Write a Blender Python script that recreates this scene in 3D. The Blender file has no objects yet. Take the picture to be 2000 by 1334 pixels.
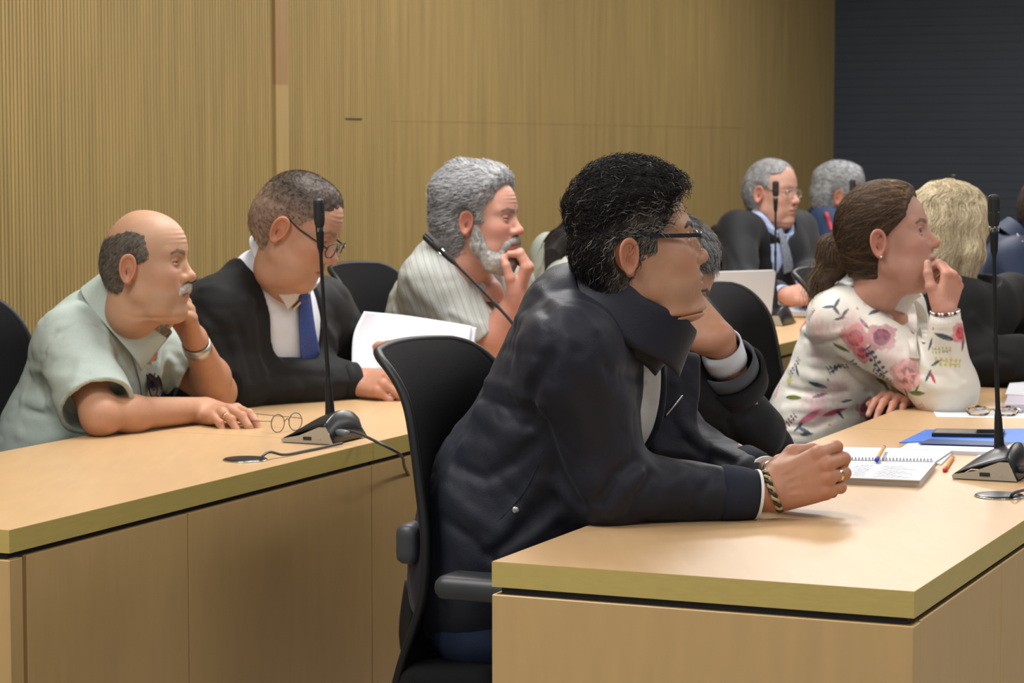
import bpy, math, random
import numpy as np
from mathutils import Vector, Matrix
R = math.radians
# ---------------------------------------------------------------- camera, light, exposure
scene = bpy.context.scene
COL = scene.collection
FPX, HZN, CAMZ = 4910.0, 286.0, 1.40           # focal length in px of a 2000 px wide frame, horizon row, camera height
PITCH = math.atan((667 - HZN) / FPX)
cam_d = bpy.data.cameras.new('camera'); cam = bpy.data.objects.new('camera', cam_d); COL.objects.link(cam)
cam.location = (0, 0, CAMZ); cam.rotation_euler = (math.pi / 2 - PITCH, 0, 0)
cam_d.sensor_width = 36.0; cam_d.lens = FPX / 2000 * 36.0; cam_d.clip_start = 0.1; cam_d.clip_end = 60
cam_d.dof.use_dof = True; cam_d.dof.focus_distance = 4.4; cam_d.dof.aperture_fstop = 11.0
scene.camera = cam
scene.view_settings.view_transform = 'Standard'; scene.view_settings.look = 'None'
scene.view_settings.gamma = 1.0; scene.view_settings.exposure = 0.0
try: scene.view_settings.use_curve_mapping = False
except Exception: pass
w = bpy.data.worlds.new('world'); scene.world = w; w.use_nodes = True
w.node_tree.nodes['Background'].inputs[0].default_value = (0.86, 0.93, 1.0, 1)
w.node_tree.nodes['Background'].inputs[1].default_value = 0.30
def area(name, loc, size, power, col, rot=(0, 0, 0)):
    l = bpy.data.lights.new(name, 'AREA'); l.shape = 'RECTANGLE'; l.size, l.size_y = size; l.energy = power; l.color = col
    o = bpy.data.objects.new(name, l); COL.objects.link(o); o.location = loc; o.rotation_euler = rot; return o
TH = 0.4072
D2 = np.array([math.sin(TH), math.cos(TH)]); N2 = np.array([-math.cos(TH), math.sin(TH)])
A2 = np.array([-0.855, 4.232]); B2 = np.array([0.589, 3.642])
WA, WB, TT, DZ = 0.653, 0.676, 0.040, 0.75
def rowA(u, v, z=0.0): p = A2 + D2 * u + N2 * v; return Vector((p[0], p[1], z))
def rowB(u, v, z=0.0): p = B2 + D2 * u + N2 * v; return Vector((p[0], p[1], z))
ROWROT = -TH                                    # a thing whose +Y runs along the rows
LIGHTS = []
for i, u in enumerate((-3.4, -0.6, 2.2, 5.0, 7.8)):
    for v, pw in ((-2.6, 30), (0.15, (46, 54, 72, 72, 50)[i])):
        LIGHTS.append(area('ceiling_lamp', rowA(u, v, 2.93), (0.62, 1.25), pw, (1.0, 0.98, 0.95), (0, 0, ROWROT)))

# ---------------------------------------------------------------- small helpers
def W(px, py, Y):
    """world point seen at photo pixel (px,py) lying at distance Y (world y)"""
    x = (px - 1000) / FPX; u = (667 - py) / FPX
    c, s = math.cos(PITCH), math.sin(PITCH)
    dy = c + u * s; dz = -s + u * c
    k = Y / dy
    return np.array([x * k, Y, CAMZ + dz * k])
def WZ(px, py, z):
    c, s = math.cos(PITCH), math.sin(PITCH); u = (667 - py) / FPX
    Y = (z - CAMZ) * (c + u * s) / (-s + u * c)
    return W(px, py, Y)
def srgb(r, g, b):
    f = lambda c: (c / 255) / 12.92 if c / 255 <= 0.04045 else ((c / 255 + 0.055) / 1.055) ** 2.4
    return (f(r), f(g), f(b))
def tag(o, label=None, cat=None, group=None, kind=None):
    if label: o['label'] = label
    if cat: o['category'] = cat
    if group: o['group'] = group
    if kind: o['kind'] = kind
    return o
def empty(name, loc=(0, 0, 0), rz=0.0, label=None, cat=None, group=None):
    o = bpy.data.objects.new(name, None); COL.objects.link(o); o.location = loc; o.rotation_euler = (0, 0, rz)
    o.empty_display_size = 0.1
    return tag(o, label, cat, group)
def link(name, me, mat=None, parent=None, smooth=True, world=True):
    """link a mesh; world=True: its coordinates are world ones, kept so under the parent"""
    o = bpy.data.objects.new(name, me); COL.objects.link(o)
    if mat is not None: me.materials.append(mat)
    if smooth: me.polygons.foreach_set('use_smooth', np.ones(len(me.polygons), bool))
    if parent is not None:
        o.parent = parent
        if world:
            M = Matrix.Identity(4); q = parent
            ch = []
            while q is not None: ch.append(q); q = q.parent
            for q in reversed(ch):
                M = M @ (q.matrix_parent_inverse if q.parent else Matrix.Identity(4)) @ Matrix.LocRotScale(q.location, q.rotation_euler, q.scale)
            o.matrix_parent_inverse = M.inverted()
    me.update()
    return o
class MB:
    """mesh builder: collects vertices and faces"""
    def __init__(s): s.v = []; s.f = []; s.n = 0; s.c = []
    def add(s, v, f, col=None):
        v = np.asarray(v, float).reshape(-1, 3)
        s.v.append(v); s.f.extend([tuple(int(i) + s.n for i in q) for q in f]); s.n += len(v)
        s.c.append(np.tile(col if col is not None else (1, 1, 1), (len(v), 1)))
    def box(s, c, h, M=None, bev=0.0):
        """centre c, half sizes h, M 3x3 axes as columns, bev chamfer"""
        c = np.asarray(c, float); h = np.asarray(h, float); M = np.eye(3) if M is None else np.asarray(M)
        bev = min(bev, h.min() * 0.9)
        if bev <= 0:
            v = np.array([[x, y, z] for x in (-1, 1) for y in (-1, 1) for z in (-1, 1)]) * h
            f = [(0, 1, 3, 2), (4, 6, 7, 5), (0, 4, 5, 1), (2, 3, 7, 6), (0, 2, 6, 4), (1, 5, 7, 3)]
        else:
            v = []; ix = {}
            for a in range(3):
                for sg in np.ndindex(2, 2, 2):
                    q = np.array(sg) * 2 - 1
                    p = q * (h - bev); p[a] = q[a] * h[a]; ix[(a,) + tuple(sg)] = len(v); v.append(p)
            f = []
            for a in range(3):
                b, c2 = (a + 1) % 3, (a + 2) % 3
                for sa in (0, 1):
                    q = []
                    for (sb, sc) in ((0, 0), (1, 0), (1, 1), (0, 1)):
                        sg = [0, 0, 0]; sg[a] = sa; sg[b] = sb; sg[c2] = sc; q.append(ix[(a,) + tuple(sg)])
                    f.append(tuple(q if sa else q[::-1]))
                # edge strips between faces b and c2 along axis a
                for sb in (0, 1):
                    for sc in (0, 1):
                        q = []
                        for (fa, sa) in ((b, 0), (b, 1), (c2, 1), (c2, 0)):
                            sg = [0, 0, 0]; sg[a] = sa; sg[b] = sb; sg[c2] = sc; q.append(ix[(fa,) + tuple(sg)])
                        f.append(tuple(q if sb != sc else q[::-1]))
            for sg in np.ndindex(2, 2, 2):
                q = [ix[(a,) + tuple(sg)] for a in range(3)]
                f.append(tuple(q if sum(sg) % 2 else q[::-1]))
            v = np.array(v)
        s.add(v @ M.T + c, f); return s
    def tube(s, pts, r, n=10, cap=True, col=None, closed=False):
        pts = np.asarray(pts, float); m = len(pts); r = np.broadcast_to(np.asarray(r, float), (m,))
        t = np.gradient(pts, axis=0) if not closed else np.roll(pts, -1, 0) - np.roll(pts, 1, 0)
        t /= np.linalg.norm(t, axis=1)[:, None] + 1e-12
        a = np.array([0, 0, 1.0]) if abs(t[0][2]) < 0.9 else np.array([1.0, 0, 0])
        V = []
        nrm = np.cross(t[0], a); nrm /= np.linalg.norm(nrm)
        for i in range(m):
            nrm = nrm - t[i] * (nrm @ t[i]); nrm /= np.linalg.norm(nrm) + 1e-12
            b = np.cross(t[i], nrm)
            an = np.arange(n) * 2 * np.pi / n
            V.append(pts[i] + r[i] * (np.cos(an)[:, None] * nrm + np.sin(an)[:, None] * b))
        V = np.concatenate(V); f = []
        for i in range(m if closed else m - 1):
            j = (i + 1) % m
            for k in range(n): f.append((i * n + k, i * n + (k + 1) % n, j * n + (k + 1) % n, j * n + k))
        if cap and not closed: f.append(tuple(range(n))[::-1]); f.append(tuple((m - 1) * n + k for k in range(n)))
        s.add(V, f, col); return s
    def lathe(s, prof, M=None, c=(0, 0, 0), n=24, sc=(1, 1)):
        """prof: list of (r,z)"""
        M = np.eye(3) if M is None else np.asarray(M); V = []; f = []
        for (r, z) in prof:
            for k in range(n): a = 2 * np.pi * k / n; V.append((r * np.cos(a) * sc[0], r * np.sin(a) * sc[1], z))
        for i in range(len(prof) - 1):
            for k in range(n): f.append((i * n + k, i * n + (k + 1) % n, (i + 1) * n + (k + 1) % n, (i + 1) * n + k))
        f.append(tuple(range(n))[::-1]); f.append(tuple((len(prof) - 1) * n + k for k in range(n)))
        s.add(np.array(V) @ M.T + np.asarray(c), f); return s
    def prism(s, poly, z0, z1, M=None, c=(0, 0, 0), z1f=None):
        M = np.eye(3) if M is None else np.asarray(M); n = len(poly)
        V = [(x, y, z0) for x, y in poly] + [(x, y, z1) for x, y in poly]
        f = [tuple(range(n))[::-1], tuple(range(n, 2 * n))] + [(i, (i + 1) % n, n + (i + 1) % n, n + i) for i in range(n)]
        s.add(np.array(V, float) @ M.T + np.asarray(c), f); return s
    def sheet(s, G, th=0.0, up=None):
        """grid of points (m,n,3) -> surface; th gives it thickness"""
        G = np.asarray(G, float); m, n = G.shape[:2]
        idx = np.arange(m * n).reshape(m, n)
        q = np.stack([idx[:-1, :-1], idx[1:, :-1], idx[1:, 1:], idx[:-1, 1:]], -1).reshape(-1, 4)
        if th <= 0: s.add(G, q.tolist()); return s
        du = np.gradient(G, axis=0); dv = np.gradient(G, axis=1); nn = np.cross(du, dv)
        nn /= np.linalg.norm(nn, axis=-1, keepdims=True) + 1e-12
        a = G + nn * th / 2; b = G - nn * th / 2
        F = q.tolist() + [(x[3] + m * n, x[2] + m * n, x[1] + m * n, x[0] + m * n) for x in q.tolist()]
        ring = list(idx[0, :]) + list(idx[1:, -1]) + list(idx[-1, :-1][::-1]) + list(idx[1:-1, 0][::-1])
        for i in range(len(ring)):
            p, r2 = ring[i], ring[(i + 1) % len(ring)]
            F.append((p, r2, r2 + m * n, p + m * n))
        s.add(np.concatenate([a.reshape(-1, 3), b.reshape(-1, 3)]), F); return s
    def mesh(s, name, colors=False):
        me = bpy.data.meshes.new(name); me.from_pydata(np.concatenate(s.v).tolist(), [], s.f)
        if colors: setcol(me, np.concatenate(s.c))
        return me
    def build(s, name, mat, parent=None, smooth=False, colors=False, world=True, **kw):
        o = link(name, s.mesh(name, colors), mat, parent, smooth, world)
        return tag(o, **kw)
def setcol(me, c):
    a = me.color_attributes.new('Col', 'FLOAT_COLOR', 'POINT')
    buf = np.ones((len(me.vertices), 4), np.float32); buf[:, :3] = c; a.data.foreach_set('color', buf.ravel())
def axes(x, z):
    """3x3 with columns x, y, z from a direction and an approximate up"""
    x = np.asarray(x, float); x = x / np.linalg.norm(x); z = np.asarray(z, float); z = z - x * (x @ z); z /= np.linalg.norm(z)
    return np.stack([x, np.cross(z, x), z], 1)
def spline(P, n, closed=False):
    """Catmull-Rom through P, n points"""
    P = np.asarray(P, float); m = len(P)
    u = np.linspace(0, m if closed else m - 1, n, endpoint=not closed)
    i = np.minimum(u.astype(int), m - 1 if closed else m - 2); t = (u - i)[:, None]
    g = (lambda k: P[k % m]) if closed else (lambda k: P[np.clip(k, 0, m - 1)])
    p0, p1, p2, p3 = g(i - 1), g(i), g(i + 1), g(i + 2)
    return 0.5 * (2 * p1 + (p2 - p0) * t + (2 * p0 - 5 * p1 + 4 * p2 - p3) * t ** 2 + (3 * p1 - p0 - 3 * p2 + p3) * t ** 3)
def surf(P, m, n):
    """control grid (a,b,3) -> (m,n,3) smooth grid"""
    P = np.asarray(P, float)
    q = np.stack([spline(P[i], n) for i in range(P.shape[0])])
    return np.stack([spline(q[:, j], m) for j in range(n)], 1)

# ---------------------------------------------------------------- signed distance modelling
def smin(a, b, k):
    if k <= 0: return np.minimum(a, b)
    h = np.maximum(k - np.abs(a - b), 0) / k
    return np.minimum(a, b) - h * h * k * 0.25
def smax(a, b, k): return -smin(-a, -b, k)
def ell(P, c, r, M=None):
    q = P - np.asarray(c, P.dtype)
    if M is not None: q = q @ np.asarray(M, P.dtype)
    r = np.asarray(r, P.dtype)
    k0 = np.linalg.norm(q / r, axis=1); k1 = np.linalg.norm(q / (r * r), axis=1) + 1e-9
    return k0 * (k0 - 1) / k1
def sph(P, c, r): return np.linalg.norm(P - np.asarray(c, P.dtype), axis=1) - r
def cap(P, a, b, ra, rb=None, st=None):
    """tapered capsule; st=(axis, factor): stretched sideways along axis"""
    rb = ra if rb is None else rb
    a = np.asarray(a, P.dtype); b = np.asarray(b, P.dtype)
    pa = P - a; ba = b - a
    t = np.clip(pa @ ba / (ba @ ba + 1e-12), 0, 1)
    q = pa - t[:, None] * ba
    if st is not None:
        ax = np.asarray(st[0], P.dtype); ax = ax / np.linalg.norm(ax)
        q = q - np.outer(q @ ax, ax) * (1 - 1 / st[1])
    return np.linalg.norm(q, axis=1) - (ra + (rb - ra) * t)
def rbox(P, c, h, r, M=None):
    q = P - np.asarray(c, P.dtype)
    if M is not None: q = q @ np.asarray(M, P.dtype)
    q = np.abs(q) - (np.asarray(h, P.dtype) - r)
    return np.linalg.norm(np.maximum(q, 0), axis=1) + np.minimum(q.max(1), 0) - r
def chain(P, pts, rs, k=0.0, st=None):
    d = None
    for i in range(len(pts) - 1):
        e = cap(P, pts[i], pts[i + 1], rs[i], rs[i + 1], st)
        d = e if d is None else smin(d, e, k)
    return d
def seg(P, a, b):
    a = np.asarray(a, P.dtype); b = np.asarray(b, P.dtype)
    pa = P - a; ba = b - a; t = np.clip(pa @ ba / (ba @ ba + 1e-12), 0, 1)
    return np.linalg.norm(pa - t[:, None] * ba, axis=1), t
def folds(P, L):
    """ridges (+) and creases (-) laid along polylines: (points, height, width)"""
    out = np.zeros(len(P), P.dtype)
    for pts, amp, wd in L:
        m = None
        for i in range(len(pts) - 1):
            dd, _ = seg(P, pts[i], pts[i + 1]); m = dd if m is None else np.minimum(m, dd)
        out += amp * np.exp(-(m / wd) ** 2)
    return out
def _hash(i, j, k, s):
    h = (i * 374761393 + j * 668265263 + k * 2147483647 + s * 974711) & 0xffffffff
    h = ((h ^ (h >> 13)) * 1274126177) & 0xffffffff
    return ((h ^ (h >> 16)) & 0xffff) / 32767.5 - 1.0
def noise(P, f, s=0):
    Q = P * np.asarray(f, float) + 100.0; I = np.floor(Q).astype(np.int64); T = Q - I; T = T * T * (3 - 2 * T)
    o = 0
    for a in (0, 1):
        for b in (0, 1):
            for c in (0, 1):
                wgt = (T[:, 0] if a else 1 - T[:, 0]) * (T[:, 1] if b else 1 - T[:, 1]) * (T[:, 2] if c else 1 - T[:, 2])
                o = o + wgt * _hash(I[:, 0] + a, I[:, 1] + b, I[:, 2] + c, s)
    return o
def mesh_sdf(f, lo, hi, h):
    """surface nets over a sparsely evaluated distance function -> verts, quads"""
    lo = np.asarray(lo, float); hi = np.asarray(hi, float)
    B = 8
    nb = np.maximum(np.ceil((hi - lo) / (h * B)).astype(int), 1); dims = nb * B
    bi = np.stack(np.meshgrid(*[np.arange(n) for n in nb], indexing='ij'), -1).reshape(-1, 3)
    dc = f(lo + (bi * B + (B - 1) / 2) * h)
    act = np.abs(dc) < B * h * 0.87 * 1.7 + 0.004
    V = np.ones(dims, np.float32)
    Vb = V.reshape(nb[0], B, nb[1], B, nb[2], B)
    sg = np.where(dc < 0, -1.0, 1.0).reshape(nb)
    Vb[:] = sg[:, None, :, None, :, None]
    ab = bi[act]
    loc = np.stack(np.meshgrid(*[np.arange(B)] * 3, indexing='ij'), -1).reshape(-1, 3)
    for c0 in range(0, len(ab), 600):
        q = ab[c0:c0 + 600]
        pts = lo + ((q[:, None, :] * B + loc[None]) * h).reshape(-1, 3)
        d = f(pts).reshape(len(q), B, B, B)
        Vb[q[:, 0], :, q[:, 1], :, q[:, 2], :] = d
    # close the volume at its borders
    V[0] = V[-1] = 1; V[:, 0] = V[:, -1] = 1; V[:, :, 0] = V[:, :, -1] = 1
    ins = V < 0
    s8 = np.zeros(tuple(dims - 1), np.int8)
    for a in (0, 1):
        for b in (0, 1):
            for c in (0, 1):
                s8 += ins[a:dims[0] - 1 + a, b:dims[1] - 1 + b, c:dims[2] - 1 + c]
    cells = np.argwhere((s8 > 0) & (s8 < 8))
    idx = np.full(tuple(dims - 1), -1, np.int32); idx[cells[:, 0], cells[:, 1], cells[:, 2]] = np.arange(len(cells))
    acc = np.zeros((len(cells), 3)); cnt = np.zeros(len(cells))
    co = [(a, b, c) for a in (0, 1) for b in (0, 1) for c in (0, 1)]
    cv = {o: V[cells[:, 0] + o[0], cells[:, 1] + o[1], cells[:, 2] + o[2]].astype(float) for o in co}
    for o in co:
        for ax in range(3):
            if o[ax] == 0:
                o2 = list(o); o2[ax] = 1; o2 = tuple(o2)
                v0, v1 = cv[o], cv[o2]; m = (v0 < 0) != (v1 < 0)
                t = np.where(m, v0 / (v0 - v1 + 1e-20 * (v0 == v1)), 0)
                p = np.tile(np.array(o, float), (len(cells), 1)); p[:, ax] = t
                acc[m] += p[m]; cnt[m] += 1
    verts = lo + (cells + acc / cnt[:, None]) * h
    quads = []
    for ax in range(3):
        sl0 = [slice(1, -1)] * 3; sl1 = [slice(1, -1)] * 3
        sl0[ax] = slice(0, dims[ax] - 1); sl1[ax] = slice(1, dims[ax])
        a, b = ins[tuple(sl0)], ins[tuple(sl1)]
        e = np.argwhere(a != b); flip = a[e[:, 0], e[:, 1], e[:, 2]]
        g = e.copy(); u, v = (ax + 1) % 3, (ax + 2) % 3
        g[:, u] += 1; g[:, v] += 1
        c = []
        for (du, dv) in ((1, 1), (0, 1), (0, 0), (1, 0)):
            k = g.copy(); k[:, u] -= du; k[:, v] -= dv; c.append(idx[k[:, 0], k[:, 1], k[:, 2]])
        q = np.stack(c, 1); q[~flip] = q[~flip][:, ::-1]
        quads.append(q)
    quads = np.concatenate(quads)
    quads = quads[(quads >= 0).all(1)]
    return verts, quads
def raw_mesh(name, V, F):
    me = bpy.data.meshes.new(name); me.vertices.add(len(V)); me.vertices.foreach_set('co', np.ascontiguousarray(V, np.float32).ravel())
    n = F.shape[1]; me.loops.add(F.size); me.loops.foreach_set('vertex_index', np.ascontiguousarray(F, np.int32).ravel())
    me.polygons.add(len(F)); me.polygons.foreach_set('loop_start', np.arange(0, F.size, n, dtype=np.int32))
    try: me.polygons.foreach_set('loop_total', np.full(len(F), n, np.int32))
    except Exception: pass
    me.update(); me.validate(); return me
def join_vf(L):
    V = []; F = []; n = 0
    for v, f in L: V.append(v); F.append(f + n); n += len(v)
    return np.concatenate(V), np.concatenate(F)
def sdf_obj(name, blocks, mat, parent, col=None, **kw):
    """blocks: list of (f, lo, hi, h); one mesh; col: function of the vertices"""
    V, F = join_vf([mesh_sdf(*b) for b in blocks])
    me = raw_mesh(name, V, F)
    if col is not None: setcol(me, col(V))
    o = link(name, me, mat, parent, True)
    tag(o, **kw); return o, V, F
def bbox(pts, m):
    p = np.asarray(pts, float); return p.min(0) - m, p.max(0) + m
def rot(yaw=0, pitch=0, roll=0):
    """head axes: yaw about z, pitch (+ looks down), roll about the facing axis; columns = forward, left, up"""
    return np.array(Matrix.Rotation(yaw, 3, 'Z') @ Matrix.Rotation(pitch, 3, 'Y') @ Matrix.Rotation(roll, 3, 'X'))
# ---------------------------------------------------------------- people: heads
HP = dict(jowl=0.0, nose=1.0, nosew=1.0, chin=1.0, brow=1.0, lid=0.35, beard=0.0, dbl=0.0, cheek=1.0, ear=1.0, female=0.0,
          mouth=1.0, crown=1.0, wid=1.0, occ=1.0, eyed=1.0, cs=0.0, ex=0.0)
def head_parts(p):
    """distance function of a head in its own axes: origin between the ears, x forward, y left, z up (adult, about 0.235 tall)"""
    g = dict(HP); g.update(p)
    fm = g['female']
    def f(P):
        A = P.copy(); A[:, 1] = np.abs(A[:, 1])          # symmetric copy for the paired features
        A[:, 1] /= g['wid']
        cs = g['cs']
        d = ell(A, (-0.010 + cs, 0, 0.036), (0.094 * g['occ'], 0.077, 0.090 * g['crown']))
        d = smin(d, ell(A, (-0.045 + cs, 0, 0.018), (0.062 * g['occ'], 0.066, 0.062)), 0.03)
        d = smin(d, ell(A, (0.030 + cs, 0, 0.042), (0.060, 0.064, 0.066)), 0.03)
        d = smin(d, ell(A, (0.040, 0, -0.022), (0.050, 0.061 - 0.003 * fm, 0.062)), 0.03)
        # jaw and lower face
        jr = 0.019 + 0.004 * g['jowl']
        d = smin(d, chain(A, [(-0.002, 0.048, -0.020), (0.006, 0.047 + .004 * g['jowl'], -0.060), (0.040, 0.034 + .004 * g['jowl'], -0.090), (0.066, 0.010, -0.100)],
                          [jr * .9, jr, jr, 0.018], 0.02), 0.028)
        d = smin(d, ell(A, (0.046, 0, -0.060), (0.040, 0.044, 0.050)), 0.03)
        d = smin(d, ell(A, (0.074 + .004 * (g['chin'] - 1), 0, -0.098), (0.019 * g['chin'], 0.022, 0.018)), 0.022)
        d = smin(d, ell(A, (0.070, 0, -0.060), (0.028, 0.034, 0.030)), 0.018)      # muzzle
        if g['jowl'] > 0:
            d = smin(d, ell(A, (0.045, 0.045, -0.075), (0.030, 0.022, 0.030)), 0.03 * g['jowl'] + 0.001)
        if g['dbl'] > 0:
            d = smin(d, ell(A, (0.030, 0, -0.112), (0.045, 0.045, 0.024 * g['dbl'] + 0.004)), 0.03)
        d = smin(d, ell(A, (0.048, 0.032, -0.048), (0.036, 0.030, 0.036)), 0.022)      # cheek
        # cheekbones, brow
        d = smin(d, ell(A, (0.057, 0.042, -0.016), (0.024, 0.020, 0.019 * g['cheek'])), 0.026)
        d = smin(d, cap(A, (0.081, 0.012, 0.030), (0.066, 0.046, 0.033), 0.0105 * g['brow'], 0.009), 0.016)
        # eye sockets
        d = smax(d, -ell(A, (0.0960, 0.0330, 0.011), (0.0155, 0.0205, 0.0118)), 0.014)
        # nose
        nl = 0.0135 * g['nose']; nw = g['nosew']
        nb = cap(A, (0.082, 0, 0.022), (0.094 + nl, 0, -0.020), 0.0070, 0.0100 * nw)
        nb = smin(nb, ell(A, (0.0945 + nl, 0, -0.0225), (0.0125, 0.0130 * nw, 0.0115)), 0.006)
        nb = smin(nb, ell(A, (0.0900 + nl * .45, 0.0125 * nw, -0.0260), (0.0120, 0.0070 * nw, 0.0085)), 0.006)
        nb = smin(nb, cap(A, (0.083, 0, 0.0), (0.082, 0, -0.022), 0.013, 0.016), 0.01)
        d = smin(d, nb, 0.010)
        d = smax(d, -ell(A, (0.0940 + nl * .5, 0.0065 * nw, -0.0345), (0.0070, 0.0032, 0.0050)), 0.003)
        # nasolabial crease, lips
        ml = 1.0 + 0.15 * fm
        d = d + (0.0024 - .0012 * fm) * np.exp(-(seg(A, (0.091, 0.020, -0.026), (0.081, 0.036, -0.062))[0] / 0.0038) ** 2)
        d = d + 0.0012 * np.exp(-(seg(A, (0.088, 0.020, -0.004), (0.076, 0.044, -0.004))[0] / 0.0028) ** 2) + 0.0010 * (1 - fm) * np.exp(-(seg(A, (0.072, 0.050, 0.014), (0.058, 0.060, 0.018))[0] / 0.002) ** 2)
        if fm < .5: d = d + 0.0007 * np.cos(A[:, 2] * 620) * np.exp(-((A[:, 2] - .066) / .016) ** 2) * (A[:, 0] > .04) * np.exp(-(A[:, 1] / .035) ** 2)
        d = smin(d, ell(A, (0.0925, 0, -0.0540), (0.0090 * ml, 0.0235, 0.0066)), 0.006)
        d = smin(d, ell(A, (0.0905, 0, -0.0672), (0.0095 * ml, 0.0210, 0.0074)), 0.006)
        mo = np.minimum(seg(A, (0.1030, 0, -0.0602), (0.0985, 0.013, -0.0600))[0], seg(A, (0.0985, 0.013, -0.0600), (0.0880, 0.0265, -0.0625))[0])
        d = d + 0.0034 * g['mouth'] * np.exp(-(mo / 0.0026) ** 2)
        d = d + 0.0022 * np.exp(-(seg(A, (0.094, 0, -0.0775), (0.091, 0.012, -0.0775))[0] / 0.0055) ** 2)
        # eyes: ball, upper and lower lid
        e0 = np.array((0.0735, 0.0310, 0.0110))
        ball = sph(A, e0, 0.0122)
        lid = np.abs(sph(A, e0, 0.0134)) - 0.0013
        q = A - e0; ang = np.arcsin(np.clip(q[:, 2] / (np.linalg.norm(q, axis=1) + 1e-6), -1, 1)); az = np.arctan2(q[:, 1], q[:, 0])
        op = g['lid']                                   # 0 closed .. 1 wide open
        up = 0.05 + 0.62 * op; lo_ = -0.10 - 0.45 * op
        wdt = np.sqrt(np.clip(1 - ((az - .14) / 1.02) ** 2, 0, 1))
        dist = np.minimum(ang - lo_ * wdt + (0 if op > 0 else 0), up * wdt - ang) * 0.0134     # > 0 in the opening
        if op > 0.02: lid = smax(lid, np.where(wdt > 0, dist, -0.01), 0.0015)
        d = smin(d, lid, 0.005)
        d = np.minimum(d, ball)
        # ears
        es = g['ear']
        Me = np.array(Matrix.Rotation(0.12, 3, 'Y') @ Matrix.Rotation(-0.35, 3, 'Z'))
        c = np.array((-0.012 + g['ex'], 0.0800, -0.002)); q = (A - c) @ Me / es
        r2 = np.sqrt((q[:, 0] / (0.0172 * (1 + 7.0 * np.clip(q[:, 2], -.03, .03)))) ** 2 + ((q[:, 2] - 0.0) / (0.0315 - 0.05 * np.clip(-q[:, 2], 0, .03) * .15)) ** 2 + 1e-9)
        dish = smax(np.abs(q[:, 1] - 0.002 - 0.0090 * np.clip(r2, 0, 1.2) ** 2) - 0.0026, (r2 - 1.0) * 0.0175, 0.002)
        rim = np.sqrt(((r2 - 0.93) * 0.0180) ** 2 + (q[:, 1] - 0.0112) ** 2) - 0.0027
        rim = np.where(q[:, 2] < -0.018, rim + (-(q[:, 2]) - 0.018) * 0.15, rim)
        anti = np.sqrt(((np.sqrt(((q[:, 0] + 0.001) / 0.0105) ** 2 + ((q[:, 2] - 0.002) / 0.020) ** 2 + 1e-9) - 0.95) * 0.0115) ** 2 + (q[:, 1] - 0.0055) ** 2) - 0.0026
        anti = np.where(q[:, 0] > 0.004, anti + (q[:, 0] - 0.004) * .8, anti)
        tragus = ell(q, (0.0125, 0.004, -0.005), (0.0045, 0.004, 0.0062))
        lobe = ell(q, (0.004, 0.006, -0.0275), (0.0085, 0.0040, 0.0085))
        ear = smin(smin(smin(dish, rim, 0.003), anti, 0.003), smin(tragus, lobe, 0.002), 0.004)
        ear = smax(ear, -ell(q, (0.003, 0.012, -0.006), (0.0070, 0.016, 0.0105)), 0.003) * es
        root = ell(A, (-0.004 + g['ex'], 0.072, -0.004), (0.012, 0.010, 0.022))
        d = smin(d, smin(ear, root, 0.006), 0.004)
        return d
    return f
def skull(P, g=HP):
    """smooth cranium surface, the base that hair grows on"""
    A = P.copy(); A[:, 1] = np.abs(A[:, 1]) / g.get('wid', 1)
    oc = g.get('occ', 1); cr = g.get('crown', 1)
    cs = g.get('cs', 0)
    d = ell(A, (-0.010 + cs, 0, 0.036), (0.094 * oc, 0.077, 0.090 * cr))
    d = smin(d, ell(A, (-0.045 + cs, 0, 0.018), (0.062 * oc, 0.066, 0.062)), 0.03)
    d = smin(d, ell(A, (0.030 + cs, 0, 0.042), (0.060, 0.064, 0.066)), 0.03)
    d = smin(d, cap(A, (-0.055 + cs + .055 * (1 - oc), 0.015, -0.01), (-0.052 + cs + .055 * (1 - oc), 0.012, -0.080), 0.048, 0.040), 0.03)
    return d
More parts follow.
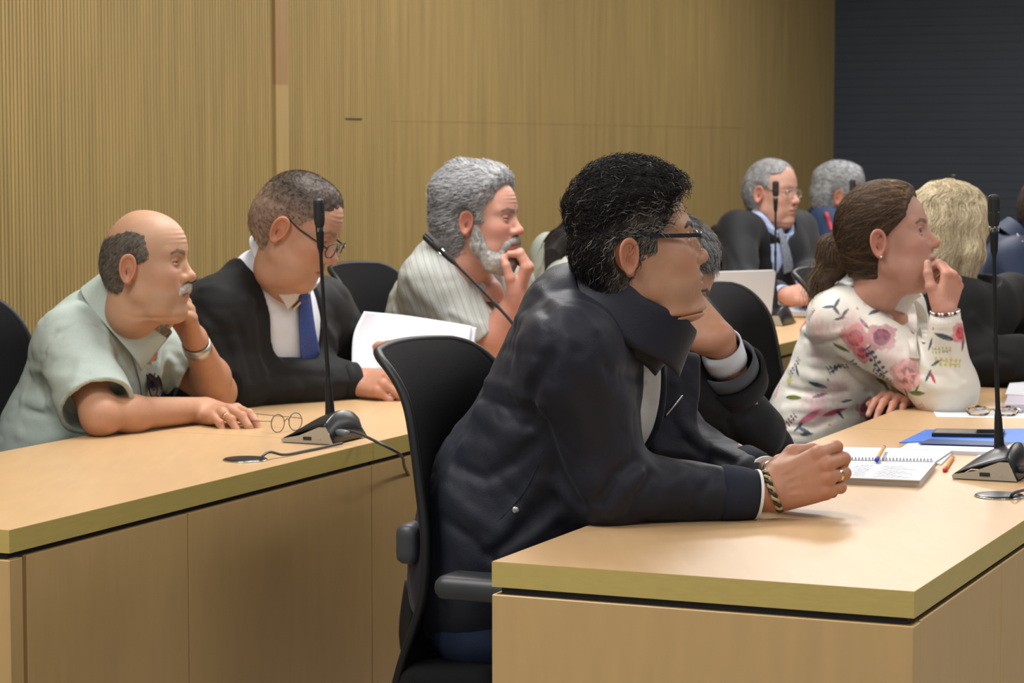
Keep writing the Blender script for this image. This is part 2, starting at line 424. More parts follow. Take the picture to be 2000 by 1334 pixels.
def face_colour(Q, N_, base, p):
    """skin colour from head coordinates Q: lips, brows, stubble, cheeks, eyes"""
    base = np.array(base); A = Q.copy(); A[:, 1] = np.abs(A[:, 1]) / p.get('wid', 1)
    c = np.tile(base, (len(Q), 1)); 
    def mix(m, col): 
        nonlocal c
        m = np.clip(m, 0, 1)[:, None]; c = c * (1 - m) + np.array(col) * m
    red = base * np.array((1.06, 0.74, 0.70))
    nz = noise(Q, 45, 3) * .5 + noise(Q, 110, 5) * .5
    c = c * (1 + 0.07 * nz[:, None])
    mix(0.55 * np.exp(-(ell(A, (0.062, 0.042, -0.022), (0.026, 0.02, 0.018)).clip(0) / 0.012) ** 2) * (0.6 + .5 * nz) * p.get('flush', 1), red)
    mix(0.6 * np.exp(-(np.linalg.norm(A - (0.112, 0, -0.024), axis=1) / 0.016) ** 2) * p.get('flush', 1), red)
    mix(0.65 * np.exp(-((ell(A, (-0.012 + p.get('ex', 0), 0.085, -0.002), (0.022, 0.02, 0.036))).clip(0) / 0.006) ** 2), red)
    # stubble / beard shade is hair under the skin
    st = p.get('stubble')
    if st:
        zone = smax(ell(A, (0.055, 0.0, -0.072), (0.060, 0.080, 0.046)), -ell(A, (0.07, 0.05, -0.02), (0.035, 0.03, 0.034)), 0.01)
        mix(st[1] * np.clip(-zone / 0.012, 0, 1) * (0.75 + .35 * nz), st[0])
    if p.get('mous'):
        mz = smax(ell(A, (.100, 0, -.0445), (.022, .030, .0075)), -(A[:, 0] - .07), .001)
        mix(p['mous'][1] * np.clip(-mz / .003 + .2, 0, 1) * (.8 + .5 * noise(Q, 500, 11)), p['mous'][0])
    # lips
    lp = np.minimum(ell(A, (0.0955, 0, -0.0560), (0.016, 0.0255, 0.0045)), ell(A, (0.0955, 0, -0.0650), (0.016, 0.022, 0.0058)))
    mix(np.clip(-lp / 0.0012 + .3, 0, 1) * p.get('lipm', 0.75), p.get('lip', base * np.array((0.80, 0.50, 0.50))))
    ml_ = np.minimum(seg(A, (0.1030, 0, -0.0602), (0.0985, 0.013, -0.0600))[0], seg(A, (0.0985, 0.013, -0.0600), (0.0880, 0.0275, -0.0630))[0])
    mix(.75 * np.exp(-((A[:, 2] + .0602 + .0025 * (A[:, 1] / .027) ** 2) / .0014) ** 2) * np.clip((.0285 - A[:, 1]) / .004, 0, 1) * (A[:, 0] > .07), base * np.array((.32, .20, .18)))  # shade of the mouth groove painted into the colour as a dark line
    # brows
    bc, bm = p.get('browc', (0.05, 0.035, 0.03)), p.get('browm', 0.8)
    B2_ = A * (0, 1, 1); sg, t = seg(B2_, (0, 0.013, 0.0315), (0, 0.035, 0.0375)); sg2, t2 = seg(B2_, (0, 0.035, 0.0375), (0, 0.050, 0.0315)); t = np.where(sg2 < sg, .6 + .4 * t2, .6 * t); sg = np.minimum(sg, sg2)
    mix(bm * np.clip((0.0058 * (1.15 - .5 * t) - sg + .0012 * noise(Q, 350, 9)) / 0.002, 0, 1) * (A[:, 2] > 0.02) * (A[:, 0] > .055), bc)
    # darker, redder tone around and under the eye; then the ball itself
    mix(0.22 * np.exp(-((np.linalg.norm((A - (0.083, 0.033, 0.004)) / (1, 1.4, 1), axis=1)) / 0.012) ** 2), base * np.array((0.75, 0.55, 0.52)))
    e0 = np.array((0.0735, 0.0310, 0.0110)); r = np.linalg.norm(A - e0, axis=1)
    eye = (r < 0.01240) & (A[:, 0] > e0[0] - .004)
    gaze = np.array(p.get('gaze', (1, 0, 0)), float); gaze /= np.linalg.norm(gaze)
    sy = np.where(Q[:, 1] >= 0, 1.0, -1.0)
    E = Q - np.stack([np.full(len(Q), e0[0]), sy * e0[1] * p.get('wid', 1), np.full(len(Q), e0[2])], 1)
    ca = (E @ gaze) / (np.linalg.norm(E, axis=1) + 1e-9)
    c[eye] = (0.62, 0.58, 0.55)
    c[eye & (ca > 0.885)] = p.get('iris', (0.07, 0.05, 0.035)); c[eye & (ca > 0.975)] = (0.006, 0.006, 0.006)
    # lash line
    lash = (r < 0.0152) & (r >= 0.01240) & (A[:, 0] > e0[0] - .004)
    q = A - e0; ang = np.arcsin(np.clip(q[:, 2] / (r + 1e-6), -1, 1)); op = p.get('lid', .35); az = np.arctan2(q[:, 1], q[:, 0])
    wdt = np.sqrt(np.clip(1 - ((az - .14) / 1.02) ** 2, 0, 1))
    m = lash & (np.abs(ang - (0.05 + 0.62 * op) * wdt) < 0.14)
    c[m] = c[m] * 0.35 + np.array((0.02, 0.013, 0.01)) * .65
    return np.clip(c, 0, 1)
class Head:
    """placement of a head: ear point (world), axes, scale"""
    def __init__(s, pos, M, sc=1.0, **p): s.o = np.asarray(pos, float); s.M = np.asarray(M); s.s = sc; s.p = dict(HP, **p); s.f = head_parts(s.p)
    def loc(s, P): return (P - s.o) @ s.M / s.s
    def wld(s, Q): return np.asarray(Q, float) * s.s @ s.M.T + s.o
    def d(s, P): return s.f(s.loc(P)) * s.s
    def box(s, m=0.0):
        c = s.wld(np.array([[x, y, z] for x in (-0.115, 0.135) for y in (-.10, .10) for z in (-.135, .145)])); return c
# hair
def hair_strands(H, n, region, length, comb, lift=(0.003, 0.006), curl=0.0, rad=0.0005, colf=None, seed=1, steps=7, base=0.004, curlf=60, surf_f=None, keep=1.0):
    """strands rooted on the cranium where region(Q)>0, combed along comb(Q), following the surface"""
    rng = np.random.default_rng(seed)
    sf = surf_f or (lambda Q: skull(Q, H.p))
    cand = rng.normal(size=(n * 6, 3)); cand /= np.linalg.norm(cand, axis=1)[:, None]
    Q = cand * 0.13 + (-0.01, 0, 0.02)
    def grad(Q):
        e = 1e-4; return np.stack([(sf(Q + np.eye(3)[i] * e) - sf(Q - np.eye(3)[i] * e)) / (2 * e) for i in range(3)], 1)
    for _ in range(6):
        g = grad(Q); g /= np.linalg.norm(g, axis=1)[:, None] + 1e-9; Q = Q - g * (sf(Q) - base)[:, None]
    m = region(Q) > rng.random(len(Q)) * 0.999
    Q = Q[m][:n]; n = len(Q)
    L = length(Q) if callable(length) else np.full(n, length); L = L * rng.uniform(0.65, 1.1, n)
    P = [Q]; ph = rng.uniform(0, 6.28, n); tgt = rng.uniform(lift[0], lift[1], n); cf = curlf * rng.uniform(.7, 1.3, n)
    rd = rng.normal(size=(n, 3)) * 0.25
    for k in range(1, steps + 1):
        c = comb(P[-1]); g = grad(P[-1]); g /= np.linalg.norm(g, axis=1)[:, None] + 1e-9
        v = c + rd; v = v - g * (v * g).sum(1)[:, None] * 0.85
        v /= np.linalg.norm(v, axis=1)[:, None] + 1e-9
        X = P[-1] + v * (L / steps)[:, None]
        dd = sf(X); want = base + tgt * (k / steps) ** 0.7
        X = X + g * (want - dd)[:, None] * 0.8
        P.append(X)
    P = np.stack(P, 1)                                   # n, steps+1, 3
    if curl > 0:
        t = np.linspace(0, 1, steps + 1)[None, :]
        ar = curl * np.sqrt(t)
        s_ = L[:, None] * t * cf[:, None] + ph[:, None]
        g = grad(P[:, 0]); g /= np.linalg.norm(g, axis=1)[:, None]
        c = comb(P[:, 0]); b = np.cross(g, c); b /= np.linalg.norm(b, axis=1)[:, None] + 1e-9
        P = P + (np.cos(s_) * ar)[:, :, None] * b[:, None] + ((np.sin(s_) + .6) * ar * .8)[:, :, None] * g[:, None]
    return strand_mesh(H.wld(P.reshape(-1, 3)).reshape(P.shape), rad, colf(Q, rng) if colf else np.tile((.05, .04, .03), (n, 1)), H)
def strand_mesh(P, rad, col, H=None):
    n, m = P.shape[:2]
    t = np.gradient(P, axis=1); t /= np.linalg.norm(t, axis=2, keepdims=True) + 1e-12
    a = np.cross(t, np.array((0.31, 0.52, 0.79))); a /= np.linalg.norm(a, axis=2, keepdims=True) + 1e-12
    b = np.cross(t, a)
    r = rad * np.linspace(1, 0.35, m)[None, :, None, None]
    an = np.arange(3) * 2 * np.pi / 3
    V = P[:, :, None, :] + r * (np.cos(an)[None, None, :, None] * a[:, :, None, :] + np.sin(an)[None, None, :, None] * b[:, :, None, :])
    idx = np.arange(n * m * 3).reshape(n, m, 3)
    F = []
    for k in range(3):
        k2 = (k + 1) % 3
        F.append(np.stack([idx[:, :-1, k], idx[:, :-1, k2], idx[:, 1:, k2], idx[:, 1:, k]], -1).reshape(-1, 4))
    C = np.repeat(col, m * 3, axis=0)
    return V.reshape(-1, 3), np.concatenate(F), C
def hair_obj(name, parts, mat, parent, **kw):
    """parts: list of (V, F, C)"""
    V, F = join_vf([(a, b) for a, b, c in parts]); C = np.concatenate([c for a, b, c in parts])
    me = raw_mesh(name, V, F); setcol(me, C)
    o = link(name, me, mat, parent, True); tag(o, **kw); return o
def hair_shell(H, f, h=0.0022, col=(0.03, 0.03, 0.03), nf=60, ca=0.3):
    """solid under-hair: f(Q) distance in head axes"""
    lo, hi = bbox(H.box(), 0.03)
    V, F = mesh_sdf(lambda P: f(H.loc(P)) * H.s, lo, hi, h)
    Q = H.loc(V); c = col(Q) if callable(col) else np.tile(col, (len(V), 1))
    c = c * (1 + ca * noise(Q, nf, 4)[:, None])
    return V, F, np.clip(c, 0, 1)

# ---------------------------------------------------------------- hands and arms
FL = [(0.042, 0.026, 0.021), (0.046, 0.030, 0.022), (0.043, 0.028, 0.022), (0.034, 0.021, 0.019)]
class Hand:
    """wrist W, x: towards the knuckles, z: back of the hand; side +1 thumb on +y.
    curl: four (mcp, pip, dip) in degrees (+ closes), spread in degrees, thumb: three points in hand axes or None"""
    def __init__(s, Wp, xdir, back, side=1, curl=((30, 40, 25),) * 4, spread=(6, 2, -2, -7), thumb=None, sc=1.0, thick=1.0):
        s.M = axes(xdir, back); s.W = np.asarray(Wp, float); s.sc = sc; s.side = side
        T = lambda q: s.W + s.M @ (np.array((q[0], q[1] * side, q[2])) * sc)
        s.T = T
        s.fing = []
        ys = (0.029, 0.009, -0.011, -0.029); xs = (0.092, 0.096, 0.091, 0.082); zs = (0.0, 0.003, 0.001, -0.004)
        s.kn = []
        for i in range(4):
            a, b, c = [R(v) for v in curl[i]]; sp = R(spread[i])
            p = np.array((xs[i], ys[i], zs[i])); P = [p]; an = 0
            for L, q in zip(FL[i], (a, b, c)):
                an += q
                p = p + L * np.array((math.cos(an) * math.cos(sp), math.cos(an) * math.sin(sp), -math.sin(an))); P.append(p)
            s.fing.append([T(v) for v in P]); s.kn.append(T((xs[i], ys[i], zs[i])))
        th = thumb or [(0.022, 0.028, -0.012), (0.056, 0.048, -0.022), (0.086, 0.056, -0.026), (0.112, 0.056, -0.026)]
        s.th = [T(v) for v in th]
        s.met = [(T((0.004, y * 0.62, -0.003)), T((x - .002, y, z - .004))) for x, y, z in zip(xs, ys, zs)]
        s.t = thick
    def d(s, P):
        k = s.sc; t = s.t
        pal = None
        for i, (a, b) in enumerate(s.met):
            e = cap(P, a, b, 0.0135 * k * t, 0.0128 * k * t); pal = e if pal is None else smin(pal, e, 0.012 * k)
        pal = smin(pal, cap(P, s.th[0], s.th[1], 0.0165 * k * t, 0.0125 * k), 0.018 * k)
        pal = smin(pal, cap(P, s.T((0.02, -0.020, -0.014)), s.T((0.06, -0.022, -0.012)), 0.0125 * k, 0.011 * k), 0.014 * k)
        fg = None
        for i, f in enumerate(s.fing):
            r = (0.0098, 0.0100, 0.0095, 0.0085)[i] * k * t
            e = chain(P, f, [r * 1.04, r * 0.98, r * 0.88, r * 0.76], 0.002)
            e = smin(e, sph(P, f[1], r * 1.03), 0.004 * k)
            fg = e if fg is None else smin(fg, e, 0.0016)
        d = smin(pal, fg, 0.007 * k)
        for i, f in enumerate(s.fing):
            d = d - 0.0016 * k * np.exp(-(np.linalg.norm(P - (s.kn[i] + s.M[:, 2] * 0.008 * k), axis=1) / (0.008 * k)) ** 2)
            d = d + 0.0010 * k * np.exp(-(seg(P, s.T((0.03, (0.02 - .012 * i), 0.013)), s.kn[i] * .9 + s.T((0.03, (0.02 - .012 * i), 0.013)) * .1)[0] / (0.003 * k)) ** 2) * -1.0
        e = chain(P, s.th[1:], [0.0118 * k * t, 0.0112 * k * t, 0.0088 * k], 0.003)
        return smin(d, e, 0.008 * k)
    def pts(s): return [s.W] + [p for f in s.fing for p in f] + s.th
    def nails(s):
        out = []
        for f in s.fing:
            out.append((f[3] * .9 + f[2] * .1, s.M))
        return out
def forearm(P, E, Wp, re=0.045, rw=0.027, flat=None):
    E = np.asarray(E); Wp = np.asarray(Wp); m = E + (Wp - E) * 0.28
    d = chain(P, [E, m, Wp], [re * .92, re * 1.04, rw], 0.03)
    return smin(d, sph(P, E, re * 0.95), 0.02)
def skin_arm(hand, E, S, re=0.043, rw=0.026, ru=0.05):
    """hand + forearm + a length of upper arm as one distance function"""
    def f(P):
        d = forearm(P, E, hand.W, re, rw)
        d = smin(d, cap(P, E, S, re * 1.0, ru), 0.03)
        return smin(d, hand.d(P), 0.02)
    return f
# ---------------------------------------------------------------- bodies and clothes
def trace(f, px, py, Y0=3.2, Y1=12.0, n=900):
    """first surface point along the sight line through a photo pixel"""
    Y = np.linspace(Y0, Y1, n); a, b = W(px, py, Y0), W(px, py, Y1); t = ((Y - Y0) / (Y1 - Y0))[:, None]
    P = a + (b - a) * t; d = f(P); i = np.argmax(d < 0.0)
    if not (d < 0).any(): i = np.argmin(d)
    return P[i]
def tfold(f, L, Y0, Y1):
    """folds given as pixel polylines on the surface f"""
    return [([trace(f, x, y, Y0, Y1, 300) for x, y in pts], amp, wd) for pts, amp, wd in L]
class Torso:
    def __init__(s, cen, rad, lat, st, sh, shr=0.062, neck=None):
        """cen/rad: centre line and half depth from pelvis up; lat: sideways axis; st: width/depth; sh: (right, left) shoulder points"""
        s.c = [np.asarray(c) for c in cen]; s.r = rad; s.lat = np.asarray(lat, float); s.st = st; s.sh = [np.asarray(q) for q in sh]; s.shr = shr; s.neck = neck
    def d(s, P):
        d = None
        for i in range(len(s.c) - 1):
            e = cap(P, s.c[i], s.c[i + 1], s.r[i], s.r[i + 1], (s.lat, s.st)); d = e if d is None else smin(d, e, 0.06)
        mid = (s.sh[0] + s.sh[1]) / 2
        e = smin(cap(P, s.sh[0], mid, s.shr, s.shr * 1.25), cap(P, mid, s.sh[1], s.shr * 1.25, s.shr), 0.02)
        d = smin(d, e, 0.09)
        if s.neck is not None:
            for q in s.sh: d = smin(d, cap(P, s.neck, q, 0.052, 0.045), 0.04)
        return d
def arm(P, S, E, Wp, r=(0.062, 0.055, 0.040), k=0.03):
    m = np.asarray(E) * .4 + np.asarray(Wp) * .6
    d = chain(P, [S, E], [r[0], r[1]], 0); e = chain(P, [E, Wp], [r[1], r[2]], 0)
    return smin(d, e, k)
def halfspace(P, p, n): n = np.asarray(n, float); return (P - np.asarray(p)) @ (n / np.linalg.norm(n))
def wr(P, amp, f, s=0, M=None):
    """soft cloth wrinkles: ridged noise, stretched along the first axis of M"""
    Q = P if M is None else P @ M
    a = noise(Q, f, s); return amp * (1 - np.abs(a) * 2.2)
def collar(C, M, rx, ry, h, fold, gap=0.5, th=0.0022, flare=0.010, tip=0.0, back=0.0, n=44, m=9, drop=0.0, lean=0.0):
    """shirt collar as a sheet round the neck. C base centre, M axes (fwd, left, up); gap: half opening angle at the front;
    h stand height, fold: length turned down outside; tip: extra length at the points; drop: how far the front ends sink"""
    an = np.linspace(gap, 2 * math.pi - gap, n); G = np.zeros((m, n, 3))
    for j, a in enumerate(an):
        fr = (1 + math.cos(a)) / 2                       # 1 at the front, 0 at the nape
        ca, sa = math.cos(a), math.sin(a)
        z0 = -drop * fr + back * (1 - fr); e = abs(a - math.pi) / (math.pi - gap)    # 0 nape .. 1 tip
        prof = [(0, 0), (0.0, h * .5), (flare * .3, h * .9), (flare * .7, h), (flare * 1.2, h * .93)]
        fl = fold + tip * e ** 5
        for q in (0.35, 0.65, 0.85, 1.0): prof.append((flare * (1.2 + 1.3 * q), h * .93 - fl * q))
        for i, (o, z) in enumerate(prof[:m]):
            G[i, j] = ((rx + o) * ca + lean * z * fr, (ry + o) * sa, z0 + z)
    return np.asarray(G) @ np.asarray(M).T + np.asarray(C), th
def eyeglasses(H, parent, rim_c, name='eyeglasses', w=0.025, hh=0.017, drop=0.0, slide=0.0, full=True, tmat=None, label=None, rimr=0.0011, tz=0.016, thick=0.0022, rect=3.0, tilt=0.0, shift=(0, 0, 0), lensm=None, tw=1.0):
    """worn eyeglasses in head axes"""
    r = empty(name, H.o, 0); r.parent = parent; r.matrix_parent_inverse = Matrix.Translation(parent.location).inverted()
    if label: r['label'] = label
    T = lambda q: H.wld(np.asarray(q, float) + np.asarray(shift))
    wd = H.p['wid']; mb = MB(); lens = MB()
    for s in (1, -1):
        c = np.array((0.0960 + slide, 0.0315 * s * wd, 0.0075 - drop))
        an = np.linspace(0, 2 * math.pi, 40, endpoint=False)
        x = np.sign(np.cos(an)) * np.abs(np.cos(an)) ** (2 / rect) * w; z = np.sign(np.sin(an)) * np.abs(np.sin(an)) ** (2 / rect) * hh
        P = np.stack([c[0] - np.abs(x * s + .0) * 0 - (np.clip(x * s, 0, 1)) ** 2 * 9 + z * tilt * -1, c[1] + x, c[2] + z], 1)
        use = P if full else P[np.r_[0:21]]
        mb.tube(T(use), rimr * H.s, 6, closed=full)
        if not full: mb.tube(T(P), rimr * .55 * H.s, 6, closed=True)
        lens.add(T(np.concatenate([P, [P.mean(0) + (.0006, 0, 0)]])), [(i, (i + 1) % 40, 40) for i in range(40)])
    mb.tube(T([(0.0965 + slide, (0.0315 * wd - w) * 1, 0.0105 - drop), (0.0995 + slide, 0, 0.0135 - drop), (0.0965 + slide, -(0.0315 * wd - w), 0.0105 - drop)]), rimr * 1.1 * H.s, 6)
    mb.build('frame', rim_c, r, smooth=True)
    lens.build('lens', lensm or M_LENS, r, smooth=True)
    for s in (1, -1):
        xo = 0.0315 * wd + w
        pts = [(0.0915 + slide, s * (xo - .001), tz - .004 - drop), (0.0850 + slide, s * (xo + .008), tz - drop), (0.030, s * (0.0735 * wd * tw), tz + .006 - drop * .4), (-0.002, s * (0.0795 * wd * tw), tz + .014), (-0.020, s * (0.082 * wd), 0.016)]
        S = spline(pts, 26); m2 = MB()
        G = np.stack([S + np.array((0, 0, thick)), S - np.array((0, 0, thick))], 0)
        m2.sheet(T(G.reshape(-1, 3)).reshape(G.shape), 0.0016 * H.s); m2.build('temple', tmat or rim_c, r)
    return r
def trousers(parent, pel, F, L, matl, knee=0.46, r=0.085, label=None):
    """thighs, shins and shoes under the desk"""
    pel = np.asarray(pel, float); F = np.asarray(F); L = np.asarray(L); fs = []
    kn = [pel + F * knee + L * s * 0.13 + (0, 0, -pel[2] + 0.52) for s in (-1, 1)]
    hp = [pel + L * s * 0.09 + (0, 0, -pel[2] + .56) for s in (-1, 1)]
    an = [k + (0, 0, -0.43) - F * 0.05 for k in kn]
    def f(P):
        d = cap(P, hp[0], hp[1], 0.105)
        for k, h_, a in zip(kn, hp, an): d = smin(d, chain(P, [h_, k, a], [r, r * .72, r * .60], 0.01), 0.02)
        return smax(d, -(P[:, 2] - 0.09), 0.002)
    lo, hi = bbox(kn + hp + an, .12)
    sdf_obj('trousers', [(f, lo, hi, 0.012)], matl, parent)
    for a in an:
        g = lambda P: smax(smin(cap(P, a + (0, 0, -.02), a + F * .03 + (0, 0, -.045), .042, .04), cap(P, a + F * .03 + (0, 0, -.045), a + F * .15 + (0, 0, -.058), .04, .033), .03), -(P[:, 2] - 0.004), 0.004)
        lo, hi = bbox([a, a + F * .15, a - (0, 0, .09)], .06); sdf_obj('shoe', [(g, lo, hi, 0.008)], M_SHOE, parent)
# ---------------------------------------------------------------- materials
def nodes(name):
    m = bpy.data.materials.new(name); m.use_nodes = True; nt = m.node_tree
    return m, nt, nt.nodes['Principled BSDF']
def mat(name, col, rough=0.5, metal=0.0, spec=0.5, noise_s=0, noise_a=0.0, bump=0.0, bump_s=200, sss=0.0, vcol=False, coat=0.0, trans=0.0, sheen=0.0, stretch=(1, 1, 1), rot=(0, 0, 0), weave=None, coords='Object', alpha=1.0, detail=3.0):
    m, nt, b = nodes(name); N = nt.nodes; L = nt.links
    tc = N.new('ShaderNodeTexCoord'); mp = N.new('ShaderNodeMapping'); L.new(tc.outputs[coords], mp.inputs[0])
    mp.inputs['Scale'].default_value = stretch; mp.inputs['Rotation'].default_value = rot
    src = None
    if vcol:
        a = N.new('ShaderNodeVertexColor'); a.layer_name = 'Col'; src = a.outputs[0]
    if noise_a > 0:
        n = N.new('ShaderNodeTexNoise'); n.inputs['Scale'].default_value = noise_s; n.inputs['Detail'].default_value = detail
        L.new(mp.outputs[0], n.inputs[0])
        mr = N.new('ShaderNodeMapRange'); L.new(n.outputs[0], mr.inputs[0]); mr.inputs[1].default_value = 0.25; mr.inputs[2].default_value = 0.75
        mr.inputs[3].default_value = 1 - noise_a; mr.inputs[4].default_value = 1 + noise_a
        mx = N.new('ShaderNodeMix'); mx.data_type = 'RGBA'; mx.blend_type = 'MULTIPLY'; mx.inputs[0].default_value = 1
        if src is not None: L.new(src, mx.inputs[6])
        else: mx.inputs[6].default_value = (*col, 1)
        L.new(mr.outputs[0], mx.inputs[7]); src = mx.outputs[2]
    if src is not None: L.new(src, b.inputs['Base Color'])
    else: b.inputs['Base Color'].default_value = (*col, 1)
    b.inputs['Roughness'].default_value = rough; b.inputs['Metallic'].default_value = metal
    b.inputs['Specular IOR Level'].default_value = spec
    if sss: b.inputs['Subsurface Weight'].default_value = sss; b.inputs['Subsurface Radius'].default_value = (0.012, 0.005, 0.003); b.inputs['Subsurface Scale'].default_value = 1.0
    if coat: b.inputs['Coat Weight'].default_value = coat; b.inputs['Coat Roughness'].default_value = 0.1
    if trans: b.inputs['Transmission Weight'].default_value = trans; b.inputs['IOR'].default_value = 1.45
    if sheen: b.inputs['Sheen Weight'].default_value = sheen; b.inputs['Sheen Roughness'].default_value = 0.5
    if alpha < 1: b.inputs['Alpha'].default_value = alpha
    if bump > 0:
        n2 = N.new('ShaderNodeTexNoise'); n2.inputs['Scale'].default_value = bump_s; n2.inputs['Detail'].default_value = 2.0; L.new(mp.outputs[0], n2.inputs[0])
        bp = N.new('ShaderNodeBump'); bp.inputs['Strength'].default_value = bump; bp.inputs['Distance'].default_value = 0.002
        L.new(n2.outputs[0], bp.inputs['Height']); L.new(bp.outputs[0], b.inputs['Normal'])
    return m
def wood(name, col, rough=0.38, grain=(1, 1, 1), amt=0.05):
    return mat(name, col, rough, noise_s=14, noise_a=amt, stretch=grain, rot=(0, 0, -ROWROT), coords='Object', spec=0.45, detail=5)
M_TOP = wood('beech_laminate', (0.56, 0.365, 0.19), 0.36, (3, .5, 3))
M_EDGE = wood('beech_edge_band', (0.55, 0.42, 0.13), 0.38, (3, .5, 12))
M_PANEL = wood('beech_panel', (0.58, 0.38, 0.165), 0.40, (3, 3, .5))
M_BLACKGAP = mat('black_recess', (0.012, 0.012, 0.013), 0.6)
M_RIB = mat('oak_ribbed_wall', (0.315, 0.222, 0.085), 0.55, noise_s=5, noise_a=0.16, stretch=(6, 6, .35), rot=(0, 0, -ROWROT), spec=0.3, detail=6)
M_TRIM = mat('oak_trim', (0.35, 0.24, 0.095), 0.5, noise_s=4, noise_a=0.12, stretch=(5, 5, .4))
M_TRIM2 = mat('reddish_oak_trim', (0.28, 0.165, 0.07), 0.5, noise_s=4, noise_a=0.12, stretch=(5, 5, .4))
M_SLATE = mat('slate_wall', (0.050, 0.060, 0.080), 0.7, noise_s=3, noise_a=0.08)
M_FLOOR = mat('floor_stone', (0.26, 0.24, 0.21), 0.35, noise_s=6, noise_a=0.1)
M_CEIL = mat('ceiling_white', (0.78, 0.78, 0.76), 0.8)
M_PLASTIC = mat('black_plastic', (0.009, 0.0095, 0.011), 0.5, spec=.35, bump=.15, bump_s=900)
M_GLOSS = mat('black_gloss_plastic', (0.014, 0.015, 0.018), 0.33, spec=.4)
M_SILVER = mat('warm_silver_plastic', (0.42, 0.40, 0.34), 0.4, metal=0.3)
M_CHROME = mat('chrome', (0.75, 0.75, 0.74), 0.18, metal=1.0)
M_STEEL = mat('brushed_steel', (0.55, 0.56, 0.57), 0.32, metal=1.0)
M_GOLD = mat('gold', (0.75, 0.52, 0.22), 0.22, metal=1.0)
M_MESH = mat('black_chair_mesh', (0.0045, 0.0045, 0.0055), 0.85, bump=.5, bump_s=600, spec=.10)
M_SEAT = mat('black_chair_fabric', (0.006, 0.006, 0.007), 0.9, bump=.5, bump_s=500, spec=.2)
M_PAPER = mat('white_paper', (0.68, 0.70, 0.76), 0.7)
M_LENS = mat('clear_lens', (0.9, 0.92, 0.95), 0.03, trans=1.0, alpha=0.35)
M_PAD = mat('charcoal_armrest', (0.030, 0.033, 0.038), .45)
M_CABLE = mat('dark_grey_cable', (0.035, 0.036, 0.042), 0.45)

# ---------------------------------------------------------------- the room
VW = 1.70                                                             # wall distance behind the front of the first row
def ribwall(name, u0, u1, v, z0, z1, pitch, depth, mat_, kind='structure'):
    n = int((u1 - u0) / pitch); P = []
    for i in range(n):
        u = u0 + i * pitch
        for du, dv in ((0, 0), (pitch * .62, 0), (pitch * .70, depth), (pitch * .92, depth)): P.append((u + du, v + dv))
    P.append((u1, v)); P.append((u1, v + .08)); P.append((u0, v + .08))
    m = MB(); V = [list(rowA(a, b, z0)) for a, b in P] + [list(rowA(a, b, z1)) for a, b in P]; k = len(P)
    F = [(i, i + 1, k + i + 1, k + i) for i in range(k - 1)] + [(k - 1, 0, k, 2 * k - 1)]
    m.add(V, F); o = m.build(name, mat_, None, kind=kind); return o
UC = 10.9                                                           # where the end wall closes the row
utrim = 4.04
ribwall('wall_left', -3.5, utrim, VW, 0.0, 3.0, 0.0185, 0.006, M_RIB)
ribwall('wall_left_far', utrim + .088, UC, VW, 0.0, 3.0, 0.0185, 0.006, M_RIB)
def rowbox(u0, u1, v0, v1, z0, z1, m=None, bev=0.0, row=rowA):
    m = m or MB(); c = np.array(row((u0 + u1) / 2, (v0 + v1) / 2, (z0 + z1) / 2))
    M = np.stack([np.array((D2[0], D2[1], 0)), np.array((N2[0], N2[1], 0)), np.array((0, 0, 1.0))], 1)
    m.box(c, ((u1 - u0) / 2, (v1 - v0) / 2, (z1 - z0) / 2), M, bev); return m
def bx(name, mt, parent, *a, **k):
    row = k.pop('row', rowA); bev = k.pop('bev', 0.0)
    return rowbox(*a, bev=bev, row=row).build(name, mt, parent, **k)
bx('trim_1', M_TRIM, None, utrim, utrim + .088, VW - .012, VW + .08, 0, 1.61, kind='structure')
bx('trim_2', M_TRIM2, None, utrim, utrim + .088, VW - .012, VW + .08, 1.61, 3.0, kind='structure')
bx('trim_3', M_BLACKGAP, None, 4.58, 4.71, VW - .002, VW + .002, 1.497, 1.502, kind='structure')
bx('trim_4', M_TRIM, None, 4.95, 9.2, VW - .0012, VW + .002, 1.4975, 1.4995, kind='structure')
# end wall with fine horizontal boards
m = MB(); zz = np.arange(0, 3.0, 0.05); P = []
for z in zz: P += [(0, z), (0, z + .047), (.003, z + .0475), (.003, z + .0495)]
P.append((0, 3.0)); V = []
for uo, z in P: V.append(list(rowA(UC + uo, VW + .08, z)))
for uo, z in P: V.append(list(rowA(UC + uo, -7.0, z)))
k = len(P); m.add(V, [(i, i + 1, k + i + 1, k + i) for i in range(k - 1)])
m.build('wall_end', M_SLATE, None, kind='structure')
bx('floor', M_FLOOR, None, -5.5, UC + .1, -7.0, VW + .1, -0.05, 0.0, kind='structure')
bx('ceiling', M_CEIL, None, -5.5, UC + .1, -7.0, VW + .1, 3.0, 3.05, kind='structure')
bx('baseboard_left', M_TRIM2, None, -3.4, UC, VW - .02, VW - .001, 0.0, 0.08, kind='structure')

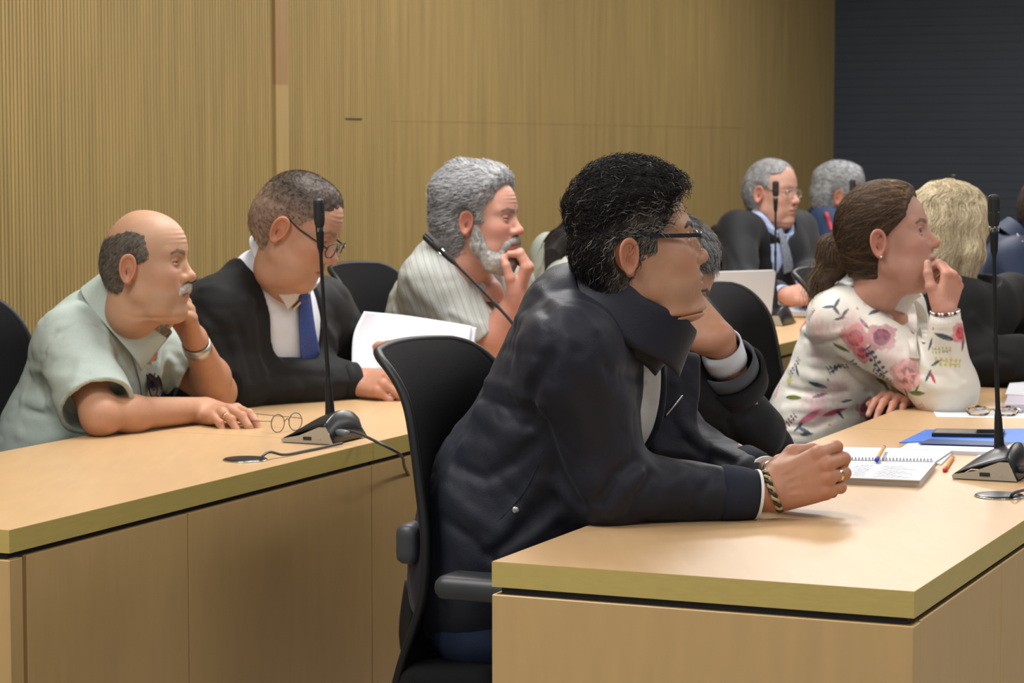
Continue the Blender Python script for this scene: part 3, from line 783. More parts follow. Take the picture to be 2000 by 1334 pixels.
# ---------------------------------------------------------------- the desks
def desk(row, u0, u1, w, splits, label, group, end=False, gapm=M_BLACKGAP):
    c = row(u0, w / 2); r = empty('desk', c, 0, label, 'desk', group)
    g = 0.0012
    bx('desktop', M_TOP, r, u0 + g, u1 - g, 0, w, DZ - .0012, DZ, row=row)
    m = MB()
    rowbox(u0 + g, u1 - g, -.0005, .0012, DZ - TT, DZ - .0008, m, row=row)
    rowbox(u0 + g, u1 - g, w - .0012, w + .0005, DZ - TT, DZ - .0008, m, row=row)
    if end: rowbox(u0 - .0005 + g, u0 + .0015 + g, 0, w, DZ - TT, DZ - .0008, m, row=row)
    rowbox(u0 + g + .001, u1 - g - .001, .001, w - .001, DZ - TT + .0005, DZ - .0012, m, row=row)
    m.build('edge_band', M_EDGE, r, label='yellowish edge band')
    bx('recess_strip', gapm, r, u0 + .012, u1 - .002, .012, w - .012, DZ - TT - .014, DZ - TT, row=row, label='dark recessed strip')
    zt = DZ - TT - .012
    if end:
        m = rowbox(u0, u0 + .040, 0, w, 0.0, zt, bev=.0015, row=row); m.build('end_panel', M_PANEL, r)
    for a, b in splits:
        m = rowbox(a + .002, b - .002, .003, .021, 0.04, zt, bev=.0015, row=row); m.build('front_panel', M_PANEL, r)
    bx('plinth', M_BLACKGAP, r, u0 + .01, u1 - .01, .03, .05, 0.0, 0.05, row=row)
    bx('carcass_rail', M_PANEL, r, u0 + .045, u1 - .005, .0215, .035, .05, zt - .004, row=row)
    if not end: bx('support_panel', M_PANEL, r, u0 + .004, u0 + .022, .036, w - .1, 0, zt, row=row)
    return r
ga = 'desk units of the row along the ribbed wall'; gb = 'desk units of the nearer row'
desk(rowA, 0.0, 1.385, WA, [(.055, .597), (.597, 1.385)], 'beech desk unit at the far left with the eyeglasses and microphone standing on it', ga, True)
desk(rowA, 1.385, 2.77, WA, [(1.385, 2.08), (2.08, 2.77)], 'beech desk unit in front of the robed man with papers', ga)
desk(rowA, 2.77, 4.60, WA, [(2.77, 3.68), (3.68, 4.60)], 'beech desk unit in front of the bearded man', ga)
desk(rowA, 4.60, 6.45, WA, [(4.60, 5.52), (5.52, 6.45)], 'beech desk unit under the white laptop', ga)
desk(rowA, 6.45, 8.30, WA, [(6.45, 7.38), (7.38, 8.30)], 'beech desk unit under the hands of the suited man', ga)
M_GAPW = wood('shaded_recess_wood', (0.20, 0.15, 0.07), .6)
desk(rowB, 0.0, 2.05, WB, [(.05, .608), (.608, 1.33), (1.33, 2.05)], 'beech desk unit at the front right with the spiral notebook lying on it', gb, True)
desk(rowB, 2.05, 4.10, WB, [(2.05, 3.08), (3.08, 4.10)], 'beech desk unit under the tortoiseshell eyeglasses, by the woman in the floral blouse', gb)
desk(rowB, 4.10, 6.15, WB, [(4.10, 5.13), (5.13, 6.15)], 'beech desk unit in front of the blond person', gb)

# ---------------------------------------------------------------- chairs
def make_chair():
    """local axes: x forward, y left, z up; origin on the floor under the seat"""
    r = empty('office_chair', (0, 0, 0)); K = dict(world=False)
    # back: profile line x(z), half width w(z)
    zs = np.array([0.40, 0.50, 0.62, 0.72, 0.82, 0.92, 0.965, 0.995, 1.018, 1.034, 1.043])
    xs = np.array([-0.275, -0.245, -0.200, -0.192, -0.205, -0.222, -0.236, -0.254, -0.275, -0.296, -0.312])
    ws = np.array([0.205, 0.222, 0.236, 0.240, 0.234, 0.226, 0.218, 0.210, 0.200, 0.184, 0.155])
    cc = spline(np.stack([xs, ws, zs], 1), 34); ny = 17
    G = np.zeros((34, ny, 3))
    for i, (x, w_, z) in enumerate(cc):
        t = np.linspace(-1, 1, ny); G[i, :, 0] = x + 0.034 * (np.abs(t) ** 2.2) * (w_ / .24); G[i, :, 1] = t * w_; G[i, :, 2] = z - 0.006 * t ** 2
    MB().sheet(G, 0.010).build('backrest', M_MESH, r, smooth=True, **K)
    ring = np.concatenate([G[:, 0], G[-1, 1:-1], G[::-1, -1], G[0, -2:0:-1]])
    ring = spline(ring, 120, closed=True)
    MB().tube(ring, 0.0085, 8, closed=True).build('back_frame', M_PLASTIC, r, smooth=True, **K)
    V, F = mesh_sdf(lambda P: smin(rbox(P, (-.224, 0, .70), (.022, .188, .036), .016), rbox(P, (-.262, 0, .58), (.014, .05, .15), .012), .02), (-.31, -.23, .40), (-.17, .23, .76), .007)
    link('lumbar_support', raw_mesh('lumbar_support', V, F), mat('grey_plastic', (.045, .048, .055), .45), r, True, False)
    m = MB(); m.tube(spline([(-.29, 0, .60), (-.30, 0, .48), (-.24, 0, .40), (-.08, 0, .385)], 16), .022, 10); m.build('back_arm', M_PLASTIC, r, smooth=True, **K)
    # seat cushion
    sl = lambda P: rbox(P, (0.02, 0, 0.455), (0.245, 0.245, 0.045), 0.042) + .012 * np.exp(-(np.linalg.norm(P[:, :2], axis=1) / .18) ** 2)
    V, F = mesh_sdf(sl, (-.30, -.30, .38), (.32, .30, .54), 0.010); me = raw_mesh('seat', V, F); link('seat', me, M_SEAT, r, True, False)
    m = MB(); m.box((0, 0, .40), (.12, .11, .022), None, .01); m.build('mechanism', M_PLASTIC, r, **K)
    m = MB(); m.lathe([(.028, .10), (.028, .26), (.018, .262), (.018, .40)]); m.build('gas_column', M_STEEL, r, smooth=True, **K)
    for s in (1, -1):
        V, F = mesh_sdf(lambda P: rbox(P, (.025, s * .285, .655), (.130, .045, .021), .018) + .004 * (P[:, 0] - .025) * 2 * 0, (-.13, s * .285 - .07, .61), (.19, s * .285 + .07, .70), .007)
        pad = link('armrest', raw_mesh('armrest', V, F), M_PAD, r, True, False)
        MB().box((.05, s * .285, .630), (.05, .025, .010), None, .004).build('pad_bracket', M_STEEL, pad, **K)
        p = MB(); p.tube(spline([(.05, s * .285, .640), (.05, s * .288, .52), (.03, s * .270, .42), (.01, s * .12, .398)], 18), .019, 10)
        p.build('armrest_post', M_PLASTIC, r, smooth=True, **K)
    for k in range(5):
        an = 2 * math.pi * k / 5 + .3; d = np.array((math.cos(an), math.sin(an), 0))
        m = MB(); m.tube([d * .02 + (0, 0, .10), d * .18 + (0, 0, .085), d * .30 + (0, 0, .065)], [.024, .019, .014], 8)
        lg = m.build('leg', M_PLASTIC, r, smooth=True, **K)
        q = np.array((-d[1], d[0], 0)); m = MB(); Mx = np.stack([d, np.cross(q, d), q], 1)
        m.lathe([(.004, -.022), (.027, -.020), (.029, 0), (.027, .020), (.004, .022)], Mx, d * .30 + (0, 0, .029), 16); m.build('caster', M_PLASTIC, lg, smooth=True, **K)
    return r
def copy_tree(o, parent=None):
    c = o.copy(); COL.objects.link(c)
    if parent is not None: c.parent = parent
    for ch in list(o.children): copy_tree(ch, c)
    return c
CH0 = make_chair(); ch_used = [False]
def chair(row, u, v, yaw, label):
    o = copy_tree(CH0) if ch_used[0] else CH0; ch_used[0] = True
    o.location = row(u, v, 0); o.rotation_euler = (0, 0, -TH + yaw)
    return tag(o, label, 'chair', 'black mesh swivel chairs')

# ---------------------------------------------------------------- microphones
def mic(base, rowyaw, path, label, head=0.062, boot=True):
    """base: desk point of the stem; path: world points of the stem up to the tip of the head"""
    r = empty('desk_microphone', base, 0, label, 'microphone', 'gooseneck microphones')
    M = rot(rowyaw)                              # x = towards the sitter, y = along the row
    L, Wd = 0.108, 0.160; nx, ny = 22, 19
    T = lambda q: np.asarray(q, float) @ M.T + np.asarray(base)
    x0 = -0.035
    def hgt(x, y):
        t = (x - x0) / L                          # 0 back .. 1 nose
        e = 0.034 * (1 - t) ** .8 + 0.008
        dome = 0.026 * (1 - (np.abs(y) / (Wd / 2)) ** 2.2) * np.clip(np.sin(np.clip((1 - t) * 1.15, 0, 1) * math.pi / 2), 0, 1)
        return e + dome
    G = np.zeros((nx, ny, 3)); 
    for i in range(nx):
        for j in range(ny):
            t = i / (nx - 1); y = (j / (ny - 1) - .5) * Wd * (1 - .06 * t); x = x0 + t * L
            G[i, j] = (x, y, hgt(x, y))
    G2 = G.copy(); back = G[0].copy(); bb = back.copy(); bb[:, 2] = 0.004; bb[:, 0] -= 0.020
    nose = G[-1].copy(); nose[:, 2] = 0.002
    rows = np.concatenate([bb[None], (bb * .5 + back * .5)[None] + (0.003, 0, 0), G, nose[None]])
    m = MB(); m.sheet(T(rows.reshape(-1, 3)).reshape(rows.shape), 0.003)
    m.build('base', M_GLOSS, r, smooth=True)
    m = MB(); sp = []
    for s in (-1, 1):
        m = MB()
        poly = [(x0 - .019, .002), (x0 + L, .002), (x0 + L + .001, .009), (x0 + L * .6, .018), (x0 + L * .15, hgt(x0, Wd / 2) - .004), (x0 - .002, hgt(x0, Wd / 2) - .004)]
        Mm = np.stack([np.array((1, 0, 0)), np.array((0, 0, 1)), np.array((0, -1.0, 0))], 1)
        V = [(x, s * (Wd / 2 + .0012) , z) for x, z in poly] + [(x, s * (Wd / 2 - .006), z) for x, z in poly]
        n = len(poly); F = [tuple(range(n)), tuple(range(n, 2 * n))[::-1]] + [(i, (i + 1) % n, n + (i + 1) % n, n + i) for i in range(n)]
        m.add(T(V), F); o = m.build('side_panel', M_SILVER, r, label='warm silver side panel')
        q = MB(); q.box(T((x0 + .044, s * (Wd / 2 + .0015), .0125)), (.010, .0012, .0036), M)
        q.build('port', M_BLACKGAP, o)
        q = MB(); q.lathe([(.0032, -.001), (.0032, .0016), (.0016, .0016), (.0016, .0)], M @ np.array(Matrix.Rotation(math.pi / 2, 3, 'X')), T((x0 + .014, s * (Wd / 2 + .001), .0125)), 14); q.build('jack_socket', M_STEEL, o)
    path = np.asarray(path, float); n = len(path)
    S = spline(path, 60); tip = S[-1]; dist = np.r_[0, np.cumsum(np.linalg.norm(np.diff(S, axis=0), axis=1))]
    tot = dist[-1]
    rad = np.interp(dist, [0, .012, .075, .085, tot * .42, tot * .421, tot * .45, tot * .451, tot - head - .055, tot - head - .05, tot - head],
                    [.0115, .0105, .0072, .0050, .0042, .0056, .0056, .0040, .0040, .0072, .0095])
    k = dist <= tot - head + .002
    MB().tube(S[k], rad[k], 12).build('gooseneck', M_PLASTIC, r, smooth=True)
    dn = (S[-1] - S[-6]); dn /= np.linalg.norm(dn); st = S[-1] - dn * head
    Mh = axes(dn, (0.3, .2, 1)); Mh = np.stack([Mh[:, 1], Mh[:, 2], Mh[:, 0]], 1)
    hd = MB(); ns = 32; prof = [(.0085, 0), (.0105, .004), (.0118, .012), (.0122, .02), (.0122, head - .008), (.0105, head - .002), (.006, head)]
    V = []; F = []
    fine = [(np.interp(z, [p[1] for p in prof], [p[0] for p in prof]), z) for z in np.linspace(0, head, 22)]
    for (rr, z) in fine:
        for q in range(ns):
            a = 2 * math.pi * q / ns; g = 0.0022 if (q % 8 in (0, 1) and z > head * .45) else 0
            V.append(((rr - g) * math.cos(a), (rr - g) * math.sin(a), z))
    for i in range(len(fine) - 1):
        for q in range(ns): F.append((i * ns + q, i * ns + (q + 1) % ns, (i + 1) * ns + (q + 1) % ns, (i + 1) * ns + q))
    F.append(tuple(range(ns))[::-1]); F.append(tuple((len(fine) - 1) * ns + q for q in range(ns)))
    hd.add(np.array(V) @ Mh.T + st, F); hd.build('capsule_head', mat('matte_black_grille', (.014, .014, .015), .6), r, smooth=False)
    c2 = MB(); 
    for q in range(4):
        a = math.pi / 2 * q + .5; c2.box(st + Mh @ np.array((.0086 * math.cos(a), .0086 * math.sin(a), -.006)), (.0012, .0012, .0042), Mh)
    c2.build('light_ring', M_CHROME, r, label='bright ring marks')
    return r
def cable(name, pts, rad, label, cat, mt=None, par=None):
    o = MB().tube(spline(pts, 60), rad, 8).build(name, mt or M_CABLE, par, smooth=True)
    return tag(o, label, cat)
def grommet(c, label):
    r = empty('cable_grommet', c, 0, label, 'grommet', 'cable grommets let into the desks')
    MB().lathe([(.0455, 0), (.0455, .0025), (.043, .0045), (.030, .0050), (.001, .0052)], None, c, 40).build('cover', M_GLOSS, r, smooth=True)
    MB().tube([np.array(c) + (.0455 * math.cos(a), .0455 * math.sin(a), .0015) for a in np.arange(40) * 2 * math.pi / 40], .0012, 6, closed=True).build('rim', M_CHROME, r, smooth=True, label='bright metal rim')
    return r
def slab(name, px, z0, z1, mt, parent=None, smooth=False, **kw):
    """thin lying thing whose outline corners are seen at photo pixels px on height z1"""
    q = [WZ(x, y, z1) for x, y in px]; n = len(q)
    ar = sum(q[i][0] * q[(i + 1) % n][1] - q[(i + 1) % n][0] * q[i][1] for i in range(n))
    if ar < 0: q = q[::-1]
    V = [(p[0], p[1], z0) for p in q] + [(p[0], p[1], z1) for p in q]
    F = [tuple(range(n))[::-1], tuple(range(n, 2 * n))] + [(i, (i + 1) % n, n + (i + 1) % n, n + i) for i in range(n)]
    m = MB(); m.add(V, F); return m.build(name, mt, parent, **kw)
# ---------------------------------------------------------------- chairs in place
chair(rowB, 0.56, 0.785, 0.0, 'black mesh swivel chair under the man in the dark navy jacket, nearest of all')
chair(rowB, 1.35, 0.8, 0.0, 'black mesh swivel chair hidden under the grey-haired man who props his face on his fist')
chair(rowB, 2.6, 0.9, 0.05, 'black mesh swivel chair behind the woman in the floral blouse')
chair(rowB, 3.45, 0.9, 0.0, 'black mesh swivel chair under the blond person in black')
chair(rowB, 4.4, 0.9, 0.0, 'black mesh swivel chair under the person in the blue jacket at the right edge')
chair(rowA, 1.38, 0.85, 0.0, 'black mesh swivel chair behind the bald man in the pale green shirt')
chair(rowA, 2.2, 0.72, 0.0, 'black mesh swivel chair hidden behind the robed man reading papers')
chair(rowA, 3.28, 0.72, 0.0, 'black mesh swivel chair behind the bearded man in the striped shirt')
chair(rowA, 4.5, 0.9, 0.0, 'black mesh swivel chair under the long-haired person half hidden by the foreground man')
chair(rowA, 6.2, 0.68, 0.0, 'black mesh swivel chair behind the suited man at the back')
chair(rowA, 7.2, 0.85, 0.0, 'black mesh swivel chair under the man with the red lanyard')
# ---------------------------------------------------------------- microphones, cables
zt = DZ
def mrow(px, py, Y): return W(px, py, Y)
b1 = WZ(641, 860, zt); Y1 = b1[1]
mic(b1, math.pi - TH, [W(645, 812, Y1), W(641, 740, Y1), W(635, 640, Y1), W(628, 520, Y1 - .01), W(622, 388, Y1 - .02)], 'gooseneck microphone with its base beside the thin eyeglasses on the left desk')
b2 = WZ(1950, 930, zt); Y2 = b2[1]
mic(b2, math.pi - TH, [W(1952, 884, Y2), W(1949, 800, Y2), W(1945, 680, Y2), W(1942, 520, Y2 - .01), W(1941, 380, Y2 - .02)], 'gooseneck microphone at the right edge beside the red-capped pen')
b3 = np.array(rowA(2.49, .10, zt)); 
mic(b3, math.pi - TH, [b3 + (0, 0, .055), b3 + (.0, -.0, .11), W(1008, 640, b3[1] + .02), W(925, 550, b3[1] + .06), W(829, 458, b3[1] + .11)], 'tilted gooseneck microphone leaning across the bearded man')
def farmic(bx_, by_, tx, ty, label):
    b = WZ(bx_, by_, zt); Y = b[1]
    mic(b, math.pi - TH, [b + (0, 0, .055), W(bx_ + (tx - bx_) * .3, by_ + (ty - by_) * .35, Y), W(bx_ + (tx - bx_) * .6, by_ + (ty - by_) * .65, Y), W(tx, ty, Y)], label, head=.058)
farmic(1514, 634, 1515, 353, 'gooseneck microphone standing in front of the suited man at the back')
farmic(1668, 622, 1665, 350, 'gooseneck microphone whose tip shows above the brown-haired woman')
farmic(1866, 596, 1862, 341, 'gooseneck microphone whose tip shows above the blond person')
grommet(WZ(479, 899, DZ), 'round black cable grommet near the front edge of the left desk')
grommet(WZ(1952, 970, DZ), 'round black cable grommet beside the microphone at the right edge')
U = lambda x, y, z: WZ(x, y, z)
cable('microphone_cable', [U(668, 866, .757), U(640, 872, .754), (U(600, 880, .754)), U(556, 888, .755), U(528, 883, .765), U(514, 890, .762), U(509, 899, .753)], .0030, 'short grey cable curling from the left microphone base into the desk grommet', 'cable')
dn = np.array(rowA(0, -.03, 0)) - np.array(rowA(0, 0, 0))
q0 = b1 + rot(math.pi - TH) @ np.array((-.052, .048, .024))
cc_ = cable('power_cable', [q0, q0 + dn * 1.2 + (0, 0, .004), U(742, 866, .765), U(768, 888, .735) + dn * .6, W(790, 912, WZ(790, 880, .72)[1] - .02), W(804, 945, WZ(800, 880, .70)[1] - .03), W(812, 1010, WZ(800, 880, .70)[1] - .03), W(806, 1100, WZ(800, 880, .70)[1] - .02)], .0034, 'black cable plugged into the left microphone base and hanging over the desk front', 'cable')
MB().tube([q0 - dn * .2, q0 + dn * .15, q0 + dn * .5, q0 + dn * .9], [.0075, .0085, .0075, .0045], 14).build('plug', mat('grey_plug', (.10, .12, .13), .35), cc_, smooth=True, label='grey connector plug')
q2 = b2 + rot(math.pi - TH) @ np.array((-.050, .045, .022))
cc_ = cable('power_cable', [q2, q2 + dn * 1.2, U(2010, 948, .762), U(2040, 960, .754), U(2070, 990, .754)], .0034, 'black cable plugged into the microphone base at the right edge', 'cable')
MB().tube([q2 - dn * .2, q2 + dn * .15, q2 + dn * .5, q2 + dn * .9], [.0075, .0085, .0075, .0045], 14).build('plug', M_CABLE, cc_, smooth=True)
cable('microphone_cable', [U(2030, 945, .758), U(2000, 957, .758), U(1982, 962, .764), U(1974, 970, .754)], .0030, 'short grey cable entering the desk grommet at the right edge', 'cable')
# ---------------------------------------------------------------- things on the desks
M_BLUE = mat('blue_card_folder', (.045, .17, .62), .5); M_BLUE2 = mat('navy_card', (.012, .045, .17), .5)
M_INK = mat('grey_ink', (.25, .26, .30), .8); M_PAGE = mat('page_block', (.62, .60, .58), .8, noise_s=4, noise_a=.12, stretch=(1, 1, 400))
M_WIRE = mat('blue_grey_wire', (.08, .10, .22), .35, metal=.6)
def sheet_of(px, z0, z1, label, group='loose sheets of paper'):
    o = slab('paper_sheet', px, z0, z1, M_PAPER); return tag(o, label, 'paper', group)
nbk = empty('spiral_notebook', U(1660, 915, DZ), 0, 'open wire-bound notebook with pencilled notes beside the clasped hands', 'notebook')
lo = [(1498, 926), (1797, 938), (1827, 903), (1535, 897)]; hi_ = [(1534, 895), (1826, 902), (1864, 877), (1572, 872)]
slab('page_block', lo, DZ, DZ + .013, M_PAGE, nbk); slab('page', lo, DZ + .013, DZ + .0145, M_PAPER, nbk)
slab('turned_pages', hi_, DZ, DZ + .006, M_PAGE, nbk); slab('page', hi_, DZ + .006, DZ + .0072, M_PAPER, nbk)
slab('back_cover', [(1494, 930), (1799, 943), (1830, 907), (1532, 899)], DZ, DZ + .0015, mat('brown_cover', (.16, .09, .06), .6), nbk)
a0, a1 = U(1530, 897, DZ + .010), U(1824, 903, DZ + .010); ax = (a1 - a0) / np.linalg.norm(a1 - a0); Mx = axes(ax, (0, 0, 1))
t = np.linspace(0, 1, 44 * 12); P = a0 + (a1 - a0) * t[:, None] + .0075 * (np.cos(t * 44 * 2 * math.pi)[:, None] * Mx[:, 1] + np.sin(t * 44 * 2 * math.pi)[:, None] * Mx[:, 2])
MB().tube(P, .0007, 5).build('spiral_wire', M_WIRE, nbk, smooth=True)
rg = np.random.default_rng(2); m = MB(); e1 = U(1797, 938, DZ + .0148) - U(1498, 926, DZ + .0148); e2 = U(1535, 897, DZ + .0148) - U(1498, 926, DZ + .0148); o0 = U(1498, 926, DZ + .0148)
for k in range(9):
    for (s0, s1) in ((.48 + .03 * (k % 3), .62), (.68 + .02 * (k % 2), .92 - .05 * (k % 3))):
        n = 26; x = np.linspace(s0, s1, n); y = .12 + .085 * k + .016 * rg.normal(size=n)
        m.tube(o0 + x[:, None] * e1 + y[:, None] * e2, .00028, 4)
m.build('handwriting', M_INK, nbk, label='pencilled notes')
def pen(a, b, body, capm, label, r=.0038):
    a, b = np.asarray(a, float), np.asarray(b, float); d = b - a; L = np.linalg.norm(d); x = d / L
    M = axes(x, (0, 0, 1)); Mz = np.stack([M[:, 1], M[:, 2], x], 1); e = empty('ballpoint_pen', a, 0, label, 'pen', 'ballpoint pens')
    MB().lathe([(r, .012), (r, L - .032)], Mz, a, 8).build('barrel', body, e)
    MB().lathe([(r * .9, 0), (r * 1.05, .003), (r * 1.05, .012)], Mz, a, 12).build('end_plug', capm, e, smooth=True)
    MB().lathe([(r * 1.25, L - .034), (r * 1.3, L - .006), (r * .9, L)], Mz, a, 12).build('cap', capm, e, smooth=True)
    return e
M_OR = mat('orange_barrel', (.72, .33, .08), .4); M_BC = mat('blue_cap', (.02, .03, .40), .35); M_RC = mat('red_cap', (.60, .03, .02), .35)
pen(U(1727, 873, DZ + .017), U(1712, 899, DZ + .022), M_OR, M_BC, 'orange pen with a blue cap lying across the notebook spiral')
pen(U(1861, 893, DZ + .004), U(1845, 919, DZ + .004), M_OR, M_RC, 'orange pen with a red cap lying between the notebook and the microphone')
sheet_of([(1838, 906), (1866, 878), (1822, 874), (1800, 900)], DZ, DZ + .0035, 'small white loose sheets sticking out under the notebook, by the red-capped pen')
fld = empty('card_folder', U(1900, 860, DZ), 0, 'bright blue card folder stuffed with papers, under the phone', 'folder')
slab('paper_stack', [(1757, 876), (1800, 850), (2070, 850), (2080, 882), (1900, 882)], DZ, DZ + .008, M_PAPER, fld)
slab('cover', [(1756, 864), (1808, 839), (2075, 836), (2085, 868), (1800, 862)], DZ + .008, DZ + .0105, M_BLUE, fld)
slab('flap', [(1793, 866), (1815, 857), (1900, 860), (2070, 868), (2075, 874)], DZ + .0105, DZ + .0115, M_BLUE2, fld, label='darker blue inner flap')
ph = empty('mobile_phone', U(1890, 842, DZ + .0105), 0, 'black mobile phone lying on the blue folder', 'phone')
slab('case', [(1820, 846), (1828, 837), (1963, 838), (1958, 848)], DZ + .0108, DZ + .0188, M_GLOSS, ph)
slab('screen', [(1823, 845), (1830, 838), (1960, 839), (1956, 847)], DZ + .0188, DZ + .0192, mat('phone_glass', (.01, .01, .012), .06), ph)
sheet_of([(1905, 893), (1926, 878), (2070, 880), (2070, 902)], DZ, DZ + .001, 'white sheet behind the microphone at the right edge')
sheet_of([(1818, 794), (2060, 794), (2070, 818), (1829, 814)], DZ, DZ + .001, 'white sheet under the tortoiseshell eyeglasses')
tag(slab('leather_case', [(1862, 876), (1918, 878), (1914, 884), (1864, 881)], DZ, DZ + .004, mat('brown_leather', (.10, .06, .04), .6)), 'thin brown leather edge lying between the notebook and the folder', 'case')
bk = empty('open_book', U(2000, 775, DZ), 0, 'open white document bundle at the right edge, in front of the person in black', 'book')
slab('page_block', [(1962, 790), (1972, 762), (2060, 752), (2075, 790)], DZ, DZ + .020, mat('lilac_pages', (.60, .55, .66), .8), bk)
slab('page', [(1963, 770), (1972, 748), (2060, 742), (2075, 775)], DZ + .020, DZ + .022, M_PAPER, bk)
slab('cover', [(1948, 744), (1972, 738), (2050, 738), (2060, 748), (1975, 756)], DZ, DZ + .006, mat('grey_cover', (.30, .29, .24), .6), bk)
p_ = pen(U(1953, 798, DZ + .006), U(1997, 803, DZ + .006), mat('maroon_barrel', (.13, .01, .02), .3), M_STEEL, 'dark red pen lying behind the tortoiseshell eyeglasses', .0045)
# spectacles left on the desks
def spectacles(c, n, w, up, rx, ry, gap, rim, rr, label, tl=.135, spread=.0, rnd=2.0, ends=None):
    """c bridge centre, n direction of the temples, w across, up; open or lying spectacles"""
    n, w, up = [np.asarray(v, float) / np.linalg.norm(v) for v in (n, w, up)]
    r = empty('eyeglasses', c, 0, label, 'eyeglasses', 'eyeglasses lying on the desks'); m = MB()
    for s in (-1, 1):
        an = np.linspace(0, 2 * math.pi, 40, endpoint=False); cs, sn = np.cos(an), np.sin(an)
        P = c + np.outer(s * (gap / 2 + rx) + rx * np.sign(cs) * np.abs(cs) ** (2 / rnd), w) + np.outer(ry * np.sign(sn) * np.abs(sn) ** (2 / rnd), up)
        m.tube(P, rr, 6, closed=True)
        l = MB(); l.add(np.concatenate([P, [P.mean(0) - n * .001]]), [(i, (i + 1) % 40, 40) for i in range(40)]); l.build('lens', M_LENS, r, smooth=True)
    m.tube(spline([c - w * gap * .55 + up * ry * .1, c + up * ry * .45 - n * .002, c + w * gap * .55 + up * ry * .1], 10), rr, 6)
    m.build('frame', rim, r, smooth=True)
    for i, s in enumerate((-1, 1)):
        a = c + w * s * (gap / 2 + 2 * rx) + up * ry * .3
        e = ends[i] if ends is not None else a + n * tl
        MB().tube(spline([a, a + (e - a) * .3, a + (e - a) * .78, e + up * -.006], 16), [rr * .8] * 10 + [rr * 1.5] * 6, 6).build('temple', rim, r, smooth=True)
    return r
M_DKRIM = mat('dark_blue_thin_rim', (.035, .030, .060), .35)
cg = WZ(560, 843, DZ) + (0, 0, .021)
spectacles(cg, (-.75, .62, 0), (.70, .72, 0), (0, 0, 1), .0195, .0205, .014, M_DKRIM, .0011, 'thin dark round eyeglasses standing open on the left desk, held by one temple', ends=[WZ(473, 822, DZ + .012), WZ(471, 806, DZ + .022)])
m_, nt_, b_ = nodes('tortoiseshell'); v_ = nt_.nodes.new('ShaderNodeTexNoise'); v_.inputs['Scale'].default_value = 90; cr_ = nt_.nodes.new('ShaderNodeValToRGB')
cr_.color_ramp.elements[0].position = .44; cr_.color_ramp.elements[0].color = (.012, .008, .008, 1); cr_.color_ramp.elements[1].position = .56; cr_.color_ramp.elements[1].color = (.55, .33, .12, 1)
tc_ = nt_.nodes.new('ShaderNodeTexCoord'); nt_.links.new(tc_.outputs['Object'], v_.inputs[0]); nt_.links.new(v_.outputs[0], cr_.inputs[0]); nt_.links.new(cr_.outputs[0], b_.inputs['Base Color']); b_.inputs['Roughness'].default_value = .2
cg = WZ(1938, 812, DZ) + (0, 0, .012)
spectacles(cg, (.15, .95, .1), (.97, -.10, 0), (.10, .80, .38), .026, .020, .016, m_, .0028, 'tortoiseshell eyeglasses lying on the desk by the woman in the floral blouse', tl=.05, rnd=2.4, ends=[cg + (.045, .075, -.004), cg + (-.045, .085, -.004)])
# papers of the robed man, laptop, pads further along the first row
hp_ = empty('document_sheets', W(760, 690, 6.55), 0, 'white document pages held upright by the robed man', 'paper')
C_ = [[W(711, 608, 6.62), W(790, 616, 6.70), W(870, 628, 6.78), W(922, 637, 6.82)], [W(690, 655, 6.58), W(780, 662, 6.64), W(860, 672, 6.72), W(916, 680, 6.78)], [W(687, 722, 6.53), W(770, 724, 6.58), W(850, 735, 6.66), W(905, 745, 6.72)]]
MB().sheet(surf(C_, 16, 22), .0012).build('page', M_PAPER, hp_, smooth=True)
C2 = np.array(C_) + (.012, .020, -.006); MB().sheet(surf(C2, 16, 22), .0012).build('page', M_PAPER, hp_, smooth=True)
sheet_of([(738, 779), (760, 764), (850, 762), (880, 776)], DZ, DZ + .004, 'white sheets on the desk under the hand of the robed man')
lp = empty('laptop', WZ(1430, 646, DZ), 0, 'white laptop with its lid up on the desk in front of the suited man', 'laptop')
aL, aR = WZ(1340, 650, DZ + .012), WZ(1502, 643, DZ + .012)
xw = (aR - aL); wl_ = np.linalg.norm(xw); xw /= wl_; nn_ = np.cross(xw, (0, 0, 1.)); bk_ = -nn_ if nn_[1] < 0 else nn_
upl = np.array((0, 0, 1.)) * .985 - bk_ * .17
n_ = 10; cor = []
Hh = .212; rr_ = .012
for cx_, cz_, a0_ in ((wl_ - rr_, Hh - rr_, 0), (rr_, Hh - rr_, 90), (rr_, rr_, 180), (wl_ - rr_, rr_, 270)):
    for k in range(6): a = R(a0_ + 18 * k); cor.append((cx_ + rr_ * math.cos(a), cz_ + rr_ * math.sin(a)))
Ml = np.stack([xw, upl, np.cross(xw, upl)], 1)
MB().prism(cor, -.004, .004, Ml, aL).build('lid', mat('white_laptop_shell', (.72, .74, .80), .35), lp)
mm = MB(); Mb_ = np.stack([xw, bk_, (0, 0, 1.)], 1); mm.box(aL + xw * wl_ / 2 + bk_ * .105 - (0, 0, .005), (wl_ / 2, .105, .006), Mb_, .003); mm.build('base', mat('silver_laptop_base', (.5, .5, .52), .4), lp)
pd = empty('writing_pad', WZ(1570, 604, DZ), 0, 'white writing pad under the hands of the suited man', 'pad')
slab('page_block', [(1522, 607), (1604, 611), (1650, 600), (1568, 594)], DZ, DZ + .012, M_PAPER, pd)
tag(slab('marker', [(1566, 598), (1588, 600), (1592, 597), (1570, 595)], DZ + .0125, DZ + .022, M_BC), 'blue marker lying on the white writing pad at the far desk', 'pen')
sheet_of([(1346, 680), (1384, 684), (1392, 678), (1352, 675)], DZ, DZ + .001, 'small white sheet on the far desk seen under the fist of the hidden man')
cable('desk_cable', [U(1350, 690, .753), U(1366, 688, .753), U(1380, 693, .753), U(1400, 698, .753)], .003, 'dark cable on the far desk seen beneath the fist of the hidden man', 'cable')
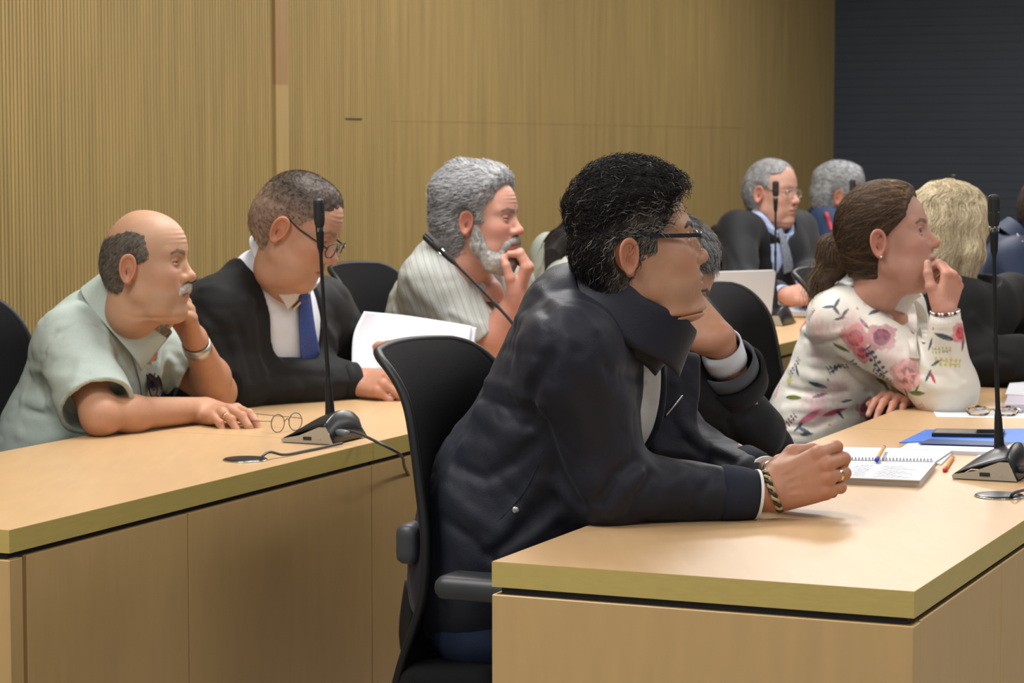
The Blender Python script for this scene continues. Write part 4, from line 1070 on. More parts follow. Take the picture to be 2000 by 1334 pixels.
# ---------------------------------------------------------------- materials of the people
M_SKIN = mat('skin', (1, 1, 1), 0.50, sss=0.12, vcol=True, bump=0.25, bump_s=700, spec=0.4)
M_HAIR = mat('hair', (1, 1, 1), 0.55, vcol=True, spec=0.25)
M_SHOE = mat('black_leather', (.015, .014, .013), .4)
def cloth(name, col, rough=0.85, bump=.3, bs=500, sheen=0.0, na=.06, ns=300, **k): return mat(name, col, rough, noise_s=ns, noise_a=na, bump=bump, bump_s=bs, sheen=sheen, spec=.3, **k)
M_NAVY = cloth('navy_jacket_cloth', (0.0095, 0.0115, 0.0215), .58, sheen=.05)
M_DENIM = cloth('blue_denim', (0.022, 0.035, 0.075)); M_DARKT = cloth('dark_trousers', (0.016, 0.016, 0.02))
FW = np.array((N2[0], N2[1], 0)) * -1.0         # facing direction of the sitters
LF = np.array((D2[0], D2[1], 0))                # their left
SKIN = {}
def person(label, pos, group=None):
    return empty('person', (pos[0], pos[1], 0.0), 0, label, 'person', group)
def nail_col(hands):
    """nails and knuckle tint on hand vertices"""
    def g(V, c):
        for H_ in hands:
            for f in H_.fing + [H_.th]:
                t = f[-1]; a = (f[-1] - f[-2]); a = a / np.linalg.norm(a); up = H_.M[:, 2] if f is not H_.th else H_.M[:, 1] * H_.side
                up = np.cross(np.cross(a, up), a); up /= np.linalg.norm(up) + 1e-9
                q = t - a * .002 + up * .0065 * H_.sc
                d = np.linalg.norm((V - q) - np.outer((V - q) @ a, a) * .35, axis=1)
                m = np.clip((0.0058 * H_.sc - d) / .0015, 0, 1)[:, None]; c = c * (1 - .45 * m) + np.array((.62, .38, .30)) * .45 * m
            for f in H_.fing:
                for q in f[:3]:
                    m = np.exp(-(np.linalg.norm(V - q, axis=1) / (.014 * H_.sc)) ** 2)[:, None] * .35
                    c = c * (1 - m) + c * np.array((1.05, .78, .72)) * m
        return c
    return g
def skin_obj(parent, H, base, neckpts, neckr, arms=(), hands=(), extra=None, hh=0.0016, ha=0.0019, box=None):
    """the body as one mesh: head + neck + top of the chest, then each bare arm with its hand"""
    base = np.array(base)
    def f(P):
        d = H.d(P); d = smin(d, chain(P, neckpts, neckr, .02), 0.022 * H.s)
        return d if extra is None else extra(P, d)
    lo, hi = bbox(np.concatenate([H.box(), np.array(neckpts)]), .02)
    if box is not None: lo, hi = box
    bl = [(f, lo, hi, hh)]
    for a in arms: lo, hi = bbox(a[1], .06); bl.append((a[0], lo, hi, a[2] if len(a) > 2 else ha))
    nc = nail_col(hands)
    def col(V):
        Q = H.loc(V); c = face_colour(Q, None, base, H.p)
        far = (np.linalg.norm(Q, axis=1) > .17)
        nz = noise(V, 60, 7) * .5 + noise(V, 160, 8) * .5
        c[far] = base * (1 + .06 * nz[far, None]) * (H.p.get('handc', (1.03, .93, .90)))
        return np.clip(nc(V, c), 0, 1)
    o, V, F = sdf_obj('body', bl, M_SKIN, parent, col)
    return o, f
def sleeve(P, S, E, Wp=None, r=(.07, .075, .06), frac=1.0, hollow=.006, k=.035):
    """long sleeve to Wp, or a short one ending at frac of the upper arm with an open end"""
    S, E = np.asarray(S), np.asarray(E)
    if Wp is not None: return arm(P, S, E, Wp, r, k)
    e = S + (E - S) * frac; ax = (e - S) / np.linalg.norm(e - S)
    return np.maximum(cap(P, S, e + ax * .05, r[0], r[1]), (P - e) @ ax)
def sleeve_hole(P, S, E, frac, r1, hollow=.011):
    """negative inside the open end of a short sleeve"""
    S, E = np.asarray(S), np.asarray(E); e = S + (E - S) * frac; ax = (E - S) / np.linalg.norm(E - S)
    return np.maximum(cap(P, e - ax * .07, e + ax * .12, r1 - hollow), -((P - (e - ax * .06)) @ ax))
def neckcut(P, Cb, Mc, R_, deep=.03, ry=None):
    """negative inside the neck opening: a cylinder about the collar axis above the collar plane"""
    Q = (P - Cb) @ Mc; ry = ry or R_
    k = ry / R_
    return np.maximum(np.sqrt(Q[:, 0] ** 2 + (Q[:, 1] / k) ** 2) - R_, -(Q[:, 2] + deep))
def garment(p, name, matl, base, fl, box, h, wa=.002, M=None, wf=(8, 16, 18), seed=1, col=None, label=None, fine=True, cut=None):
    """cloth mesh: base distance + traced folds + soft wrinkles"""
    def f(P):
        d = base(P) + wr(P, wa, wf, seed, M)
        if fine: d = d + wr(P, wa * .5, tuple(2.2 * q for q in wf), seed + 9, M)
        if fl: d = d - folds(P, fl)
        return d if cut is None else np.maximum(d, -cut(P))
    lo, hi = bbox(box, .09)
    o, V, F = sdf_obj(name, [(f, lo, hi, h)], matl, p, col)
    if label: o['label'] = label
    return o, f, V
def short_hair(H, line, thick, col, colf, n, length, comb, seed=1, curl=0, rad=.0005, lift=(.001, .004), h=.002, steps=5, rough=.002, nf=85, curlf=120, blend=.006, nz=.25):
    """under-hair shell inside line(Q) > 0, thickness thick(Q), with strands over it"""
    th = thick if callable(thick) else (lambda Q: np.full(len(Q), thick))
    l0 = line; line = lambda Q: l0(Q) + .0035 * noise(Q, 110, 21) + .002 * noise(Q, 260, 22)
    tp = lambda Q: th(Q) * (.2 + .8 * np.clip(line(Q) / .022, 0, 1))
    sh = lambda Q: smax(skull(Q, H.p) - tp(Q) + rough * noise(Q, nf, 2), -line(Q) * .8, blend)
    S1 = hair_shell(H, sh, h, col, 120, nz)
    S2 = hair_strands(H, n, lambda Q: np.clip(line(Q) / .008 + .25, 0, 1) * (line(Q) > -.002), length, comb, lift, curl, rad, colf, seed, steps, .0004, curlf, lambda Q: skull(Q, H.p) - tp(Q))
    return [S1, S2]
def mixcol(a, b, share, spread=(.6, 1.3)):
    def f(Q, rng):
        n = len(Q); sh = share(Q) if callable(share) else share
        m = rng.random(n) < sh; c = np.tile(np.array(a, float), (n, 1)); c[m] = b
        return c * rng.uniform(*spread, (n, 1))
    return f
def earcut(Q, r=(.021, .03, .034)):
    return ell(np.stack([Q[:, 0], np.abs(Q[:, 1]), Q[:, 2]], 1), (-.012, .085, -.004), r)
BACKC = lambda Q: np.stack([-.6 + 0 * Q[:, 0], 0 * Q[:, 0], -.8 + 0 * Q[:, 0]], 1)
def band(c, M, prof, matl, name, par, n=36, label=None, smooth=True, sc=(1, 1)):
    """ring round the first axis of M"""
    Mz = np.stack([M[:, 1], M[:, 2], M[:, 0]], 1); m = MB(); V = []
    k = len(prof)
    for (r, z) in prof:
        for q in range(n): a = 2 * np.pi * q / n; V.append((r * math.cos(a) * sc[0], r * math.sin(a) * sc[1], z))
    F = [(i * n + q, i * n + (q + 1) % n, ((i + 1) % k) * n + (q + 1) % n, ((i + 1) % k) * n + q) for i in range(k) for q in range(n)]
    m.add(np.array(V) @ Mz.T + c, F); o = m.build(name, matl, par, smooth=smooth)
    if label: o['label'] = label
    return o
def strip(p, name, matl, f, px, wd, Y0, Y1, off=.004, th=.003, n=30, side=None, label=None):
    """cloth band laid on the surface f along a pixel path; wd half widths"""
    P = spline([trace(f, x, y, Y0, Y1) for x, y in px], n); wd = np.interp(np.linspace(0, 1, n), np.linspace(0, 1, len(wd)), wd)
    t = np.gradient(P, axis=0); t /= np.linalg.norm(t, axis=1)[:, None]
    e = 2e-3; g = np.stack([f(P + np.eye(3)[i] * e) - f(P - np.eye(3)[i] * e) for i in range(3)], 1); g /= np.linalg.norm(g, axis=1)[:, None] + 1e-9
    for _ in range(3): g = (np.roll(g, 1, 0) * (np.arange(n) > 0)[:, None] + g + np.roll(g, -1, 0) * (np.arange(n) < n - 1)[:, None]); g /= np.linalg.norm(g, axis=1)[:, None]
    s = np.cross(t, g); s /= np.linalg.norm(s, axis=1)[:, None]
    G = np.stack([P + g * off - s * wd[:, None], P + g * (off + .003), P + g * off + s * wd[:, None]], 1)
    o = MB().sheet(surf(G, n, 9), th).build(name, matl, p, smooth=True)
    if label: o['label'] = label
    return o
M_ROBE = cloth('black_robe_cloth', (.0060, .0062, .0072), .72, sheen=.05, bump=.35, bs=400)
M_WSHIRT = cloth('white_shirt_cloth', (.66, .69, .76), .8, bump=.2, bs=500, na=.02)
M_TIE = mat('blue_patterned_tie', (.030, .060, .24), .5, noise_s=260, noise_a=.35)
# ================================================================ the bald man in the pale green shirt
def build_p1():
    Y = 5.8; base = (0.46, 0.262, 0.165)
    p = person('bald person in a pale green short-sleeved shirt, cheek resting on one hand', W(140, 1000, 6.05))
    H = Head(W(283, 520, Y), rot(-.20, .0), 1.03, nose=.85, cs=.006, occ=.87, nosew=1.1, lid=.15, jowl=.35, dbl=.3, chin=.9, stubble=((.30, .24, .20), .22), browc=(.10, .07, .05), browm=.75, gaze=(1, 0, -.15), flush=.9, cheek=1.1)
    sr, sl = W(138, 668, 5.80), W(262, 650, 6.12)
    er = WZ(196, 852, DZ) + (0, .0, .046); wr_ = WZ(400, 826, DZ) + (0, 0, .032)
    el = WZ(424, 803, DZ) + (0, 0, .048); wl = W(380, 660, 5.95)
    T = Torso([W(135, 1000, 6.0), W(150, 860, 6.0), W(186, 715, 5.97)], (.150, .150, .138), LF, 1.28, (sr, sl), .062, W(215, 640, 5.93))
    HR = Hand(wr_, W(470, 812, 5.72) - wr_ + (0, .04, 0), (.1, -.45, 1), 1, ((14, 28, 20), (16, 32, 22), (18, 36, 25), (20, 40, 25)), (5, 1, -3, -7), None, 1.05, 1.08)
    HL = Hand(wl, W(362, 592, 5.88) - wl, (.80, .45, .25), -1, ((30, 55, 35), (32, 58, 38), (34, 60, 40), (36, 60, 40)), (5, 1, -3, -7), [(.022, .028, -.010), (.048, .052, -.024), (.066, .078, -.030), (.082, .098, -.030)], 1.10, 1.15)
    arms = [(skin_arm(HR, er, sr * .6 + er * .4, .038, .029, .050), HR.pts() + [er, sr * .5 + er * .5]),
            (skin_arm(HL, el, sl * .5 + el * .5, .042, .030, .050), HL.pts() + [el, sl * .5 + el * .5])]
    nb = W(258, 645, 5.90)
    ch = W(262, 690, 5.92)
    Mc = axes((.72, .05, -.69), (.69, -.04, .72)); Cb = W(256, 616, 5.89)
    body, bf = skin_obj(p, H, base, [H.wld((-.026, 0, -.05)), H.wld((-.030, 0, -.10)), nb, ch], [.058, .059, .060, .055], arms, (HR, HL), hh=.0018)
    M_SH = cloth('pale_green_linen', (.42, .49, .455), .9, bump=.15, bs=500, na=.05, ns=220)
    Q0 = W(300, 720, 5.95); Mt = np.stack([FW, LF, (0, 0, 1.0)], 1)
    def base_(P):
        d = T.d(P) - .010
        d = smin(d, sleeve(P, sr, er, None, (.078, .090), .88), .035)
        d = smin(d, sleeve(P, sl, el, None, (.070, .080), .62), .035)
        Q = (P - Q0) @ Mt
        vee = smax(np.abs(Q[:, 1] + .0) - np.clip(.012 + (Q[:, 2]) * .55, .0, .07), -(Q[:, 0] + .10), .008)
        d = smax(d, -vee, .006)
        d = smin(d, cap(P, T.c[2], W(205, 625, 5.93), .10, .085, (LF, 1.2)), .05)
        return smax(d, -neckcut(P, Cb, Mc, .106, .016, .080), .008)
    fl = tfold(base_, [([(60, 720), (110, 740), (150, 740)], .005, .016), ([(45, 780), (90, 790), (140, 760)], .006, .014), ([(50, 800), (100, 815), (140, 800)], -.005, .010),
        ([(110, 650), (85, 700), (80, 760), (100, 830)], -.004, .008), ([(120, 650), (160, 630), (200, 640)], -.004, .006), ([(210, 650), (215, 700), (210, 760)], .005, .014),
        ([(230, 700), (232, 760), (225, 800)], -.004, .010), ([(195, 745), (215, 765), (226, 775)], .004, .008), ([(330, 700), (345, 740), (350, 780)], .006, .012), ([(350, 700), (370, 730), (378, 760)], -.005, .010),
        ([(40, 850), (90, 860), (140, 850)], .005, .014), ([(160, 700), (150, 750), (155, 800)], .003, .016)], 5.2, 6.8)
    o, f, V = garment(p, 'shirt', M_SH, base_, fl, [W(10, 1010, 6.0), W(190, 560, 5.7), W(330, 640, 6.3), sr, sl, er, el, T.c[0] + LF * .2, T.c[0] - LF * .2, T.c[2] + FW * .12], .0040, .0025, None, (9, 9, 16), 3, cut=lambda P: np.minimum(sleeve_hole(P, sr, er, .88, .090, .014), sleeve_hole(P, sl, el, .62, .080, .016)))
    # open collar, two fronts
    G, th = collar(Cb - Mc[:, 2] * .020, Mc, .108, .084, .046, .062, gap=.60, flare=.008, tip=.030, n=52, back=.006)
    MB().sheet(surf(G, 24, 90), .003).build('collar', M_SH, o, smooth=True)
    strip(o, 'placket', M_SH, f, [(264, 690), (272, 715), (280, 745), (284, 790)], (.014, .014, .014, .014), 5.2, 6.8, .003, .003)
    # sunglasses hooked in the placket
    g = empty('sunglasses', W(292, 755, 5.80), 0, 'black sunglasses hooked into the open front of the pale green shirt', 'sunglasses')
    c = trace(f, 288, 752, 5, 6.8) + np.array((.012, -.012, 0)); Mg = axes((.85, -.35, .1), (-.2, .1, 1))
    for i, off in enumerate(((.0, 0, 0), (.004, .052, -.004))):
        an = np.linspace(0, 2 * math.pi, 28, endpoint=False); P = [c + np.array(off) + Mg @ np.array((.003 * math.cos(a) ** 2, .019 * math.cos(a), .027 * math.sin(a) - .004 * math.cos(a))) for a in an]
        MB().tube(P, .0022, 6, closed=True).build('frame', M_GLOSS, g, smooth=True)
        m = MB(); m.add(np.array(P + [np.mean(P, 0) + .003 * Mg[:, 0]]), [(k, (k + 1) % 28, 28) for k in range(28)]); m.build('lens', mat('dark_lens', (.012, .012, .016), .08), g, smooth=True)
    MB().tube(spline([c + (0, -.018, .018), c + (-.02, -.015, .03), c + (-.035, 0, .0), c + (-.035, .01, -.05)], 14), .002, 6).build('temple', M_GLOSS, g, smooth=True)
    # watch on the wrist at the chin
    Mw = HL.M; band(HL.W - Mw[:, 0] * .028, Mw, [(.031, -.013), (.0345, -.012), (.0345, .012), (.031, .013)], mat('steel_band', (.50, .49, .45), .35, metal=.8), 'wristwatch', p, sc=(1.12, .98), label='steel wristwatch')
    band(HR.fing[2][0] * .45 + HR.fing[2][1] * .55, axes(HR.fing[2][1] - HR.fing[2][0], HR.M[:, 2]), [(.0095, -.003), (.0112, -.003), (.0112, .003), (.0095, .003)], M_GOLD, 'ring', p)
    # cropped grey hair round the sides, moustache
    def line(Q):
        x, y, z = Q.T
        top = (.083 - .30 * np.clip(-x - .02, 0, .1)) - z - .4 * np.clip(x - .0, 0, .1)
        fr = .038 - x - .25 * np.clip(z - .03, 0, .1)
        low = np.where(x > -.002, np.minimum(z - .004 - .5 * np.clip(x - .02, 0, 1), .03 - x + .2), z + .058 + .35 * (x + .05))
        return np.minimum(np.minimum(np.minimum(top, fr), low), earcut(Q))
    sc = (.120, .100, .080); cf = mixcol((.085, .075, .062), (.28, .26, .24), .35)
    S = short_hair(H, line, .0016, sc, cf, 3600, .009, BACKC, 5, rad=.0004, lift=(.0004, .0015), h=.0018, steps=3, rough=.0009, nf=120, blend=.004)
    def mous(Q):
        A = Q.copy(); A[:, 1] = np.abs(A[:, 1])
        return smin(cap(A, (.099, .0, -.0450), (.091, .026, -.055), .0105, .0075), cap(A, (.091, .026, -.055), (.084, .033, -.066), .0075, .004), .003) + .0012 * noise(Q, 220, 3)
    S.append(hair_shell(H, mous, .0016, (.50, .47, .42), 200, .2))
    mh = hair_strands(H, 500, lambda Q: (Q[:, 0] > .03) * (np.abs(Q[:, 1]) < .03) * (Q[:, 2] < -.03) * 1.0, .012, lambda Q: np.stack([0 * Q[:, 0], np.sign(Q[:, 1]) * .5, -1 + 0 * Q[:, 0]], 1), (.0005, .0015), 0, .0004, mixcol((.50, .48, .45), (.30, .27, .24), .2), 8, 3, .0002, 60, mous)
    S.append(mh); hair_obj('hair', S, M_HAIR, p, label='cropped grey hair around a bald crown, white moustache')
    trousers(p, T.c[0], FW, LF, M_DARKT)
build_p1()
# ================================================================ the robed man reading papers
def build_p2():
    base = (0.46, 0.250, 0.165)
    p = person('person in a black robe with a blue tie and dark glasses, bent over papers', W(470, 1000, 6.55))
    yaw = -.26; H = Head(W(578, 448, 6.30), rot(yaw, .46, .0), 1.09, lid=.08, jowl=.6, dbl=.6, nose=1.05, nosew=1.15, stubble=((.26, .17, .13), .2), browc=(.10, .08, .07), browm=.5, flush=1.2, chin=.9)
    F2 = np.array((math.cos(-.62), math.sin(-.62), 0)); L2 = np.array((-F2[1], F2[0], 0))
    cc = W(505, 650, 6.50)
    sr = W(432, 612, 6.32); sl = W(622, 612, 6.62)
    er = WZ(440, 792, DZ) + (0, 0, .055); wr_ = WZ(688, 778, DZ) + (0, 0, .044)
    el = W(742, 740, 6.85); wl = W(720, 700, 6.65)
    T = Torso([W(440, 960, 6.6), W(470, 830, 6.58), W(510, 680, 6.50)], (.140, .145, .138), L2, 1.32, (sr, sl), .066, W(520, 560, 6.44))
    HR = Hand(wr_ + (.01, 0, 0), W(765, 745, 6.40) - wr_, (-.15, -.62, .75), 1, ((36, 55, 35), (42, 60, 35), (46, 62, 40), (50, 62, 40)), (4, 1, -2, -6), [(.022, .028, -.012), (.056, .044, -.026), (.086, .042, -.038), (.108, .032, -.046)], 1.08, 1.15)
    HL = Hand(wl, W(790, 700, 6.6) - wl, (.2, .8, .4), -1, ((30, 40, 30),) * 4, (4, 1, -2, -6), None, 1.05)
    nb = W(562, 562, 6.40); ch = H.wld((-.042, 0, -.11))
    Mc = axes((.55, -.38, -.74), (.70, -.25, .67)); Cb = W(557, 510, 6.38)
    skin_obj(p, H, base, [H.wld((-.015, 0, -.04)), H.wld((.0, 0, -.10)), nb], [.058, .057, .056], [(lambda P: smin(forearm(P, er, HR.W, .04, .030), HR.d(P), .02), HR.pts() + [HR.W * .6 + er * .4]),
        (lambda P: smin(forearm(P, el, HL.W, .04, .030), HL.d(P), .02), HL.pts() + [HL.W * .6 + el * .4], .003)], (HR,), hh=.0018)
    # white shirt
    up_ = lambda P, r: cap(P, T.c[2], W(520, 548, 6.43), .11, r, (L2, 1.15))
    def shf(P): return smax(smin(T.d(P), up_(P, .080), .05) - .006, -neckcut(P, Cb, Mc, .092, .018, .068), .008) + wr(P, .002, (14, 14, 6), 2)
    bx_ = [W(420, 930, 6.6), W(640, 560, 6.3), W(640, 560, 6.75), W(640, 800, 6.6), cc - L2 * .2]
    sh, sf, _ = garment(p, 'shirt', M_WSHIRT, shf, None, bx_, .0045, .001)
    G, th = collar(Cb - Mc[:, 2] * .030, Mc, .096, .074, .060, .058, gap=.12, flare=.005, tip=.034, n=52, back=.006)
    MB().sheet(surf(G, 24, 90), .0025).build('collar', M_WSHIRT, sh, smooth=True)
    kn = Cb + Mc @ np.array((.102, 0, -.012))
    m = MB(); m.lathe([(.012, -.024), (.017, -.006), (.021, .014), (.017, .020), (.002, .022)], np.stack([L2, np.cross((0, .0, 1.), L2), (0, 0, 1.)], 1) @ np.array(Matrix.Rotation(-.3, 3, 'X')), kn, 16, (1, .6)); 
    tie = strip(p, 'tie', M_TIE, sf, [(590, 566), (592, 610), (595, 650), (600, 690), (604, 725)], (.020, .024, .029, .034, .038), 5.9, 6.8, .010, .004)
    m.build('tie_knot', M_TIE, tie, smooth=True)
    # robe
    M2 = np.stack([F2, L2, (0, 0, 1.0)], 1); c0 = W(560, 690, 6.4)
    def base_(P):
        d = smin(T.d(P), up_(P, .090), .05) - .018
        d = smin(d, cap(P, T.c[0], T.c[1], .16, .16, (L2, 1.35)), .05)
        Q = (P - c0) @ M2
        wd = np.clip(.078 + .12 * (Q[:, 2] + .05), .050, .110)
        vee = smax(np.abs(Q[:, 1] - .006) - wd, -(Q[:, 0] + .16 - .0 * Q[:, 2]), .008)
        d = smax(d, -vee, .006)
        d = smin(d, sleeve(P, sr, er, wr_ + (-.02, 0, .0), (.094, .084, .056)), .05)
        d = smin(d, sph(P, er + (.02, .0, .0), .062), .05)
        d = smin(d, sleeve(P, sl, el, wl, (.088, .080, .070)), .05)
        return smax(d, -neckcut(P, Cb, Mc, .116, .030, .092), .008)
    fl = tfold(base_, [([(395, 560), (450, 570), (490, 590)], .006, .014), ([(385, 600), (430, 640), (450, 700), (455, 760)], -.006, .014), ([(480, 590), (500, 660), (520, 740)], .007, .014),
        ([(400, 640), (420, 700), (440, 760)], .006, .014), ([(500, 780), (540, 765), (600, 760)], .004, .012), ([(520, 740), (560, 730), (640, 735)], -.005, .010), ([(460, 620), (480, 690), (490, 740)], -.005, .012),
        ([(640, 640), (655, 690), (660, 740)], .006, .014), ([(620, 770), (640, 750), (680, 745)], .004, .010), ([(430, 560), (470, 620), (490, 700)], .003, .02)], 5.7, 7.2)
    rb, rf, _ = garment(p, 'robe', M_ROBE, base_, fl, [W(360, 1000, 6.6), W(400, 540, 6.3), W(690, 600, 6.8), wr_, el, wl, er, T.c[0] + L2 * .2, T.c[0] - L2 * .2], .0048, .004, None, (6, 10, 8), 4)
    band(wr_ + (-.012, 0, 0), axes(wr_ - er, (0, 0, 1)), [(.040, -.02), (.052, -.02), (.050, .022), (.042, .022)], M_ROBE, 'sleeve_cuff', rb)
    # greying crew cut
    def line(Q):
        x, y, z = Q.T
        fr = .076 - x - .30 * np.clip(.095 - z, 0, .1)
        low = np.where(x > .000, np.minimum(z - .022 - .9 * np.clip(x - .022, 0, .1), .062 - x + (z > .08) * .03), z + .062 + .5 * (x + .05))
        return np.minimum(np.minimum(fr, low), earcut(Q))
    grey = lambda Q: np.clip(1.0 - (Q[:, 2] - .03) / .06, 0, 1)
    def sc(Q): k = grey(Q)[:, None]; return np.array((.070, .052, .042)) * (1 - k) + np.array((.30, .20, .145)) * k
    S = short_hair(H, line, lambda Q: .0012 + .006 * np.clip((Q[:, 2] - .05) / .06, 0, 1), sc, mixcol((.045, .035, .03), (.22, .18, .15), lambda Q: .15 + .4 * grey(Q), (.8, 1.15)), 5200, .008, lambda Q: np.stack([.5 - Q[:, 0] * 8, Q[:, 1] * 3, -.4 + Q[:, 2] * 6], 1), 5, rad=.0004, lift=(.001, .004), h=.0018, steps=3, rough=.0008, nf=120, blend=.005)
    hair_obj('hair', S, M_HAIR, p, label='very short greying hair')
    eyeglasses(H, p, M_GLOSS, w=.025, hh=.018, drop=.006, slide=.013, rimr=.0015, tz=.014, thick=.0020, rect=2.8, lensm=mat('tinted_lens', (.55, .55, .72), .05, trans=1.0, alpha=.45))
    trousers(p, T.c[0], F2, L2, M_DARKT)
build_p2()
# ================================================================ the bearded man in the striped shirt
def stripes(name, c1, c2, pitch, rotv, rough=.9, dist=1.5):
    m, nt, b = nodes(name); N = nt.nodes; L = nt.links
    tc = N.new('ShaderNodeTexCoord'); mp = N.new('ShaderNodeMapping'); mp.inputs['Rotation'].default_value = rotv; L.new(tc.outputs['Object'], mp.inputs[0])
    wv = N.new('ShaderNodeTexWave'); wv.inputs['Scale'].default_value = 1 / pitch / 3.1416 * .5 * 3.1416 / 1.0; wv.inputs['Distortion'].default_value = dist; wv.inputs['Detail'].default_value = 1; wv.inputs['Detail Scale'].default_value = .3
    L.new(mp.outputs[0], wv.inputs[0])
    w2 = N.new('ShaderNodeTexWave'); w2.inputs['Scale'].default_value = 1 / pitch * .5 * .37; w2.inputs['Distortion'].default_value = dist * .6; L.new(mp.outputs[0], w2.inputs[0])
    ad = N.new('ShaderNodeMath'); ad.operation = 'MULTIPLY'; L.new(wv.outputs[1], ad.inputs[0]); L.new(w2.outputs[1], ad.inputs[1])
    mx = N.new('ShaderNodeMix'); mx.data_type = 'RGBA'; mx.inputs[6].default_value = (*c1, 1); mx.inputs[7].default_value = (*c2, 1); L.new(ad.outputs[0], mx.inputs[0])
    L.new(mx.outputs[2], b.inputs['Base Color']); b.inputs['Roughness'].default_value = rough; b.inputs['Specular IOR Level'].default_value = .25
    n2 = N.new('ShaderNodeTexNoise'); n2.inputs['Scale'].default_value = 300; bp = N.new('ShaderNodeBump'); bp.inputs['Strength'].default_value = .4; bp.inputs['Distance'].default_value = .002
    L.new(tc.outputs['Object'], n2.inputs[0]); L.new(n2.outputs[0], bp.inputs['Height']); L.new(bp.outputs[0], b.inputs['Normal'])
    return m
def build_p3():
    base = (0.50, 0.255, 0.19)
    p = person('person with a full grey beard in a pale striped shirt, fingers held to the chin', W(820, 800, 7.2))
    H = Head(W(943, 432, 6.95), rot(-.42, .03), 1.02, lid=.10, jowl=.2, nose=1.0, nosew=1.15, browc=(.13, .10, .09), browm=.85, flush=1.6, gaze=(1, 0, -.4), crown=1.02)
    sr, sl = W(842, 552, 6.95), W(985, 548, 7.30)
    er = W(946, 686, 6.95); wr_ = W(1010, 588, 6.90); el = W(1050, 700, 7.5); wl = W(1120, 705, 7.35)
    T = Torso([W(820, 850, 7.25), W(835, 740, 7.22), W(872, 610, 7.13)], (.155, .160, .150), LF, 1.28, (sr, sl), .068, W(900, 520, 7.1))
    HR = Hand(wr_, W(1030, 530, 6.90) - wr_, (.92, -.15, .2), 1, ((48, 62, 35), (52, 66, 38), (56, 70, 40), (58, 70, 40)), (4, 1, -2, -6), [(.022, .026, -.014), (.052, .038, -.032), (.080, .040, -.052), (.098, .036, -.070)], 1.04, 1.1)
    HL = Hand(wl, (1, -.2, 0), (0, 0, 1), -1, ((20, 30, 20),) * 4, (4, 1, -2, -6), None, 1.0)
    Mc = axes((.62, -.05, -.78), (.78, -.02, .62)); Cb = W(905, 525, 7.05); nb = W(905, 540, 7.06); ch = H.wld((-.045, 0, -.11)); cs = W(950, 575, 7.03)
    arms = [(skin_arm(HR, er, sr * .5 + er * .5, .048, .034, .058), HR.pts() + [er, sr * .5 + er * .5], .0022), (skin_arm(HL, el, sl * .5 + el * .5, .045, .030, .05), HL.pts() + [el, sl * .5 + el * .5], .004)]
    skin_obj(p, H, base, [H.wld((-.03, 0, -.05)), ch, nb, cs], [.062, .066, .068, .05], arms, (HR,), hh=.002, ha=.0022)
    M_S = stripes('striped_cotton', (.45, .465, .44), (.30, .32, .31), .0115, (0, .35, 0))
    Mt = np.stack([FW, LF, (0, 0, 1.0)], 1); Q0 = W(985, 620, 7.0)
    def base_(P):
        d = T.d(P) - .012
        d = smin(d, sleeve(P, sr, er, None, (.080, .088), .86), .04)
        d = smin(d, sleeve(P, sl, el, None, (.074, .084), .80), .04)
        Q = (P - Q0) @ Mt
        vee = smax(np.abs(Q[:, 1]) - np.clip(.006 + Q[:, 2] * .5, 0, .06), -(Q[:, 0] + .12), .008)
        d = smax(d, -vee, .006)
        d = smin(d, cap(P, T.c[2], W(868, 515, 7.08), .11, .085, (LF, 1.2)), .05)
        return smax(d, -neckcut(P, Cb, Mc, .086, .035, .080), .008)
    fl = tfold(base_, [([(790, 560), (820, 600), (850, 640)], -.006, .014), ([(800, 540), (840, 590), (880, 640)], .006, .014), ([(830, 610), (870, 650), (900, 660)], .005, .014), ([(880, 610), (910, 625), (930, 635)], .005, .010),
        ([(770, 610), (800, 640), (830, 650)], .005, .014), ([(920, 560), (930, 600), (940, 620)], -.005, .010)], 6.3, 8.0)
    o, f, _ = garment(p, 'shirt', M_S, base_, fl, [W(740, 860, 7.3), W(830, 480, 6.9), W(1010, 520, 7.5), sr, sl, er, el, T.c[0] + LF * .22, T.c[0] - LF * .22], .0055, .003, None, (8, 8, 13), 5, cut=lambda P: np.minimum(sleeve_hole(P, sr, er, .86, .088, .017), sleeve_hole(P, sl, el, .80, .084, .017)))
    G, th = collar(Cb - Mc[:, 2] * .02, Mc, .096, .088, .040, .055, gap=.45, flare=.008, tip=.030, n=50, back=.012)
    MB().sheet(surf(G, 22, 80), .003).build('collar', M_S, o, smooth=True)
    # wavy grey hair swept back, beard
    def line(Q):
        x, y, z = Q.T
        fr = .082 - x - .55 * np.clip(.082 - z, 0, .2) * (z > .02)
        low = np.where(x > .002, np.minimum(z + .002, .036 + .45 * np.clip(z - .03, 0, .1) - x), z + .115 + .6 * (x + .06))
        v = np.minimum(np.minimum(fr, low), earcut(Q, (.019, .03, .030)))
        return v
    thick = lambda Q: .012 + .020 * np.clip((Q[:, 2] - .03) / .06, 0, 1) + .020 * np.clip((-Q[:, 0] - .03) / .05, 0, 1) * np.clip((Q[:, 2] + .13) / .08, 0, 1)
    comb = lambda Q: np.stack([-.8 + .0 * Q[:, 0], .25 * np.sin(Q[:, 2] * 90), -.45 + Q[:, 2] * 3.0 * (Q[:, 0] > 0)], 1)
    S = short_hair(H, line, thick, (.30, .30, .30), mixcol((.44, .45, .47), (.15, .14, .14), .25, (.7, 1.25)), 5200, .040, comb, 5, curl=.0035, rad=.0008, lift=(.001, .008), h=.0025, steps=8, rough=.005, nf=45, curlf=150, nz=.4)
